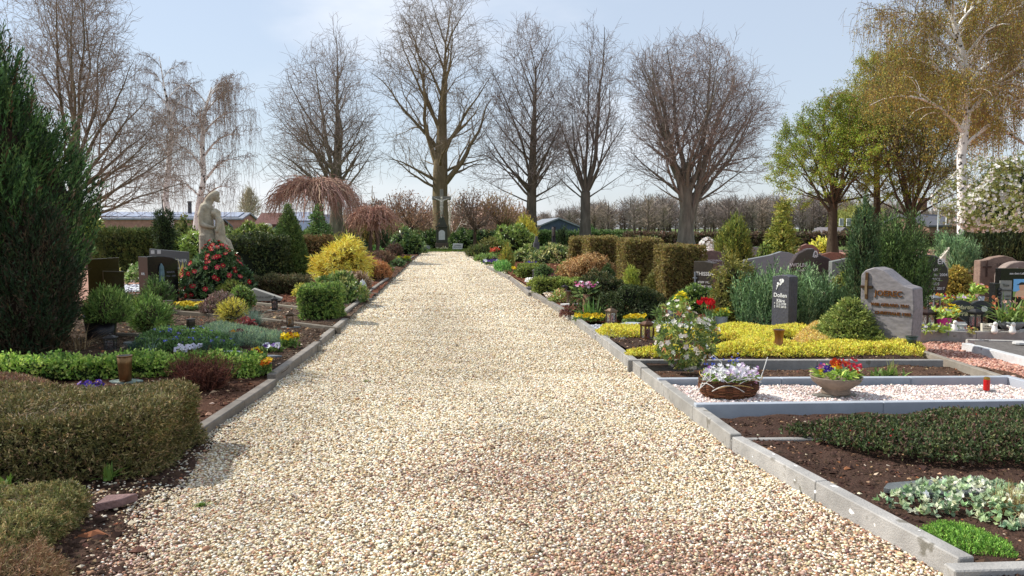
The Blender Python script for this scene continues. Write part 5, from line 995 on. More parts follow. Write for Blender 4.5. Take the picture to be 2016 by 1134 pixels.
bush('dwarf_spruce', 'small dark cone shaped conifer in front of the dry hydrangea', 'conifer', 1198, 556, 26, 38, ['3f5528', '4c6430', '334620'], 'cone', 'yew', leaf=3.4, core='26301a')
bush('thuja', 'slim bright green thuja before the beech hedges', 'conifer', 1244, 584, 26, 54, ['8f9a2c', 'a0a838', '76862a'], 'column', 'plume', leaf=4, core='4a5020')
bush('yew_bush', 'rounded greenish yew between two square beech hedges', 'shrub', 1297, 590, 48, 58, ['6a6a2e', '7a7a36', '545a28'], 'dome', 'yew', leaf=4, core='2f3019')
bush('skimmia', 'flat topped leafy green shrub before the dark headstone with silver letters', 'shrub', 1375, 615, 100, 50, ['5a7630', '6f8a3a', '465f28', '84983f'], 'dome', 'rhodo', leaf=5, d=.7, lump=.15, core='20281a')
BQ = 'square clipped beech hedge blocks'
for u, v, w, h, d, lab in ((1348, 596, 80, 110, 1.0, 'square clipped beech hedge block just behind the dark headstone with silver letters'), (1268, 575, 72, 101, 1.15, 'square clipped beech hedge block between the bright thuja and the wide one'), (1189, 550, 58, 81, 1.25, 'square clipped beech hedge block behind the dry hydrangea'), (1142, 538, 30, 69, 1.4, 'narrow clipped beech hedge block farthest along the row')):
    bush('beech_hedge', lab, 'hedge', u, v, w, h, 'beech', 'box', 'box', leaf=3.6, d=d, cover=2.8, lump=.03, group=BQ, core='54482a', corek=.93, rnd=.08)
bush('dark_box', 'small dark rounded box before the farthest beech block', 'bush', 1147, 508, 22, 26, ['2f4420', '3c5228', '26361a'], 'ball', 'box', leaf=3.5, core='1c2416')
bush('thuja', 'tall egg shaped golden green thuja behind the beech hedges', 'conifer', 1451, 530, 66, 100, ['74802a', '8a9032', '5a6a26', '4c5c22'], 'egg', 'plume', leaf=4.5, d=.9, cover=2.5, lump=.1, core='2f3419')
bush('thuja', 'lower bushy conifer with golden tips before the egg shaped thuja', 'conifer', 1447, 635, 70, 128, ['6a6a2c', '7d7832', '555a28', '8a8038'], 'column', 'flat', leaf=5, d=.9, cover=2.4, lump=.25, lk=9, core='32301c', corek=.7)
bush('upright_conifer', 'tall irregular yellow green conifer with a thin top', 'conifer', 1545, 528, 58, 144, ['7a842c', '8f9436', '5f6f28', 'a09a40'], 'spire', 'flat', leaf=4.5, lump=.25, lk=9, core='4a4a24', corek=.5, cover=2.2)
bush('upright_conifer', 'low green shrub at the foot of the tall irregular conifer', 'shrub', 1517, 528, 44, 50, ['6a7f30', '80903a', '54662a'], 'dome', 'leaf', leaf=4.5, core='3a4020')
bush('magnolia', 'white flowering star magnolia behind the beech hedges', 'shrub', 1398, 505, 42, 34, ['6a5f48', '8a7c60'], 'dome', 'leaf', leaf=4, core=None, cover=.5, flower=(160, 8, ['f5f3ee', 'ffffff', 'efece6'], .4, 6, None))
bush('yellow_shrub', 'bright yellow green flowering shrub behind the brown rough stones', 'shrub', 1622, 500, 46, 30, ['d8cf38', 'c0bc34', 'a8b038', 'e8e050'], 'dome', 'leaf', leaf=5, core='5a5a24')
bush('rhododendron', 'light green rhododendron below the golden rounded conifer', 'shrub', 1016, 498, 88, 52, ['6a8034', '7d923f', '4f682a', '8fa04c'], 'dome', 'rhodo', leaf=4.2, core='28301a', lump=.2, d=.8)
bush('rhododendron', 'wide rhododendron with pale upright buds beside the obelisk', 'shrub', 1095, 518, 104, 36, ['5a7034', '728440', '465c2a', 'a0a060', 'b8b070'], 'dome', 'rhodo', leaf=4.4, core='2f341e', lump=.2, d=.7)
bush('rhododendron', 'low rhododendron part reaching toward the path below the light green one', 'shrub', 1040, 515, 60, 28, ['5f7434', '768a40', '4a5f2a', '9aa058'], 'dome', 'rhodo', leaf=4.2, core='2f341e', lump=.2, d=.7)
bush('golden_conifer', 'golden rounded conifer rising behind the light green rhododendron', 'conifer', 1035, 495, 44, 66, ['b0a828', 'c8bc38', '8a9030', 'a09a2c'], 'egg', 'plume', leaf=4, core='4a4a20')
bush('yew_bush', 'dark upright conifer beside the golden rounded one', 'conifer', 997, 490, 32, 52, ['55622c', '667034', '444f24'], 'column', 'plume', leaf=4, core='2a301c')
bush('low_bush', 'dark low bush at the end of the kerb before the lawn', 'bush', 945, 505, 50, 20, ['4a5a28', '5c6a30', '3a4820', '6a6a38'], 'dome', 'yew', leaf=4, core='26301a', d=.8)
bush('sloping_bush', 'olive spreading conifer sloping down to the path', 'bush', 968, 498, 50, 26, ['6a6a30', '7d7838', '555c2a'], 'dome', 'flat', leaf=4, core='2f3019')
bush('golden_cone', 'small golden green cone conifer beside the violet flowers', 'conifer', 998, 528, 28, 42, ['8a8a30', 'a09434', '6a7a2c'], 'cone', 'plume', leaf=3.8, core='4a4a20')
bush('low_green', 'flat green ground cover beside the pale slab', 'ground cover', 957, 513, 42, 10, ['5f7a34', '748c3f'], 'mat', 'leaf', leaf=3.6)
bush('green_spikes', 'bright green bulb leaves at the foot of the small golden cone', 'plant', 990, 535, 34, 18, ['6fa04a', '84b058', '5a8a40'], 'dome', 'heath', leaf=4.5, core=None)
for u, lab in ((1102, 'slim dark columnar conifer beside the stele with a figure'), (1110, 'second slim columnar conifer standing close to the first')):
    bush('columnar_conifer', lab, 'conifer', u, 492, 10, 36 if u < 1105 else 42, ['34482a', '3f5530', '2a3a22'], 'column', 'plume', leaf=3.5, core='1c2416')
bush('evergreen_ball', 'dark green bush at the foot of the forked lime tree', 'bush', 1158, 478, 28, 30, ['4a6a30', '5c7c38', '3a5426'], 'egg', 'plume', leaf=4, core='26301a')
tuft('daffodils', 'tuft of green strap leaves before the vase with pink flowers', 'plant', 1165, 628, 66, 44, ['6f9a4a', '86ac58', '5a8040'], 60, .03, .09, .8)
bush('heath_mat', 'brown low heather between the lantern and the dark bush', 'heather', 1225, 628, 60, 26, ['7a5f34', '8a6c3c', '65502c'], 'mat', 'heath', leaf=4, d=.6)
bush('heuchera', 'reddish brown leafy plant at the foot of the vase', 'plant', 1125, 622, 36, 16, ['6a4038', '7a5040', '56342e'], 'dome', 'leaf', leaf=4.5, core=None)
bush('small_leafy', 'yellow green leafy plant beside the cream pebbles', 'plant', 1102, 595, 34, 22, ['8a9a44', 'a0a854', '6f7f38', 'b08050'], 'dome', 'leaf', leaf=4.5, core=None)
bush('heuchera', 'dark purple leaved plant behind the low hedge', 'plant', 1093, 556, 22, 14, ['4a2a30', '5c363a'], 'dome', 'leaf', leaf=4, core=None)
pansies('long row of yellow pansies before the grey chippings', 1164, 631, 80, 12, ['eec81c', 'e8b818', 'f2d838'], 60, 6.5)
pansies('bowl like patch of yellow pansies behind the bronze lantern', 1248, 636, 44, 16, ['f0d020', 'e8c41c', 'f5e050'], 40, 6.5)
pansies('yellow pansies in a square bed below the red camellia', 378, 609, 66, 14, ['eccb18', 'e0b814', 'f2d838'], 70, 6.5, d=.7)
pansies('yellow and brown pansies beside the path edge', 571, 684, 34, 28, ['f0cf18', 'e8c018', 'a8621c'], 14, 11)
pansies('dark red and orange pansies on the low edging strip', 462, 672, 34, 22, ['6a1c2c', 'c87a28', '5a1828', 'e0a838'], 16, 10)
pansies('dark maroon pansies behind the strip of slate', 497, 672, 40, 16, ['5a1c2c', '742838'], 16, 9)
pansies('dark maroon pansies before the blue fescue', 528, 668, 30, 10, ['6a2030', '7d2c3c'], 12, 8)
pansies('violet and white pansies beside the maroon ones', 535, 692, 44, 14, ['f2f0f4', '5a3c80', '8a70b0'], 18, 9)
pansies('white pansies behind the bright green hedge', 372, 702, 46, 22, ['f4f2f4', 'e8e4f0'], 22, 11)
pansies('orange and yellow pansies at the end of the bright green hedge', 525, 738, 18, 34, ['f0a020', 'e87a1c', 'f0c828'], 9, 11)
pansies('dark eyed yellow pansies above the end of the bright hedge', 510, 708, 30, 20, ['f0c828', '7a2c2c'], 8, 10)
pansies('violet and white pansies before the dark bar at the path end', 970, 520, 44, 8, ['5a4090', 'f2f0f4', '6a50a0'], 34, 5)
pansies('yellow daffodils beside the small square hedge', 1020, 541, 20, 14, ['f2d41c', 'e8c018'], 14, 6)
pansies('yellow flowers beside the low bush at the path end', 957, 497, 30, 14, ['f0dc38', 'e8d030'], 18, 5)
pansies('yellow primroses behind the flat green ground cover', 954, 508, 16, 6, ['e8d028'], 10, 5)
pansies('orange and red flowers beside the small golden cone', 972, 508, 26, 20, ['d8583a', 'e07a4c', 'c84030'], 14, 5)
pansies('yellow and orange primroses before the yew between the beech hedges', 1270, 575, 20, 12, ['f0c828', 'e8982c'], 12, 7)
pansies('violet pansies beside the wide rhododendron', 1045, 524, 22, 8, ['4a3a90', '5a48a0'], 14, 5)
bush('white_daffodils', 'pale yellow narcissus beside the dark headstone with silver letters', 'plant', 1412, 575, 30, 52, ['8a9a50', 'a0a860'], 'egg', 'leaf', leaf=4.5, core=None, cover=.9, flower=(34, 9, ['f2e8a8', 'e8d880', 'f5efc8'], .2))
# ---- right, far side -----------------------------------------------------------------------------
bush('golden_egg', 'clipped golden egg shaped bush behind the heart shaped stone', 'bush', 1893, 598, 56, 74, ['a0862c', 'b09838', '7f7228', '94842c'], 'egg', 'box', leaf=3.8, cover=2.6, lump=.05, core='4a4220', group=HG)
bush('juniper', 'blue green cone shaped juniper behind the golden egg', 'conifer', 1893, 560, 78, 112, ['54704a', '668858', '46603e', '7a9a68'], 'spire', 'plume', leaf=4.5, cover=2.4, lump=.14, core='26301f', plumes=(9, .36, .12))
bush('golden_cypress', 'golden yellow pointed cypress beside the blossom bush', 'conifer', 1948, 528, 40, 100, ['b0a818', 'c4b820', '8f9420', 'a09a1c'], 'egg', 'plume', leaf=4.2, cover=2.5, lump=.08, core='5a5420', prof=[(0, .55), (.25, .8), (.55, 1), (.75, .85), (.9, .5), (1, .05)])
bush('beech_hedge', 'copper coloured low hedge behind the sandstone grave', 'hedge', 2000, 520, 70, 56, ['b0603c', 'c0744a', '94502f'], 'box', 'leaf', leaf=4.5, d=.6, group=HG, core='5a3420')
bush('evergreen_tree', 'dark evergreen tree mass below the white blossom', 'tree', 1978, 540, 110, 200, ['2f3f22', '3c4c2a', '26331c', '4a5630'], 'egg', 'plume', leaf=5.5, cover=2.2, lump=.25, core='1c2216', part='crown', pos=(19.2, 25.5, 0), dims=(3.2, 2.5, 3.3))
bush('blossom_tree', 'white blossoming shrub tree beside the birch', 'tree', 2010, 470, 150, 200, ['7a8040', '6a7438', '8a8a4c'], 'ball', 'leaf', leaf=4.5, cover=1.0, lump=.4, core=None, pos=(16.6, 22.5, 1.55), dims=(2.7, 2.2, 2.2), flower=(1100, 8, ['f0ece4', 'e4ddd4', 'd8d0c4', 'f5f3ee'], .3, 5, None), part='crown')
patch('dry_groundcover', 'reddish brown ground cover behind the sandstone steps', 'ground cover', [(1830, 610), (1900, 600), (1960, 605), (1960, 630), (1840, 632)], .1, ['6a4a34', '7a5a3c', '56402c', '6a6a3a'], 'leaf', .045, 2.2)
bush('low_shrub', 'reddish green low shrub behind the flower vase', 'shrub', 1930, 572, 60, 40, ['5a5a2e', '6f4a34', '46502a', '7a5f3c'], 'dome', 'leaf', leaf=4.5, core='32301c')
bush('azalea', 'dark shrub by the brown leaved ground behind the golden egg', 'shrub', 1980, 548, 60, 40, ['4a5a2c', '5a6a34', '3c4a26'], 'dome', 'leaf', leaf=4.5, core='26301a')
# far hedges beyond the cemetery ----------------------------------------------------------------------
bush('boundary_hedge', 'long low green hedge between the graves and the open field', 'hedge', 0, 0, 0, 0, ['4f6a34', '5c7438', '425a2c'], 'box', 'box', leaf=3.6, cover=2., pos=(9, 72, 0), dims=(16, 1.2, 1.3), core='2c3a20', lump=.05)
bush('boundary_hedge', 'long brownish hedge closing the cemetery behind the beech blocks', 'hedge', 0, 0, 0, 0, ['5a4436', '6a5040', '4c4a30', '5f5a38'], 'box', 'box', leaf=3.6, cover=2., pos=(33, 70, 0), dims=(34, 1.4, 1.15), core='3a3024', lump=.1)
bush('boundary_hedge', 'green hedge before the far brick houses behind the umbrella tree', 'hedge', 0, 0, 0, 0, ['48602e', '566e34', '3c5028', '6a7a40'], 'box', 'leaf', leaf=3.8, cover=2., pos=(-14, 66, 0), dims=(24, 1.5, 1.4), core='2c3a20', lump=.2)
# ---------------------------------------------------------------- headstones and monuments
def arch(n=12, h=.85): return [(-.5, 0), (.5, 0), (.5, h)] + [(.5 * math.cos(t), h + (1 - h) * math.sin(t)) for t in np.linspace(0, PI, n)[1:-1]] + [(-.5, h)]
def wave(a, b, c, n=14):
    """flat base, top running through three heights"""
    t = np.linspace(0, 1, n); z = np.interp(t, (0, .5, 1), (a, b, c)); z = z + 0 * t
    zz = a * (1 - t) ** 2 + 2 * b * t * (1 - t) * 1.0 + c * t ** 2
    return [(-.5, 0), (.5, 0)] + [(.5 - x, q) for x, q in zip(t, zz[::-1])]
def ogee(n=16): return [(-.5, 0), (.5, 0)] + [(.5 - t, .8 + .2 * math.sin((1 - t) * PI * 1.5 + .25) * (.55 + .45 * t)) for t in np.linspace(0, 1, n)]
def oval(n=22): return [(.5 * math.cos(t), .5 + .5 * math.sin(t)) for t in np.linspace(-PI / 2, 1.5 * PI, n)[:-1]]

def headstone(label, u, v, w, h, outline, depth, rz, col, m, z=.09, name='headstone', plinth=None, bev=.008, group=None, cat='headstone', k=None, pos=None):
    P0 = np.array(pos if pos is not None else gp(u, v, z)); k = k or mpp(P0); W_, Hh = w * k, h * k
    o = thing(name, label, cat, P0, math.radians(rz), group)
    z0 = 0
    if plinth:
        b = MB(); box(b, (0, 0, 0), (W_ * 1.12, depth * 1.5, plinth), np.array(col) * .8, bev=.006); b.build('plinth', m, o); z0 = plinth
    b = MB(); prism(b, [(x * W_, q * (Hh - z0) + z0) for x, q in outline], -depth / 2, depth / 2, col, bev); b.build('slab', m, o)
    o['wh'] = (W_, Hh); return o, W_, Hh

def letters(o, lines, depth, col, m=None, d=.004):
    """lines = (text, x, z, size); on the front face"""
    for s, x, z, size in lines: text(s, size, o, (x, -depth / 2 - .002, z), (PI / 2, 0, 0), col, m, depth=d)

STRIA = lambda: mat('veined_granite', .5, .4, .34, 11, .12, 60, aniso=(1.0, 1.6, 2.6))
# the stele facing the path
o, W_, Hh = headstone('dark grey stele with a white rose and white lettering standing in the yellow carpet', 1543, 652, 41, 116, [(-.5, 0), (.5, 0), (.5, .97), (.3, .995), (0, 1), (-.5, .965)], .20, -60, H('4a4a52', .85), mat('blue_black_stone', .5, .4, .45, 30, .3, 40), k=.0072 * 1.0, bev=.006)
letters(o, [('Dollen', 0, Hh * .64, .085), ('Kläre', .01, Hh * .545, .066), ('* 17.3.1938', 0, Hh * .49, .045), ('† 19.7.2010', 0, Hh * .44, .045)], .20, H('e8e8e8', .9), d=.003)
b = MB(); tubes(b, np.array([(-.07, -.104, Hh * .74), (-.04, -.104, Hh * .82), (.0, -.104, Hh * .87)]), np.array((.006, .006, .005)), 5, H('f0f0f0', .9))
for x, zz, s in ((.03, .895, .03), (.0, .9, .022), (-.05, .8, .018), (-.005, .835, .02), (.012, .86, .02), (-.045, .845, .018)):
    lathe(b, [(s, -.0), (s * .7, .006), (.001, .008)], H('f0f0f0', .9), 8, (x, -.102, Hh * zz))
for vtx in b.V[1:]:
    c = vtx.mean(0); r = vtx - c; vtx[:] = np.stack([r[:, 0], -np.abs(r[:, 2]) * .6, r[:, 1]], 1) + c
b.build('rose', PLAIN(), o)
b = MB(); s = .02
for x, zz in ((0, .02), (-.02, 0), (.02, 0), (0, 0)): lathe(b, [(.014, 0), (.01, .004), (.001, .006)], H('d8d8d8', .9), 8, (0, 0, 0)); q = b.V[-1]; q[:] = np.stack([np.full(len(q), .155) + q[:, 2] - .006, q[:, 0] + x * 1.0 + .03, q[:, 1] + Hh * .13 + zz], 1)
b.build('emblem', PLAIN(), o)
# the wavy grey headstone
o, W_, Hh = headstone('grey veined headstone with a wavy top and bronze lettering', 1752, 684, 92, 142, [(-.5, 0), (.46, 0), (.5, .5), (.47, .76), (.3, .79), (.12, .87), (-.08, .97), (-.25, 1), (-.42, .96), (-.5, .9)], .30, -52, H('8b8688', .8), STRIA(), k=.0072, bev=.012)
BR = H('8a5a30', .9)
letters(o, [('JOEREC', .02, Hh * .68, .10), ('Willi GERARD 1941', .04, Hh * .54, .056), ('CHRISTIANE 1905', .08, Hh * .44, .056)], .30, BR, BRONZ(), d=.012)
b = MB(); box(b, (-.25, -.165, Hh * .6), (.035, .02, .34), H('6a5038'), bev=.003); box(b, (-.25, -.166, Hh * .735), (.15, .03, .035), H('4a3a2c'), bev=.003); box(b, (-.25, -.178, Hh * .66), (.03, .02, .18), H('9a8468')); b.build('cross', BRONZ(), o)
# dark headstone with silver letters behind the low shrubs
o, W_, Hh = headstone('dark headstone with silver letters and a slim silver cross before a beech block', 1388, 604, 38, 84, [(-.5, 0), (.5, 0), (.5, .96), (0, 1), (-.5, .99)], .22, -46, H('4a443e', .8), POLI(), k=.0106)
letters(o, [('THISSEN', .04, Hh * .72, .10), ('JOSEF 1921', .03, Hh * .54, .055), ('HELENE 1925', .03, Hh * .45, .055), ('GELDERN', .03, Hh * .36, .055)], .22, H('d0ccc6', .9), d=.004)
b = MB(); tubes(b, np.array([(-.16, -.12, .15), (-.155, -.12, .45), (-.16, -.12, .68)]), np.array((.008, .012, .02)), 5, H('8a9098')); box(b, (-.16, -.12, .55), (.09, .012, .02), H('8a9098')); b.build('cross', IRON(), o)
o, W_, Hh = headstone('rough reddish grey headstone behind the white star magnolia', 1405, 555, 40, 62, [(-.5, 0), (.5, 0), (.48, .92), (.2, .97), (-.2, 1), (-.5, .95)], .2, -10, H('7a655e', .85), ROCK())
letters(o, [('SCHOENMANN', 0, Hh * .68, .08), ('1932 – 2011', .08, Hh * .52, .07)], .2, H('c8c4c4', .9))
# row of wavy stones behind the juniper
headstone('pale grey wave topped stone to one side of the dark rounded one', 1525, 555, 122, 60, [(-.5, 0), (.5, 0), (.5, .7), (.35, .85), (.2, .97), (.08, 1), (-.1, .88), (-.3, .8), (-.5, .72)], .22, -8, H('84888a', .85), GRAN())
o, W_, Hh = headstone('dark brown rounded stone with white lettering behind the juniper', 1600, 575, 104, 86, [(-.5, 0), (.5, 0), (.5, .3), (.42, .6), (.25, .78), (.0, .9), (-.02, 1), (-.15, .99), (-.32, .88), (-.44, .65), (-.5, .35)], .24, -8, H('4a3f3c', .85), POLI(), bev=.015)
letters(o, [('WOLFR', -.18 * W_ / .6, Hh * .62, .12), ('ANNA', -.16 * W_ / .6, Hh * .5, .07)], .24, H('dcd8d4', .9))
b = MB(); 
for q, (r, c) in enumerate(((.14, 'e0dcd8'), (.10, '8a8480'), (.06, 'e0dcd8'))): tubes(b, np.array([(.0 + r * .35 * math.cos(t), -.125 - q * .004, Hh * .78 + r * 1.2 * math.sin(t)) for t in np.linspace(.2, PI * .95, 8)]), np.full(8, .014), 4, H(c, .9))
b.build('emblem', PLAIN(), o)
headstone('plain grey green stone with a slanting top beside the tall yew', 1664, 580, 62, 76, [(-.5, 0), (.5, 0), (.5, 1), (.1, .96), (-.5, .86)], .2, -6, H('7a7f7a', .85), GRAN())
headstone('square grey stone standing behind the pale wavy one', 1482, 520, 22, 34, [(-.5, 0), (.5, 0), (.5, .98), (-.5, 1)], .2, -8, H('85868a', .85), GRAN())
for u, v, w, h, c, lab in ((1590, 520, 40, 40, '8a6a62', 'reddish brown stone with a pointed top behind the wavy stones'), (1640, 530, 58, 34, '8a6658', 'long reddish brown rough stone under the yellow shrub'), (1605, 515, 46, 18, 'a8a098', 'pale low stone beside the yellow shrub'), (1672, 524, 30, 26, '75504a', 'brown stepped stone close to the tall yew'), (1652, 520, 22, 22, '8c8a88', 'small grey block stone behind the brown rough one')):
    headstone(lab, u, v, w, h, [(-.5, 0), (.5, 0), (.5, .7), (.2, .95), (-.1, 1), (-.42, .86), (-.5, .6)], .25, -8, H(c, .85), ROCK(), group='stones beyond the juniper')
headstone('dark egg shaped stone with white lettering beside the tall yew', 1828, 600, 66, 100, [(-.3, 0), (.25, 0), (.42, .25), (.5, .5), (.46, .72), (.3, .88), (.1, .97), (-.2, 1), (-.5, .9), (-.5, .3)], .2, -8, H('3c3a3a', .85), POLI(), bev=.02)
o = COL.objects[-1].parent
letters(o, [('ER', .17, .86, .15), ('US', .06, .70, .075), ('30. 2004', .16, .60, .075), ('RIKE', .08, .51, .075), ('LIES', .08, .42, .075), ('1. 5. 2017', .10, .33, .075)], .2, H('e6e4e0', .9))
# the grave with the photograph
o, W_, Hh = headstone('black polished headstone with a photograph and a grey glass panel', 1998, 640, 76, 112, [(-.5, 0), (.5, 0), (.5, 1), (-.5, 1)], .13, -6, H('1c1b1c', .9), POLI(), z=.19, bev=.004)
b = MB(); box(b, (-.2, -.066, .08), (.17, .012, .58), H('8a8c86')); b.build('panel', PLAIN(), o)
letters(o, [('Ton', -.2, .59, .055), ('Peterman', -.2, .52, .05), ('5. 1. 1962', -.2, .43, .036), ('3. 7. 2008', -.2, .38, .036)], .157, H('6a6a64'))
letters(o, [('aus dem Leben bleibt', .03, .76, .042)], .13, H('e0e0e0', .9))
b = MB()
def quad(x0, x1, z0, z1, y, c): b.add([(x0, y, z0), (x1, y, z0), (x1, y, z1), (x0, y, z1)], [(0, 1, 2, 3)], H(c))
quad(-.09, .17, .42, .68, -.068, '78b8ec'); quad(-.09, .17, .42, .50, -.0685, '8aa860')
for pts, c, y in (([(-.07, .42), (.13, .42), (.11, .49), (.06, .52), (.0, .52), (-.05, .49)], 'e0b898', -.069), ([(.035 + .045 * math.cos(t), .565 + .055 * math.sin(t)) for t in np.linspace(0, 2 * PI, 12)[:-1]], 'd8a888', -.0695), ([(.035 + .05 * math.cos(t), .60 + .035 * math.sin(t)) for t in np.linspace(-.1, PI + .1, 9)], '20222a', -.07), ([(-.04, .595), (.02, .595), (.02, .605), (-.03, .607)], '20222a', -.0705)):
    b.faces([(x, y, z) for x, z in pts], [tuple(range(len(pts)))], H(c))
b.build('photograph', mat('photo_print', .15, .5, 0), o)
o2 = thing('headstone', 'black side pillar of polished stone with carved figures', 'headstone', gp(1958, 640, .19)); b = MB(); box(b, (0, 0, 0), (.13, .13, .62), H('2a2a2a', .9), bev=.005); b.build('slab', POLI(), o2)
b = MB()
for i in range(9): lathe(b, [(.001, -.034), (.026, -.02), (.032, 0), (.026, .02), (.001, .034)], H('3a3a3a'), 7, (rng.uniform(-.02, .02), -.066, .06 + i * .058))
b.build('relief', ROCK(), o2)
slab_o = thing('grave_slab', 'white marble cover of the grave behind the grey stone bar', 'grave slab', gp(1905, 648, .17)); b = MB(); sl_ = [gp(1812, 651, .17), gp(2190, 651, .17), gp(2170, 634, .17), gp(1812, 636, .17)]; c0 = gp(1905, 648, .17)
slab(b, [(p[0] - c0[0], p[1] - c0[1]) for p in sl_], -.06, .015, H('e4e2dd', .95), .004); b.build('slab', mat('marble', .4, .4, .1, 4), slab_o)
blk = thing('grave_slab', 'black granite base under the lily planter', 'grave slab', gp(1990, 646, .18)); b = MB(); box(b, (0, .1, .005), (.62, .5, .05), H('17171a'), bev=.005); b.build('slab', POLI(), blk)
# sandstone monuments behind
o, W_, Hh = headstone('wide brownish sandstone headstone with a carved crucifix', 1960, 585, 78, 82, [(-.5, 0), (.5, 0), (.5, .82), (.3, .95), (.1, 1), (-.15, .96), (-.32, .9), (-.5, .88)], .25, -6, H('8f786a', .85), ROCK(), bev=.012)
letters(o, [('HUNDERT', .15, Hh * .78, .10), ('1902 – 1988', .12, Hh * .68, .06)], .25, H('5c4a42'))
b = MB(); box(b, (-.3, -.14, Hh * .5), (.03, .02, .36), H('54423a')); box(b, (-.3, -.142, Hh * .72), (.2, .024, .03), H('54423a')); b.build('cross', ROCK(), o)
headstone('grey brown round topped headstone behind the black one with the photograph', 2000, 590, 76, 76, arch(14, .6), .25, -6, H('9a8a80', .85), ROCK(), bev=.015)
letters(COL.objects[-1].parent, [('Ina', -.02, .64, .13)], .25, H('ece8e4', .9))
for i, (u, v, w, lab) in enumerate(((1933, 606, 34, 'topmost pale sandstone step beside the vase'), (1930, 620, 40, 'lower pale sandstone step beside the vase'))):
    o = thing('stone_step', lab, 'stone step', gp(u, v, .1)); b = MB(); box(b, (0, 0, 0), (w * .0085, .3, .09), H('a08a78', .85), bev=.01); b.build('slab', ROCK(), o)
headstone('white pointed marble stone between the yew and the blue juniper', 1853, 560, 30, 74, [(-.5, 0), (.6, 0), (.45, .5), (.35, 1), (.2, .9), (-.5, .55)], .18, -10, H('ded4c4', .95), mat('marble', .4, .4, .1, 4))
# heart stone
o = thing('heart_stone', 'dark grey heart shaped stone with gold lettering on the white marble', 'memorial stone', gp(1909, 641, .19), math.radians(-8)); k = mpp(gp(1909, 641, .19))
hx = [(16 * math.sin(t) ** 3 / 32, (13 * math.cos(t) - 5 * math.cos(2 * t) - 2 * math.cos(3 * t) - math.cos(4 * t)) / 32) for t in np.linspace(0, 2 * PI, 40)[:-1]]
b = MB(); prism(b, [(x * 78 * k, (y + .52) * 56 * k) for x, y in hx[::-1]], -.05, .05, H('3d3e42', .85), .012, rz=0); b.build('slab', GRAN(), o)
for s, x, z, sz in (('Martin', -.1, .27, .085), ('Frank', -.08, .18, .105)): text(s, sz, o, (x, -.054, z), (PI / 2, 0, 0), H('e8dcb0', .9), depth=.003, shear=.2)
b = MB(); lathe(b, [(.045, 0), (.044, .006), (.001, .007)], H('e8e4e0'), 14); q = b.V[-1]; q[:] = np.stack([q[:, 0] + .17, -.052 - q[:, 2], q[:, 1] + .25], 1); b.build('emblem', PLAIN(), o)
# left headstones
o, W_, Hh = headstone('black headstone with a curved top and a green bronze figure', 314, 592, 62, 88, [(-.5, 0), (.5, 0), (.5, .9), (.3, .97), (.05, 1), (-.5, 1)], .38, 48, H('171517', .9), POLI(), k=.0106, bev=.006)
b = MB(); tubes(b, np.array([(-.05, -.21, .02), (-.05, -.22, .3), (-.055, -.225, .55), (-.05, -.22, .72), (-.05, -.21, .79)]), np.array((.05, .045, .055, .045, .012)), 8, H('6f8a90', .8)); b.build('bronze_figure', mat('patina', .7, .3, .4, 14, .3, 40), o)
letters(o, [('MARIA', .16, .6, .06), ('1926 – 2001', .16, .52, .045)], .38, H('6a6a70')); 
t_ = text('A.H.', .07, o, (-W_ / 2 - .003, 0, Hh * .62), (PI / 2, 0, -PI / 2), H('d8dce0', .9))
o, W_, Hh = headstone('long grey headstone with a pale inlaid cross behind the black one', 336, 560, 76, 76, [(-.5, 0), (.5, 0), (.5, .9), (-.5, 1)], .2, 14, H('5d5f60', .85), GRAN(), k=.0128)
letters(o, [('WAGGENER', .1, Hh * .66, .12), ('Heinrich 1911', .22, Hh * .46, .08), ('Johanna 1915', .24, Hh * .34, .08)], .2, H('c4c8c8', .9))
b = MB(); 
for x0, z0_ in ((-.42, .74), (-.26, .74), (-.42, .93), (-.26, .93)): box(b, (x0 * W_, -.105, z0_ * Hh - .07), (.09, .012, .10), H('b8bab8', .9))
b.build('inlay', GRAN(), o)
o, W_, Hh = headstone('tall polished brown headstone half hidden by the dark cypress', 207, 600, 54, 92, [(-.5, 0), (.5, 0), (.5, 1), (-.5, .97)], .2, 20, H('3a3218', .8), POLI(), k=.0102)
o, W_, Hh = headstone('lower polished brown headstone joined beside the tall one', 226, 602, 36, 68, [(-.5, 0), (.5, 0), (.5, .97), (-.5, 1)], .2, 20, H('332c16', .8), POLI(), k=.0102)
headstone('weathered brown stone beside the square yew hedge', 183, 532, 24, 62, [(-.5, 0), (.5, 0), (.5, .8), (-.2, 1), (-.5, .95)], .25, 20, H('6a5a50', .85), ROCK())
o = thing('pillow_stone', 'pale slanted grave pillow stone behind the low lantern', 'memorial stone', gp(521, 592, .12), math.radians(8)); b = MB(); prism(b, [(-.28, 0), (.34, 0), (.36, .05), (-.2, .26), (-.26, .22)], -.16, .16, H('aaa69a', .85), .01); b.build('slab', GRAN(), o)
text('Ruhe sanft', .07, o, (0, -.163, .09), (PI / 2, 0, 0), H('75726a'))
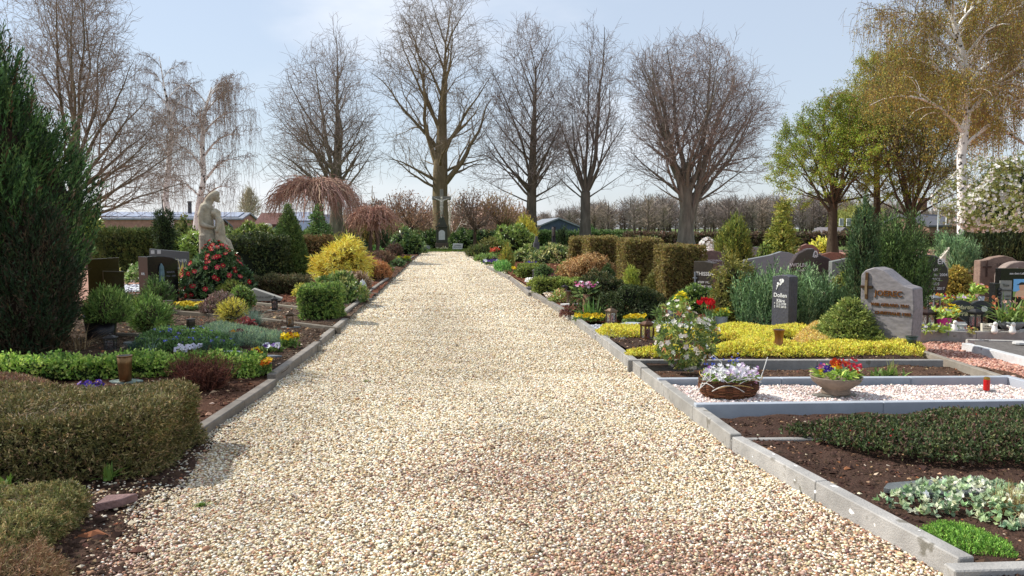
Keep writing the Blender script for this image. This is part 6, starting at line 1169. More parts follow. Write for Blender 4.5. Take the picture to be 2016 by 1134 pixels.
# stele, obelisk and stele with a figure
o = thing('stone_stele', 'dark two part stone stele above the rhododendron', 'stele', (*at(490, 480, 28)[:2], .1)); k = mpp(o.location); b = MB(); box(b, (0, 0, 0), (22 * k, .35, 60 * k), H('35312f', .85), bev=.01); b.build('pedestal', ROCK(), o); b = MB(); box(b, (0, 0, 60 * k), (16 * k, .25, 17 * k), H('2e2a29', .85), bev=.01); b.build('block', ROCK(), o)
o = thing('figure_stele', 'tall dark stele carrying a small figure before the blue grey hall', 'stele', (*at(1090, 480, 44)[:2], .05)); k = mpp(o.location); b = MB(); box(b, (0, 0, 0), (12 * k, .35, 26 * k), H('2f3033', .85), bev=.01); b.build('pedestal', POLI(), o); b = MB(); box(b, (0, 0, 26 * k), (6.5 * k, .2, 32 * k), H('3a3a3d', .85), bev=.01); b.build('shaft', ROCK(), o)
b = MB(); tubes(b, np.array([(-.05, -.14, 40 * k), (-.05, -.16, 48 * k), (-.06, -.15, 54 * k), (-.06, -.15, 57 * k)]), np.array((.05, .07, .08, .05)), 6, H('6a6560')); b.build('figure', ROCK(), o)
o = thing('obelisk', 'grey pointed stone obelisk between golden conifer and wide rhododendron', 'obelisk', (*at(1056, 480, 38)[:2], .1)); k = mpp(o.location); b = MB(); box(b, (0, 0, 0), (15 * k, .34, 34 * k), H('5f5f60', .85), bev=.02, taper=.72); b.build('shaft', ROCK(), o); b = MB(); box(b, (0, 0, 34 * k), (8 * k, .2, 12 * k), H('6a6a68', .85), bev=.01, taper=.5); b.build('tip', ROCK(), o)
headstone('small dark pointed stone before the farthest beech block', 1120, 506, 12, 24, [(-.5, 0), (.5, 0), (.5, .5), (0, 1), (-.5, .5)], .2, 0, H('55555c', .85), ROCK())
headstone('pale sandstone plate leaning behind the dry hydrangea', 1222, 548, 40, 36, [(-.5, 0), (.5, 0), (.5, .6), (.1, 1), (-.5, .8)], .15, -20, H('b8a896', .85), ROCK())
headstone('dark grey stone between two beech blocks', 1226, 540, 14, 62, [(-.5, 0), (.5, 0), (.5, 1), (-.5, .96)], .25, -8, H('4f5256', .85), GRAN())
headstone('brown stone leaning in the gap of the beech blocks', 1292, 548, 18, 50, [(-.5, 0), (.5, 0), (.5, 1), (-.5, .9)], .2, -8, H('6a5a4c', .85), ROCK())
headstone('orange brown stone top showing behind the nearest beech block', 1358, 512, 40, 32, [(-.5, 0), (.5, 0), (.5, .95), (-.5, 1)], .25, -8, H('b8683c', .9), ROCK())
headstone('rough pale boulder top behind the second beech block', 1271, 505, 20, 34, [(-.5, 0), (.5, 0), (.48, .7), (.2, 1), (-.2, .97), (-.5, .7)], .3, -8, H('b09a7c', .85), ROCK())
headstone('dark low headstone behind the third beech block', 1212, 500, 12, 32, [(-.5, 0), (.5, 0), (.5, 1), (-.5, 1)], .2, -8, H('3a3c40', .85), GRAN())
# rough white tablets before the cross
o, W_, Hh = headstone('white tablet with dark writing on the lawn before the cross', 901, 492, 21, 13, [(-.5, 0), (.42, 0), (.5, .95), (-.42, 1)], .12, 0, H('efece6', .95), GRAN(), z=.05)
letters(o, [('UNSEREN', 0, .33, .12), ('GEFALLENEN', 0, .2, .11)], .12, H('4a4a48'))
headstone('low white and dark tablet beside the broad rhododendron at the path end', 839, 492, 17, 10, [(-.5, 0), (.5, 0), (.44, .7), (.1, 1), (-.5, .9)], .12, 0, H('b8b8b2', .9), ROCK(), z=.05)
b = MB(); C = rng.normal(0, 1, (60, 3)) * (.28, .12, .03) + (0, 0, .08); kites(b, C, nrm(rnd3(60)), nrm(rnd3(60) + (0, 0, 1)), .12, .09, pick([H('f0e8a0'), H('f5f0d8')], 60)); o = thing('flower_tray', 'pale yellow flowers laid before the cross pedestal', 'flowers', (*gp(871, 491, .05)[:2], .05)); b.build('blossoms', PETAL(), o)

# ---------------------------------------------------------------- carved bodies
def carve(name, pieces, col, m, parent, voxel=.02, smooth=3):
    """one continuous carved surface out of overlapping limbs: pieces = [(points, radii)...]"""
    mb = MB()
    for P, R_ in pieces:
        P, R_ = np.array(P, float), np.array(R_, float)
        if len(P) == 1: P = np.array([P[0], P[0] + (0, 0, 1e-3)]); R_ = np.array([R_[0], R_[0]])
        T = nrm(P[-1] - P[-2]); T0 = nrm(P[0] - P[1]); a = [.35, .7, .94]
        Q = [P[0] + T0 * R_[0] * x for x in a[::-1]] + list(P) + [P[-1] + T * R_[-1] * x for x in a]
        rr = [R_[0] * math.sqrt(1 - x * x) for x in a[::-1]] + list(R_) + [R_[-1] * math.sqrt(1 - x * x) for x in a]
        tubes(mb, np.array(Q), np.array(rr), 12, col, cap=True)
    o = mb.build(name, m); bm = bmesh.new(); bm.from_mesh(o.data); bmesh.ops.remove_doubles(bm, verts=bm.verts[:], dist=1e-5); bmesh.ops.recalc_face_normals(bm, faces=bm.faces[:]); bm.to_mesh(o.data); bm.free()
    r = o.modifiers.new('r', 'REMESH'); r.mode = 'VOXEL'; r.voxel_size = voxel; s = o.modifiers.new('s', 'SMOOTH'); s.factor = .5; s.iterations = smooth
    dg = bpy.context.evaluated_depsgraph_get(); me = bpy.data.meshes.new_from_object(o.evaluated_get(dg)); old = o.data; o.modifiers.clear(); o.data = me; bpy.data.meshes.remove(old); me.name = name
    for a_ in list(me.color_attributes): me.color_attributes.remove(a_)
    a_ = me.color_attributes.new('col', 'FLOAT_COLOR', 'POINT'); a_.data.foreach_set('color', np.tile(np.array((*col, 1), np.float32), len(me.vertices)))
    me.materials.clear(); me.materials.append(m); me.polygons.foreach_set('use_smooth', np.ones(len(me.polygons), bool)); o.parent = parent; return o

st = thing('statue', 'pale weathered stone statue of a veiled woman holding a child', 'statue', gp(434, 575, .1)); k = mpp(st.location)
def q(u, v, y=0): return ((u - 434) * k, y, (575 - v) * k)
SC_ = H('b3aa96', .85); STN = mat('weathered_limestone', .9, .2, .35, 9, .5, 30)
woman = [([q(412, 462), q(409, 440), q(408, 415), q(412, 400), q(415, 394)], [.20, .19, .19, .17, .10]),             # trunk
         ([q(415, 396), q(421, 387)], [.08, .07]), ([q(429, 379)], [.098]), ([q(433, 385), q(432, 388)], [.06, .05]), ([q(437.5, 383.5)], [.022]), ([q(436, 391)], [.03]),   # neck, head, jaw, nose
         ([q(430, 376), q(422, 380), q(415, 388), q(410, 398), q(407, 410)], [.10, .10, .09, .08, .05]),               # veil
         ([q(409, 402, -.15), q(404, 418, -.2), q(404, 436, -.2)], [.09, .08, .065]), ([q(404, 436, -.2), q(414, 440, -.24), q(427, 443, -.2)], [.065, .055, .04]),
         ([q(427, 443, -.2), q(431, 442, -.17)], [.04, .03]), ([q(411, 400, .14), q(420, 418, .2), q(432, 432, .16)], [.09, .075, .05]),
         ([q(412, 458), q(416, 480), q(420, 515)], [.21, .24, .27]), ([q(420, 462, .1), q(436, 466, .12), q(448, 474, .08)], [.16, .13, .1]),   # lap and skirt
         ([q(449, 474, .08), q(456, 492, .08), q(458, 515, .06)], [.1, .085, .12]), ([q(430, 470, 0), q(438, 492, 0), q(442, 515, 0)], [.12, .15, .2])]
carve('woman', woman, SC_, STN, st, .018, 2)
child = [([q(438, 468, -.06), q(439, 450, -.08), q(438, 432, -.08), q(435, 424, -.06)], [.13, .125, .11, .07]), ([q(427, 414, -.06)], [.095]), ([q(431, 419, -.08)], [.06]), ([q(436, 427, -.16), q(440, 436, -.2), q(435, 450, -.24)], [.055, .05, .04]),
         ([q(436, 424, -.05), q(437, 412, -.05), q(430, 407, -.04)], [.05, .045, .04]), ([q(438, 468, -.06), q(445, 485, -.16), q(443, 505, -.17)], [.09, .075, .055]), ([q(438, 468, -.02), q(450, 482, -.05), q(448, 505, -.1)], [.09, .075, .055])]
carve('child', child, H('bdb39d', .85), STN, st, .016, 2)
st.scale = (.94, .94, .96)
b = MB(); box(b, (-.06, 0, 0), (.66, .6, 60 * k), H('a89e8c', .85), bev=.02); box(b, q(406, 500)[:1] + (0, 74 * k), (.2, .5, 46 * k), H('a89e8c', .85), bev=.05, taper=.95); b.build('pedestal', STN, st)

# ---------------------------------------------------------------- the wayside cross
cy = 60.5; cr = thing('wayside_cross', 'tall stone cross with a crucified figure on a dark pedestal beyond the lawn', 'cross', (*at(870, 480, cy)[:2], .05)); k = mpp(cr.location)
GS = H('5f5f54', .85); zt = lambda v: HC + (450 - v) * k - .05
b = MB(); box(b, (0, 0, 0), (26 * k, 1.0, zt(478)), H('75685a', .85), bev=.03); box(b, (0, 0, zt(478)), (22 * k, .85, zt(448) - zt(478)), GS, bev=.03); b.build('pedestal', ROCK(), cr)
b = MB(); box(b, (0, 0, zt(448)), (25 * k, .98, .1), GS, bev=.02); box(b, (0, 0, zt(448) + .1), (21 * k, .8, zt(428) - zt(448) - .1), H('55564a', .85), taper=.35, bev=.02); b.build('cornice', ROCK(), cr)
b = MB(); prism(b, [(-.24, zt(472)), (.24, zt(472)), (.24, zt(459))] + [(.24 * math.cos(t), zt(459) + .24 * math.sin(t)) for t in np.linspace(0, PI, 9)[1:-1]] + [(-.24, zt(459))], -.455, -.42, H('e8e8e6', .95), .005); b.build('plaque', mat('marble', .4, .4, .1, 4), cr)
b = MB(); box(b, (0, 0, zt(430)), (7 * k, .2, zt(373) - zt(430)), H('8f8d80', .9), bev=.015); b.build('shaft', ROCK(), cr)
b = MB(); box(b, (0, 0.0, zt(394)), (37 * k, .205, 7 * k), H('8a877a', .9), bev=.015); b.build('cross_arm', ROCK(), cr)
c_ = lambda u, v, y=-.16: ((u - 870) * k, y, zt(v))
corpus = [([c_(869.5, 410), c_(870, 404), c_(870, 398), c_(870, 395)], [.12, .12, .15, .08]), ([c_(870.5, 390.5, -.2)], [.105]), ([c_(869, 396), c_(861, 393), c_(855, 390)], [.07, .05, .035]), ([c_(871, 396), c_(879, 393), c_(885, 391)], [.07, .05, .035]),
          ([c_(869.2, 409), c_(868.6, 417, -.22), c_(869, 426)], [.1, .075, .045]), ([c_(870.6, 409), c_(870.6, 417, -.22), c_(869.8, 427)], [.1, .075, .045]), ([c_(869, 426), c_(869.2, 429, -.2)], [.045, .04]), ([c_(869.8, 408.5, -.17)], [.15])]
carve('figure', corpus, H('d8d2c0', .9), STN, cr, .03, 2)
# ---------------------------------------------------------------- lanterns, vases, bowls
def lantern(label, u, v, w, h, col, glow=None, z=.09, rz=20, style='post', m=None, group='grave lanterns', plate=None):
    P0 = gp(u, v, z); k = mpp(P0); W_, Hh = w * k, h * k; o = thing('grave_lantern', label, 'lantern', P0, math.radians(rz), group); m = m or IRON(); c = H(col, .8); s = W_ * .78
    b = MB(); box(b, (0, 0, 0), (s, s, Hh * .1), c, bev=.004); b.build('base', m, o)
    b = MB()
    for x in (-1, 1):
        for y in (-1, 1): box(b, (x * s * .42, y * s * .42, Hh * .1), (s * .14, s * .14, Hh * .62), c)
    for q_ in (.1, .66):
        for x, y, sx, sy in ((0, -1, .84, .1), (0, 1, .84, .1), (-1, 0, .1, .84), (1, 0, .1, .84)): box(b, (x * s * .42, y * s * .42, Hh * q_), (s * sx, s * sy, Hh * .055), c)
    b.build('frame', m, o)
    b = MB()
    if style == 'pyramid': box(b, (0, 0, Hh * .6), (s * 1.15, s * 1.15, Hh * .24), c, taper=.42, bev=.003); lathe(b, [(.012, 0), (.014, .02), (.002, .04)], c, 8, (0, 0, Hh * .84))
    else: box(b, (0, 0, Hh * .72), (s * 1.22, s * 1.22, Hh * .07), c, bev=.003); box(b, (0, 0, Hh * .79), (s * .95, s * .95, Hh * .1), c, taper=.5, bev=.003); lathe(b, [(.012, 0), (.01, Hh * .06), (.016, Hh * .08), (.002, Hh * .11)], c, 8, (0, 0, Hh * .89))
    b.build('roof', m, o)
    if glow:
        b = MB(); lathe(b, [(s * .26, 0), (s * .28, Hh * .4), (s * .24, Hh * .42)], H(glow, .9), 12, (0, 0, Hh * .1)); b.build('candle', mat('candle_cup', .3, .5, 0, trans=.3), o)
    b = MB()
    for x, y, sx, sy in ((0, -1, .7, .02), (0, 1, .7, .02), (-1, 0, .02, .7), (1, 0, .02, .7)): box(b, (x * s * .42, y * s * .42, Hh * .1), (s * sx, s * sy, Hh * .62), (.9, .9, .9))
    b.build('glass', mat('clear_glass', .05, .5, 0, alpha=.95), o)
    if plate:
        p = thing('stone_plate', plate, 'stone plate', P0 - np.array((0, 0, .02))); b = MB(); n = 9; slab(b, [(math.cos(t) * W_ * rng.uniform(.9, 1.25), math.sin(t) * W_ * rng.uniform(.7, 1.0)) for t in np.linspace(0, 2 * PI, n + 1)[:-1]], -.02, .018, H('7d7d78', .85), .004); b.build('slab', ROCK(), p)
    return o
BRZ = lambda: mat('aged_bronze', .42, .5, .35, 12, .15, 50, metal=.6)
lantern('large bronze lantern with red candle standing in the yellow leaved bed', 1274, 671, 27, 44, '6a4a34', 'a02818', .1, 15, m=BRZ())
lantern('bronze lantern with red candle on the grey chippings', 1203, 639, 20, 36, '7a6450', 'c83a20', .1, 25, m=BRZ())
lantern('small dark bronze lantern behind the one on the grey chippings', 1214, 628, 14, 30, '5a4a3c', 'b02c1c', .1, 10, m=BRZ())
lantern('dark red candle lantern beside the bronze vase in the mulch', 1112, 579, 13, 20, '3a3436', '9a2820', .1)
lantern('square grey lantern on the white pebbles', 1053, 548, 11, 20, '6a6460', None, .1, 5)
lantern('black lantern on the white pebbles beside the square grey one', 1071, 551, 12, 16, '22242a', None, .1, 15)
lantern('amber glass bronze lantern on the bare soil', 571, 643, 18, 32, '5a4a38', 'c89020', .09, 12, m=BRZ(), plate='thin flat stone under the amber lantern')
lantern('small dark house shaped lantern on a flat stone', 541, 610, 14, 28, '3a3836', '7a3020', .09, 5, plate='dark flat stone under the house shaped lantern')
lantern('white metal lantern with a pointed roof beside the path', 714, 588, 18, 42, 'dfe2e2', None, .1, 10, 'pyramid', m=PAINT(), plate='square grey slab under the white lantern')
lantern('low iron lantern in the shade before the black planter', 218, 690, 26, 34, '3a3634', '5a2018', .08, 10)
lantern('red candle lantern by the violet and white flowers', 973, 519, 8, 14, '4a342e', 'a03a28', .1)
lantern('black glass lantern standing before the heart stone', 1919, 649, 24, 46, '2c2c2e', 'b02018', .19, 12)
lantern('dark lantern with white panes between wavy stone and pink pot', 1826, 648, 28, 44, '3a2a28', 'e8e4dc', .18, 10)
lantern('silver lantern with a red candle below the egg shaped stone', 1838, 612, 22, 34, '9a9c9e', 'c02818', .15, 10)
o = thing('grave_candle', 'red plastic grave candle with a gold lid', 'candle', gp(1942, 768, .105)); b = MB(); lathe(b, [(.026, 0), (.028, .01), (.028, .09), (.026, .1)], H('d81818', .9), 18); b.build('cup', mat('candle_cup', .3, .5, 0, trans=.3), o); b = MB(); lathe(b, [(.027, .1), (.029, .104), (.026, .118), (.018, .124), (.002, .126)], H('9a7a34', .9), 18); b.build('lid', BRONZ(), o)
def flat_stone(label, u, v, wx, wy, z, col, t=.02, n=9, m=None, rz=0, name='stone_plate', pts=None):
    p = thing(name, label, 'stone plate', gp(u, v, z), rz); b = MB(); slab(b, pts or [(math.cos(a) * wx * rng.uniform(.85, 1.1), math.sin(a) * wy * rng.uniform(.85, 1.1)) for a in np.linspace(0, 2 * PI, n + 1)[:-1]], -.01, t, H(col, .85), .004); b.build('slab', m or mat('slate', .6, .4, .25, 10, .5, 30), p); return p
flat_stone('small flat stone under the red grave candle', 1940, 768, .09, .055, .095, 'a09c98', .01)
flat_stone('broken slate slab under the stone bowl', 1643, 780, .2, .09, .092, '78756c', .02, 9)
flat_stone('irregular greenish slate under the bronze vase by the bright hedge', 248, 753, .16, .10, .075, '8fa096', .022, 8)
flat_stone('reddish flat stone at the edge of the gravel path', 232, 992, 0, 0, .03, '8a6f6c', .035, pts=[(-.085, -.10), (.03, -.02), (.085, .075), (.02, .07), (-.085, .06)], m=ROCK())
flat_stone('large slate plate under the variegated ivy', 1850, 966, .36, .13, .08, '64696a', .022, pts=[(-.33, .02), (-.26, .1), (.0, .14), (.22, .12), (.38, .02), (.2, -.12), (-.2, -.10)])
flat_stone('pale flat grave marker in the pansy bed', 448, 697, .17, .1, .09, 'a9b0b4', .03, 10)
flat_stone('dark grey triangular marker beside the pansy bed edge', 527, 706, 0, 0, .085, '70757a', .03, pts=[(-.14, -.1), (.16, .04), (.02, .1), (-.16, .06)])
flat_stone('long thin slate strip under the dark red pansies', 500, 668, .42, .03, .09, '9aa096', .02, 10)
flat_stone('white flat stone before the small bronze vase', 1121, 601, .2, .12, .09, 'd0cfca', .03, 9, m=GRAN())
_c = gp(1990, 690, .1); flat_stone('flat dark slab of the grave beside the reddish path', 1990, 690, 0, 0, .1, '6f6a66', .02, pts=[tuple((gp(u_, v_, .1) - _c)[:2]) for u_, v_ in ((1922, 682), (2120, 730), (2180, 679), (1918, 675))], m=ROCK())
flat_stone('white round plate on the dark grave slab', 2008, 676, .1, .07, .14, 'dcdad6', .02, 12, m=GRAN())
flat_stone('pale flat stone before the blue grass cushion', 262, 676, .14, .07, .09, '8f9294', .02, 9)
flat_stone('pale flat stone on the reddish mulch near the kerb', 1106, 603, .1, .05, .09, '9a948c', .02, 8, m=ROCK())

def vase(label, u, v, w, h, prof, col, m, z=.09, ripple=.05, name='grave_vase', group='bronze grave vases', lid=True):
    P0 = gp(u, v, z); k = mpp(P0); o = thing(name, label, 'vase', P0, 0, group); b = MB(); R_ = w * k / 2
    lathe(b, [(r * R_, q_ * h * k) for r, q_ in prof], H(col, .85), 20, ripple=ripple); b.build('body', m, o, True)
    b = MB(); r = prof[-1][0] * R_; lathe(b, [(r * .8, h * k - .006), (r * 1.06, h * k - .004), (r * 1.06, h * k + .004), (r * .85, h * k + .004)], H(col, .95), 20); lathe(b, [(r * .84, 0), (r * .84, .002)], (.015, .015, .012), 18, (0, 0, h * k + .0025)); b.build('rim', m, o); return o
TUBE = [(.75, 0), (.9, .03), (.85, .25), (.9, .5), (.97, .8), (1, 1)]
vase('tall bronze vase on the greenish slate before the bright hedge', 247, 750, 28, 50, [(.72, 0), (.82, .03), (.86, .3), (.95, .7), (1, 1)], '8a6a44', BRONZ(), .1)
vase('brown bronze vase beside the yellow pansy bed', 332, 628, 18, 36, TUBE, '7a5c48', BRZ(), .09)
vase('short dark bronze vase in the periwinkle', 376, 656, 17, 28, TUBE, '4a4038', BRZ(), .12)
vase('waisted bronze vase in front of the dark stele', 1533, 683, 22, 34, [(1, 0), (.95, .05), (.72, .4), (.72, .6), (.92, .95), (1, 1)], '9a6a40', BRONZ(), .17)
vase('small bronze vase beside the dark red lantern', 1119, 597, 11, 24, [(1, 0), (.8, .1), (.6, .5), (.8, .9), (1, 1)], '7a6450', BRZ(), .09)
vase('dark green conical vase attached to the wavy headstone', 1794, 690, 22, 28, [(.45, 0), (.6, .3), (.8, .7), (1, 1)], '2f4238', PAINT(), .12, 0, group=None)
vv = vase('brown vase filled with pink flowers beside the low hedge', 1154, 620, 14, 40, [(.8, 0), (.95, .1), (1, 1)], '8a6a54', ROCK(), .09, 0, group=None)
k = mpp(vv.location); n = 90; b = MB(); P = rng.normal(0, 1, (n, 3)) * (.09, .09, .07) + (0, 0, 46 * k); kites(b, P, nrm(P - (0, 0, .35)), nrm(rnd3(n)), .12, .05, pick(pal('rhodo'), n)); f_ = thing('bouquet', 'bouquet of pink and white hydrangea in the brown vase', 'flowers', vv.location); b.build('foliage', LEAF(), f_)
b = MB(); n = 42; P = rng.normal(0, 1, (n, 3)) * (.1, .08, .025) + (0, 0, 60 * k); flowers(b, P, nrm(rnd3(n) * .4 + (0, -.4, 1)), .085, pick([H('d86aa0'), H('e8a8c4'), H('c84a8a'), H('f0d0dc')], n), 6, None); b.build('blossoms', PETAL(), f_)

# bowl of primroses
P0 = gp(1645, 774, .112); k = mpp(P0); bo = thing('flower_bowl', 'wide round stoneware bowl on the slate slab', 'flower bowl', P0)
b = MB(); lathe(b, [(.125, 0), (.13, .012), (.118, .045), (.15, .065), (.205, .11), (.225, .15), (.228, .158), (.212, .158), (.2, .14), (.02, .135)], H('8f7f70', .85), 32); b.build('body', mat('stoneware', .7, .3, .18, 9, .15, 40), bo, True)
fl = thing('primroses', 'red, violet and yellow primroses planted in the stoneware bowl', 'flowers', P0 + (0, 0, .14)); n = 260; a = rng.uniform(0, 2 * PI, n); r = np.sqrt(rng.uniform(0, 1, n)) * .19; P = np.stack([np.cos(a) * r, np.sin(a) * r, rng.uniform(0, .06, n)], 1)
b = MB(); kites(b, P, nrm(np.stack([np.cos(a), np.sin(a), rng.uniform(-.1, 1, n)], 1) + rnd3(n) * .3), nrm(rnd3(n) * .4 + (0, 0, 1)), .06, .035, pick(pal('brt'), n)); b.build('foliage', LEAF(), fl)
b = MB()
for cx, cy_, cz, n, sp_, cols, sz, eye in ((.0, 0, .125, 26, (.05, .04, .025), ['d84a1c', 'e8601c', 'c83818'], .048, (.8, .6, .05)), (-.11, -.05, .085, 24, (.035, .03, .018), ['4a2a9a', '5a3ab0', '3c2288'], .045, (.9, .8, .3)), (-.15, -.02, .11, 8, (.02, .02, .012), ['e07aa0', 'd86890'], .036, None), (-.055, -.06, .13, 4, (.02, .02, .01), ['f0c020', 'e8a818'], .05, (.8, .4, .05)), (.11, -.02, .13, 22, (.04, .035, .03), ['c01c34', 'a81830', 'd03a4c'], .036, None), (.14, -.07, .09, 10, (.03, .02, .02), ['d82a3c', 'c02030'], .034, None), (.18, 0, .07, 7, (.02, .02, .015), ['f0eeee', 'e4dce0'], .036, None), (.19, .0, .1, 3, (.012, .01, .01), ['a01830'], .04, None), (-.17, -.03, .07, 4, (.01, .02, .01), ['e8c828'], .04, None), (.06, .03, .14, 8, (.04, .03, .012), ['d05060', 'b82040'], .035, None)):
    P = rng.normal(0, 1, (n, 3)) * sp_ + (cx, cy_, cz); flowers(b, P, nrm(rnd3(n) * .35 + (0, -.75, .8)), sz, pick([H(c, .9) for c in cols], n, None, .1), 6, eye)
b.build('blossoms', PETAL(), fl)
# wicker basket of bellis
P0 = gp(1434, 778, .1); ba = thing('wicker_basket', 'dark oval wicker basket with pale looping canes on the pink chippings', 'basket', P0); m_ = 60
rings = []; t = np.linspace(0, 2 * PI, m_)
for i in range(13):
    z_ = .006 + i * .0105; rr = .19 + .035 * math.sin(min(1, i / 9) * PI * .62)
    for ph in (0, PI): rings.append(np.stack([(rr + .007 * np.sin(t * 13 + i * PI + ph)) * np.cos(t), (rr * .72 + .007 * np.sin(t * 13 + i * PI + ph)) * np.sin(t), z_ + .004 * np.sin(t * 5 + i) + 0 * t], 1))
b = MB(); tubes(b, np.array(rings), np.full((len(rings), m_), .0058), 5, pick([H('5a3a28'), H('6c4630'), H('4a3022'), H('7a5238')], len(rings))); lathe(b, [(.16, .004), (.2, .07), (.2, .10)], H('3a281c'), 24, sy=.72); b.build('body', WOOD(), ba, True)
b = MB()
for i in range(22):
    a0 = rng.uniform(0, 2 * PI); L = rng.uniform(.5, 1.6); tt = np.linspace(a0, a0 + L, 14); rr = .225 + rng.normal(0, .012); hh = rng.uniform(.03, .17)
    tubes(b, np.stack([rr * np.cos(tt), rr * .74 * np.sin(tt), hh + .05 * np.sin((tt - a0) / L * PI) * rng.uniform(-.6, 1.2)], 1), np.full(14, .003), 4, H(random.choice(['d8d4cc', 'e4e0d8', 'b8a078', 'c8a868']), .9))
for pts in ([(-.24, -.04, .06), (-.2, -.05, .17), (-.12, -.02, .25), (-.06, -.05, .2), (0, -.12, .12)], [(.22, -.05, .03), (.21, -.08, .12), (.25, -.06, .22), (.29, -.03, .31)], [(-.27, -.1, .07), (-.19, -.13, .16), (-.17, -.08, .23)], [(.0, -.15, .15), (.1, -.17, .17), (.2, -.14, .13)], [(-.02, .0, .15), (-.06, .0, .27), (-.13, -.02, .33), (-.16, -.03, .31)]):
    tubes(b, np.array(pts), np.full(len(pts), .0035), 5, H('dcdad4', .95))
b.build('cane', WOOD(), ba)
fl = thing('bellis_plants', 'white and pale pink daisies planted in the wicker basket', 'flowers', P0 + (0, 0, .115)); n = 380; a = rng.uniform(0, 2 * PI, n); r = np.sqrt(rng.uniform(0, 1, n)); P = np.stack([np.cos(a) * r * .21, np.sin(a) * r * .15, rng.uniform(0, .06, n)], 1)
b = MB(); kites(b, P, nrm(rnd3(n) + (0, 0, .4)), nrm(rnd3(n) + (0, 0, .8)), .04, .014, pick(pal('brt'), n)); blades(b, np.array((.05, .02, .02)) + rng.normal(0, 1, (60, 3)) * (.05, .04, .0), .12, .012, pick(pal('brt', .85), 60), .3); blades(b, np.array((-.11, .05, .02)) + rng.normal(0, 1, (30, 3)) * (.03, .03, .0), .10, .01, pick(pal('rhodo', .9), 30), .3); b.build('foliage', LEAF(), fl)
b = MB()
for cx, cy_, cz, n, sp_, cols, sz in ((-.06, -.06, .08, 95, (.075, .04, .022), ['f4f2f0', 'ece8f0', 'fbfaf8'], .040), (.05, -.08, .075, 60, (.06, .035, .022), ['ece0ee', 'f4eef4', 'dcc8e0'], .038), (-.17, -.03, .07, 12, (.025, .03, .025), ['c89ad0', 'b880c4', 'e0c8e4'], .034), (.19, -.03, .06, 10, (.02, .03, .02), ['e8e0f0', 'c8a0cc'], .03), (-.13, .02, .14, 10, (.03, .02, .025), ['5a6ac8', '7080d0'], .022), (.06, .03, .15, 12, (.04, .02, .02), ['5060c0', '7a78d0'], .02), (.16, -.13, .0, 6, (.03, .01, .02), ['e0a0bc', 'e8c0d0'], .016)):
    P = rng.normal(0, 1, (n, 3)) * sp_ + (cx, cy_, cz); flowers(b, P, nrm(rnd3(n) * .35 + (0, -.7, .8)), sz, pick([H(c, .92) for c in cols], n, None, .05), 6, None)
b.build('blossoms', PETAL(), fl)
ba.scale = (1.18, 1.18, 1.12); fl.scale = (1.18, 1.18, 1.25); fl.location.z = .1 + .128
# black planter
P0 = gp(200, 665, .08); pl_ = thing('planter', 'large black square planter with a raised wavy rim', 'planter', P0, .3); b = MB(); k = mpp(P0); w_ = 60 * k; n = 28; V = []; 
for lv, (s_, z_) in enumerate(((.82, 0), (1, 1), (.9, 1), (.86, .85))):
    for i in range(n):
        t = 2 * PI * i / n; c_, s2 = math.cos(t), math.sin(t); e = max(abs(c_), abs(s2)) ** .8; wob_ = 1 + (.05 * math.cos(4 * t) if lv in (1, 2) else 0); V.append((c_ / e * w_ * .5 * s_, s2 / e * w_ * .5 * s_, (46 * k) * z_ * wob_))
F = [(l * n + i, l * n + (i + 1) % n, (l + 1) * n + (i + 1) % n, (l + 1) * n + i) for l in range(3) for i in range(n)]
b.faces(V, F + [tuple(range(3 * n, 4 * n))], H('242026', .85)); b.build('body', PAINT(), pl_, True)
# pots behind the pieris
def pot(label, u, v, w, h, prof, col, z=.1, m=None, name='flower_pot'):
    P0 = gp(u, v, z); k = mpp(P0); o = thing(name, label, 'flower pot', P0); b = MB(); lathe(b, [(r * w * k / 2, q_ * h * k) for r, q_ in prof] + [(prof[-1][0] * w * k * .45, h * k), (.01, h * k * .9)], H(col, .88), 22); b.build('body', m or PLAIN(), o, True); return o, k, P0
def posy(label, loc, w, h, cols, n, size, name='potted_flowers', leafc='brt', zf=.7, nl=None, petals=6, eye=None, d=1):
    o = thing(name, label, 'flowers', loc); nl = nl or n * 4; a = rng.uniform(0, 2 * PI, nl); r = np.sqrt(rng.uniform(0, 1, nl)) * w / 2; P = np.stack([np.cos(a) * r, np.sin(a) * r * d, rng.uniform(0, h * .75, nl)], 1)
    b = MB(); kites(b, P, nrm(rnd3(nl) + (0, 0, .5)), nrm(rnd3(nl) + (0, 0, .6)), size * 1.3, size * .6, pick(pal(leafc), nl)); b.build('foliage', LEAF(), o)
    a = rng.uniform(0, 2 * PI, n); r = np.sqrt(rng.uniform(0, 1, n)) * w / 2; P = np.stack([np.cos(a) * r, np.sin(a) * r * d, h * (zf + (1 - zf) * rng.uniform(0, 1, n)) * (1 - .3 * (2 * r / w) ** 2)], 1)
    b = MB(); flowers(b, P, nrm(rnd3(n) * .4 + (0, -.5, 1)), size, pick([H(c, .9) for c in cols], n, None, .08), petals, eye); b.build('blossoms', PETAL(), o); return o
POT = [(.8, 0), (.88, .1), (1, .9), (1.04, .92), (1.04, 1)]
o, k, P0 = pot('round zinc grey pot on the chippings beside the pieris', 1420, 640, 25, 18, POT, '8f9698'); posy('yellow chrysanthemums in the round zinc pot', P0 + (0, 0, 17 * k), 30 * k, 17 * k, ['e8c81c', 'd8a818', 'f0d83c'], 60, .05)
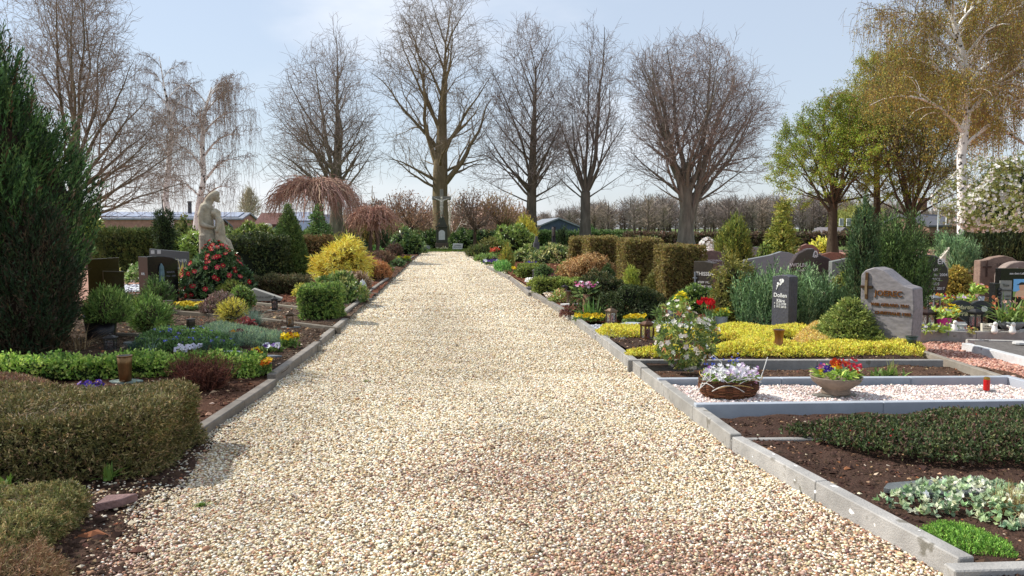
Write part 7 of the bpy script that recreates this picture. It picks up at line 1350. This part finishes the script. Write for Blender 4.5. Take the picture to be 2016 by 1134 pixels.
o, k, P0 = pot('dark square pot behind the pieris shrub', 1328, 632, 28, 22, [(.95, 0), (1, 1)], '3c3e44'); posy('tall yellow chrysanthemums above the pieris', P0 + (.14, .1, .1), 30 * k, 46 * k, ['f2dc1c', 'e8d018', 'f8e840'], 40, .05, zf=.85, d=.5); posy('white and yellow flowers in the dark square pot', P0 + (0, 0, 20 * k), 24 * k, 10 * k, ['f0ece0', 'e8d870'], 22, .045)
posy('orange pink azalea flowers between the pots', gp(1346, 630, .1) + (0, 0, .0), .22, .32, ['d88a68', 'c8785c', 'e0a080'], 22, .05, zf=.7)
o, k, P0 = pot('shallow grey bowl with yellow pansies on the chippings', 1246, 645, 38, 9, [(.8, 0), (1, .9), (1, 1)], 'a8b0b4')
tu = thing('tulip_bunch', 'bunch of red tulips behind the pieris', 'flowers', gp(1396, 640, .1)); k = mpp(tu.location); b = MB(); S0 = np.zeros((9, 3)) + rng.normal(0, .02, (9, 3)) * (1, 1, 0); T = np.stack([rng.uniform(-.16, .06, 9), rng.uniform(-.06, .06, 9), rng.uniform(28, 46, 9) * k], 1); tubes(b, np.stack([S0, (S0 + T) / 2 + (0, 0, .03), T], 1), np.full((9, 3), .006), 5, H('6a8a4a', .8)); blades(b, rng.normal(0, .03, (16, 3)) * (1, 1, 0), .28, .04, pick([H('7a9a68', .8)], 16), .35); b.build('foliage', LEAF(), tu)
b = MB(); 
for j in range(6): 
    a = np.full(9, j * PI / 3); d_ = nrm(np.stack([np.cos(a) * .35, np.sin(a) * .35, np.ones(9)], 1)); kites(b, T + np.stack([np.cos(a) * .018, np.sin(a) * .018, 0 * a], 1), d_, np.stack([np.cos(a), np.sin(a), 0 * a], 1), .085, .065, pick([H('c81c28'), H('d83030'), H('b01824')], 9), .5)
b.build('blossoms', PETAL(), tu)
# the decorated grave
o, k, P0 = pot('bright pink plastic pot on the white marble', 1856, 647, 30, 22, POT, 'd83a9c', .19, PAINT()); posy('white and yellow pansies in the bright pink pot', P0 + (0, 0, 20 * k), 40 * k, 20 * k, ['f4f2f0', 'e8c428', 'd8a020', 'f4f2f0'], 26, .07)
posy('yellow daffodils behind the pink pot', gp(1873, 646, .19), .2, .36, ['f0d028', 'e8c020'], 16, .06, name='daffodils', zf=.75)
posy('row of yellow and violet pansies along the edge of the marble', gp(1838, 653, .19), .5, .1, ['f0d428', '5a3a80', 'f0ecf0'], 26, .06, name='pansy_row', d=.2, zf=.5)
posy('yellow flowers on top of the heart stone', gp(1910, 640, .19) + (0, .12, .34), .24, .1, ['f0d43c', 'e8c828', 'd8c0d8'], 22, .05, name='daffodils', zf=.5)
posy('small green and orange plant before the heart stone', gp(1912, 658, .19), .16, .14, ['b8563c', 'a04830'], 8, .04, name='heather', leafc='oliv', zf=.4)
o, k, P0 = pot('terracotta bowl below the egg shaped stone', 1853, 612, 44, 16, [(.6, 0), (.9, .5), (1, 1)], 'b0603a', .12); posy('red, orange and violet primroses in the terracotta bowl', P0 + (0, 0, 14 * k), 44 * k, 20 * k, ['e86a2c', 'd8302c', '5a3a90', 'f0c030', 'e89038'], 40, .06)
o, k, P0 = pot('silver ribbon vase beside the sandstone steps', 1930, 625, 12, 42, [(.6, 0), (.5, .5), (1, 1)], 'b8bcc4', .12, IRON(), 'grave_vase'); posy('round bouquet of pink, orange and white flowers', P0 + (-.05, 0, 44 * k), 28 * k, 24 * k, ['e8b8c4', 'e88a54', 'c8d860', 'f0d8dc'], 26, .07, name='bouquet')
o, k, P0 = pot('low grey planter bowl before the photograph headstone', 1990, 648, 50, 16, [(.6, 0), (1, .8), (1, 1)], '8a9094', .2); lf = thing('lily_planting', 'green strap leaved lilies with orange buds in the grey planter bowl', 'plant', P0 + (0, 0, 12 * k)); b = MB(); blades(b, rng.normal(0, .06, (90, 3)) * (1.6, 1, 0), .38, .03, pick([H('7f9a48', .85), H('94ac5c', .85), H('6a8440', .85)], 90), .9, .7); b.build('foliage', LEAF(), lf); n = 24; b = MB(); P = rng.normal(0, 1, (n, 3)) * (.18, .08, .06) + (0, -.02, .26); flowers(b, P, nrm(rnd3(n) + (0, -.5, .5)), .06, pick([H('d8906a'), H('e0b0a0'), H('c87a50')], n), 5, None); b.build('blossoms', PETAL(), lf)
for u, v, lab, nm in ((1879, 651, 'white round ornament beside the pink pot', 'ornament'), (1993, 655, 'small white angel figurine before the grey planter bowl', 'angel_figurine'), (1958, 654, 'small white angel figurine sitting on the black base edge', 'angel_figurine')):
    o = thing(nm, lab, 'ornament', gp(u, v, .19)); carve('body', [([(0, 0, .02), (0, 0, .07)], [.045, .03]), ([(0, -.01, .115)], [.03]), ([(.0, .02, .05), (.05, .03, .09)], [.02, .015]), ([(0, .02, .05), (-.05, .03, .09)], [.02, .015])], H('e8e6e0', .95), PLAIN(), o, .008, 2)
o = thing('book_ornament', 'open stone book with writing beside the black lantern', 'ornament', gp(1942, 652, .19), -.1); b = MB(); prism(b, [(-.07, 0), (.07, 0), (.075, .11), (.0, .10), (-.075, .11)], -.025, .025, H('dcd6c4', .9), .004); b.build('slab', PLAIN(), o)
for i_, s_ in enumerate(('In Liebe', 'unvergessen')): text(s_, .026, o, (0, -.028, .07 - i_ * .03), (PI / 2, 0, 0), H('6a6458'), depth=.001)

# ---------------------------------------------------------------- buildings, far things
WALLM = lambda: mat('brick_wall', .9, .15, .3, 1.5, .4, 25)
def house(name, label, u0, u1, y, v_eave, v_ridge, depth, wall, roof, gable='x', windows=(), panels=None, rz=0, cat='house', roofm=None, over=.3, vb=470):
    """box with a pitched roof; gable 'x': ridge along x, 'y': ridge toward the viewer"""
    A, B = at(u0, 450, y), at(u1, 450, y); w = B[0] - A[0]; c = ((A[0] + B[0]) / 2, y, 0); k = mpp(at((u0 + u1) / 2, 450, y)); he, hr = HC + (450 - v_eave) * k, HC + (450 - v_ridge) * k
    o = thing(name, label, cat, c, rz); b = MB(); box(b, (0, depth / 2, 0), (w, depth, he), H(wall, .8))
    if gable == 'y': b.faces([(-w / 2, 0, he), (w / 2, 0, he), (0, 0, hr), (-w / 2, depth, he), (w / 2, depth, he), (0, depth, hr)], [(0, 1, 2), (4, 3, 5)], H(wall, .8))
    else: b.faces([(-w / 2, 0, he), (-w / 2, depth, he), (-w / 2, depth / 2, hr), (w / 2, 0, he), (w / 2, depth, he), (w / 2, depth / 2, hr)], [(0, 2, 1), (3, 4, 5)], H(wall, .8))
    b.build('wall', WALLM(), o)
    b = MB(); t = .22
    if gable == 'x':
        for s_ in (0, 1):
            y0, y1 = (-over, depth / 2) if s_ == 0 else (depth + over, depth / 2); z0 = he - over * (hr - he) / (depth / 2)
            b.add([(-w / 2 - over, y0, z0), (w / 2 + over, y0, z0), (w / 2 + over, y1, hr), (-w / 2 - over, y1, hr), (-w / 2 - over, y0, z0 + t), (w / 2 + over, y0, z0 + t), (w / 2 + over, y1, hr + t), (-w / 2 - over, y1, hr + t)], BOXF, H(roof, .8))
    else:
        for s_ in (-1, 1):
            x0 = s_ * (w / 2 + over); z0 = he - over * (hr - he) / (w / 2)
            b.add([(x0, -over, z0), (x0, depth + over, z0), (0, depth + over, hr), (0, -over, hr), (x0, -over, z0 + t), (x0, depth + over, z0 + t), (0, depth + over, hr + t), (0, -over, hr + t)], BOXF, H(roof, .8))
    rf = b.build('roof', roofm or mat('roof_tiles', .7, .25, .3, 2.2, .3, 14), o)
    for (a0, a1, z0, z1) in windows:
        q_ = MB(); X0, X1 = -w / 2 + a0 * w, -w / 2 + a1 * w; box(q_, ((X0 + X1) / 2, -.04, z0), (X1 - X0, .14, z1 - z0), H('e8e8e4', .85)); wf = q_.build('window', PLAIN(), o)
        q_ = MB(); n_ = 3; g = (X1 - X0) / n_
        for i in range(n_): box(q_, (X0 + g * (i + .5), -.1, z0 + .1), (g - .12, .06, z1 - z0 - .2), H('3a424a')); 
        q_.build('pane', mat('window_glass', .1, .5, 0), wf)
    if panels:
        n_, f0, f1, rows, hgt = panels; sl = math.atan2(hr - he, depth / 2); L_ = math.hypot(depth / 2, hr - he); pw = w * (f1 - f0) / n_
        for i in range(n_):
            q_ = MB(); x = -w / 2 + w * f0 + pw * (i + .5); a_, b2 = .10, .10 + hgt
            P = []
            for f_, s_ in ((a_, 0), (b2, 0)): P.append((f_ * depth / 2, he + f_ * (hr - he) + t + .06))
            (ya, za), (yb, zb) = P; W2 = pw * .46
            q_.add([(x - W2, ya, za), (x + W2, ya, za), (x + W2, yb, zb), (x - W2, yb, zb), (x - W2, ya, za + .08), (x + W2, ya, za + .08), (x + W2, yb, zb + .08), (x - W2, yb, zb + .08)], BOXF, H('9ea6b8', .9)); q_.build('solar_panel', mat('solar', .35, .5, .12, .9), rf)
    return o
fb = house('farm_building', 'long low brick farm building with solar panels on its roof', 150, 475, 118, 432, 420, 9, 'bf9080', '9aa0ac', panels=(11, .02, .98, 1, .82), vb=470)
for dx, h_ in ((-1.5, 2.8), (2.2, 2.2)):
    q_ = MB(); lathe(q_, [(.3, 0), (.28, h_), (.34, h_), (.34, h_ + .25)], H('4a4648'), 10, (dx + 1.2, 3, 3.2)); q_.build('chimney', IRON(), fb)
house('barn', 'low barn with a grey blue roof behind the statue', 385, 420, 105, 447, 432, 8, '8f6a58', '7a8290')
house('brick_house', 'reddish brick house with a dark roof beyond the umbrella tree', 505, 560, 112, 443, 421, 9, '8a5f50', '6f4a42', windows=((.3, .5, 1, 2.2),))
house('barn', 'barn with a pale blue gable roof behind the cone spruce', 518, 605, 96, 462, 440, 14, 'a08474', '6f7c90', 'y')
house('brick_house', 'house with a grid of solar panels behind the umbrella tree', 556, 612, 116, 441, 419, 9, '7a6458', '5f6a7a', panels=(6, .04, .96, 1, .8))
house('brick_house', 'dark roofed house behind the umbrella tree trunks', 612, 700, 108, 452, 424, 10, '7d6a60', '4f5462')
house('brick_house', 'brick house with a wide grey roof behind the globe maple', 705, 860, 104, 458, 430, 12, '8a5c4c', '6a6a70')
house('brick_house', 'brick gable beside the cross pedestal', 800, 872, 96, 470, 446, 10, '8f5f50', '8a8c94', 'y')
house('sports_hall', 'blue grey hall with a low white edged gable', 1052, 1148, 125, 450, 431, 22, '4f5a6c', '8f949c', 'y', cat='hall')
house('brick_house', 'pinkish brick gable house behind the leafing tree', 1644, 1682, 120, 466, 450, 9, 'c49a84', '6f6a6c', 'y', windows=((.2, .42, 2., 3.2), (.58, .8, 2., 3.2)))
house('brick_house', 'low house with a grey roof beside the pinkish gable', 1580, 1646, 126, 468, 459, 9, '6f6460', '75757d')
vl = house('villa', 'brown brick villa with a hipped dark roof behind the white birch', 1830, 1950, 92, 446, 424, 12, '8a6f60', '5f6066', windows=((.26, .35, 2.0, 3.3), (.66, .75, 2.0, 3.3)))
q_ = MB(); box(q_, (-1.2, 6, 4.0), (.8, .8, 1.6), H('7a5a4c')); q_.build('chimney', WALLM(), vl)
o = thing('silo', 'cream coloured round silo beside the barn roof', 'silo', (*at(528, 450, 92)[:2], 0)); b = MB(); lathe(b, [(.5, 0), (.5, 1.5), (.44, 2.0), (.2, 2.2)], H('c8c0ac', .85), 14); b.build('body', PLAIN(), o)
o = thing('flag_pole', 'thin white flag pole before the brown villa', 'flag pole', (*at(1846, 450, 80)[:2], 0)); b = MB(); tubes(b, np.array([(0, 0, 0), (0, 0, 2), (0, 0, 4.2)]), np.array((.06, .055, .04)), 6, H('f0f0f0', .9)); b.build('pole', PAINT(), o); b = MB(); box(b, (.05, 0, .3), (.22, .03, 1.2), H('f0f0ee', .9)); box(b, (.05, 0, 2.2), (.22, .03, .9), H('f0f0ee', .9)); b.build('banner', PLAIN(), o)
o = thing('trailer', 'white trailer parked behind the rhododendrons near the cross', 'trailer', (*at(811, 450, 84)[:2], 0)); b = MB(); box(b, (0, 0, .45), (1.6, 2.2, .75), H('f0f0ee', .9), bev=.05); b.build('body', PAINT(), o)
for s_ in (-.5, .5): q_ = MB(); tubes(q_, np.array([(s_, -1.15, .3), (s_, -1.0, .3)]), np.array((.3, .3)), 12, H('22222a'), cap=True); q_.build('wheel', PLAIN(), o)
for u, lab in ((1254, 'white football goal behind the second beech block'), (1310, 'white football goal near the trunks of the wide maple'), (1372, 'white football goal just past the wide maple'), (1492, 'white football goal beyond the egg shaped thuja')):
    o = thing('football_goal', lab, 'goal', (*at(u, 450, 130)[:2], 0), 0, 'goals on the sports field'); k = mpp(o.location); w2 = 6 * k; b = MB(); tubes(b, np.array([(-w2, 0, 0), (-w2, 0, .5), (-w2, 0, 1.1), (-w2 + .01, 0, 1.1), (0, 0, 1.1), (w2, 0, 1.1), (w2, 0, 1.09), (w2, 0, .5), (w2, 0, 0)]), np.full(9, .07), 5, H('f0f0f0', .95)); b.build('frame', PAINT(), o)
# dark far hall and gantry hedge; the far wood
def far_wood(name, label, rows, seed, cols, n, y0=230, y1=290, kk=.8, tw=70, wid=1.0):
    """bare far trees; rows = (u, height of the tops above the horizon in px)"""
    R = np.random.default_rng(seed); us = [r[0] for r in rows]; hs = [r[1] for r in rows]; b = MB()
    for i in range(n):
        u = R.uniform(us[0], us[-1]); y = R.uniform(y0, y1); p = at(u, 450, y); k = mpp(p); h = max(2.5, HC + np.interp(u, us, hs) * k * R.uniform(.6, 1.08)); w = h * R.uniform(.26, .4) * wid
        c = H(cols[R.integers(len(cols))], kk); tubes(b, np.array([(p[0], y, -.1), (p[0] + R.normal(0, .2), y, h * .5), (p[0] + R.normal(0, .4), y, h * .95)]), np.array((.26, .17, .05)), 4, H('5a5048', kk))
        a = R.uniform(0, 2 * PI, tw); z = h * R.uniform(.16, .95, tw); r = w * np.sqrt(np.clip(1 - ((z / h - .55) / .47) ** 2, 0, 1)); s0 = np.stack([p[0] + np.cos(a) * r * .12, y + np.sin(a) * r * .12, z * .84], 1); e = np.stack([p[0] + np.cos(a) * r, y + np.sin(a) * r, z + h * .06], 1); m = (s0 + e) / 2 + R.normal(0, .25, (tw, 3))
        tubes(b, np.stack([s0, m, e], 1), np.tile((.085, .06, .03), (tw, 1)), 3, np.clip(np.array(c) * np.exp(R.normal(0, .15, (tw, 1))), 0, .9))
        q = m[R.integers(0, tw, tw * 2)] + R.normal(0, .5, (tw * 2, 3)); e2 = q + R.normal(0, 1, (tw * 2, 3)) * (.5, .5, .7) + (0, 0, .3); q[:, 2] = np.maximum(q[:, 2], .1); e2[:, 2] = np.maximum(e2[:, 2], .1)
        tubes(b, np.stack([q, e2], 1), np.tile((.06, .035), (tw * 2, 1)), 3, np.clip(np.array(c) * np.exp(R.normal(0, .15, (tw * 2, 1))), 0, .9))
    return stuff(b.build(name, TWIG()), label, 'wood')
far_wood('woods', 'far off bare brown woodland beyond the sports field', [(1035, 10), (1080, 34), (1150, 56), (1220, 62), (1300, 68), (1400, 60), (1480, 66), (1560, 68), (1640, 70), (1720, 58), (1800, 50), (2060, 44)], 3, ['9a8c84', 'a4968c', '8f8078', 'a89888', '958a7e'], 300)
far_wood('woods', 'thin line of far trees beyond the farm buildings', [(-60, 26), (150, 32), (330, 28), (480, 24), (640, 28), (900, 24), (1060, 12)], 5, ['a09a98', '94908c', 'aaa29c'], 150, 300, 380, .95, 45)
far_wood('woods', 'yellow green willows at the edge of the far woodland', [(1640, 30), (1680, 46), (1730, 40)], 7, ['a0a45a', '949a50', 'b0b068'], 26, 190, 215, .85, 90, 1.3)
far_wood('woods', 'dense reddish brown thicket behind the small globe maples', [(690, 26), (760, 30), (840, 28), (930, 40), (1000, 36), (1050, 24)], 9, ['b09484', 'a88c7c', 'b89c88', 'b8a490'], 34, 80, 95, 1.0, 70, 1.5)
pt = Tree([(1.2, .5, .5), (3, 1.3, 1.3), (6, 1.5, 1.5), (8, .9, .9), (9.2, .2, .2)], 4)
bare_tree('poplar_tree', 'pale far poplar standing between the statue and the umbrella tree', base_at(493, 140), [(0, 0, 0, .25), (0, 0, 4, .16), (0, 0, 8.6, .05)], [(1.0, 1.2, 1.2), (3, 2.2, 2.2), (5.5, 2.0, 2.0), (7.3, 1.2, 1.2), (8.8, .3, .3)], 61, dict(leader=(1.0, 8, 40, .06, .03), tilt=(30, 12), levels=3, gap=(.4, .4, .3, .3, .3), rmin=.022), 'a09684', 'b0a488', group=None)
bare_tree('birch_tree', 'thin white stemmed young birch beside the cross pedestal', base_at(884, 70), [(0, 0, 0, .09), (.05, 0, 2, .07), (.1, 0, 4.4, .03)], [(.6, .8, 1.2), (2, 1.4, 1.9), (4, 1.2, 1.4), (5, .4, .4)], 62, dict(leader=(.4, 4, 16, .04, .02), tilt=(40, 20), levels=3, gap=(.4, .5, .4, .3, .3), rmin=.014), 'd8d0c8', 'b8a8a0', group=None)
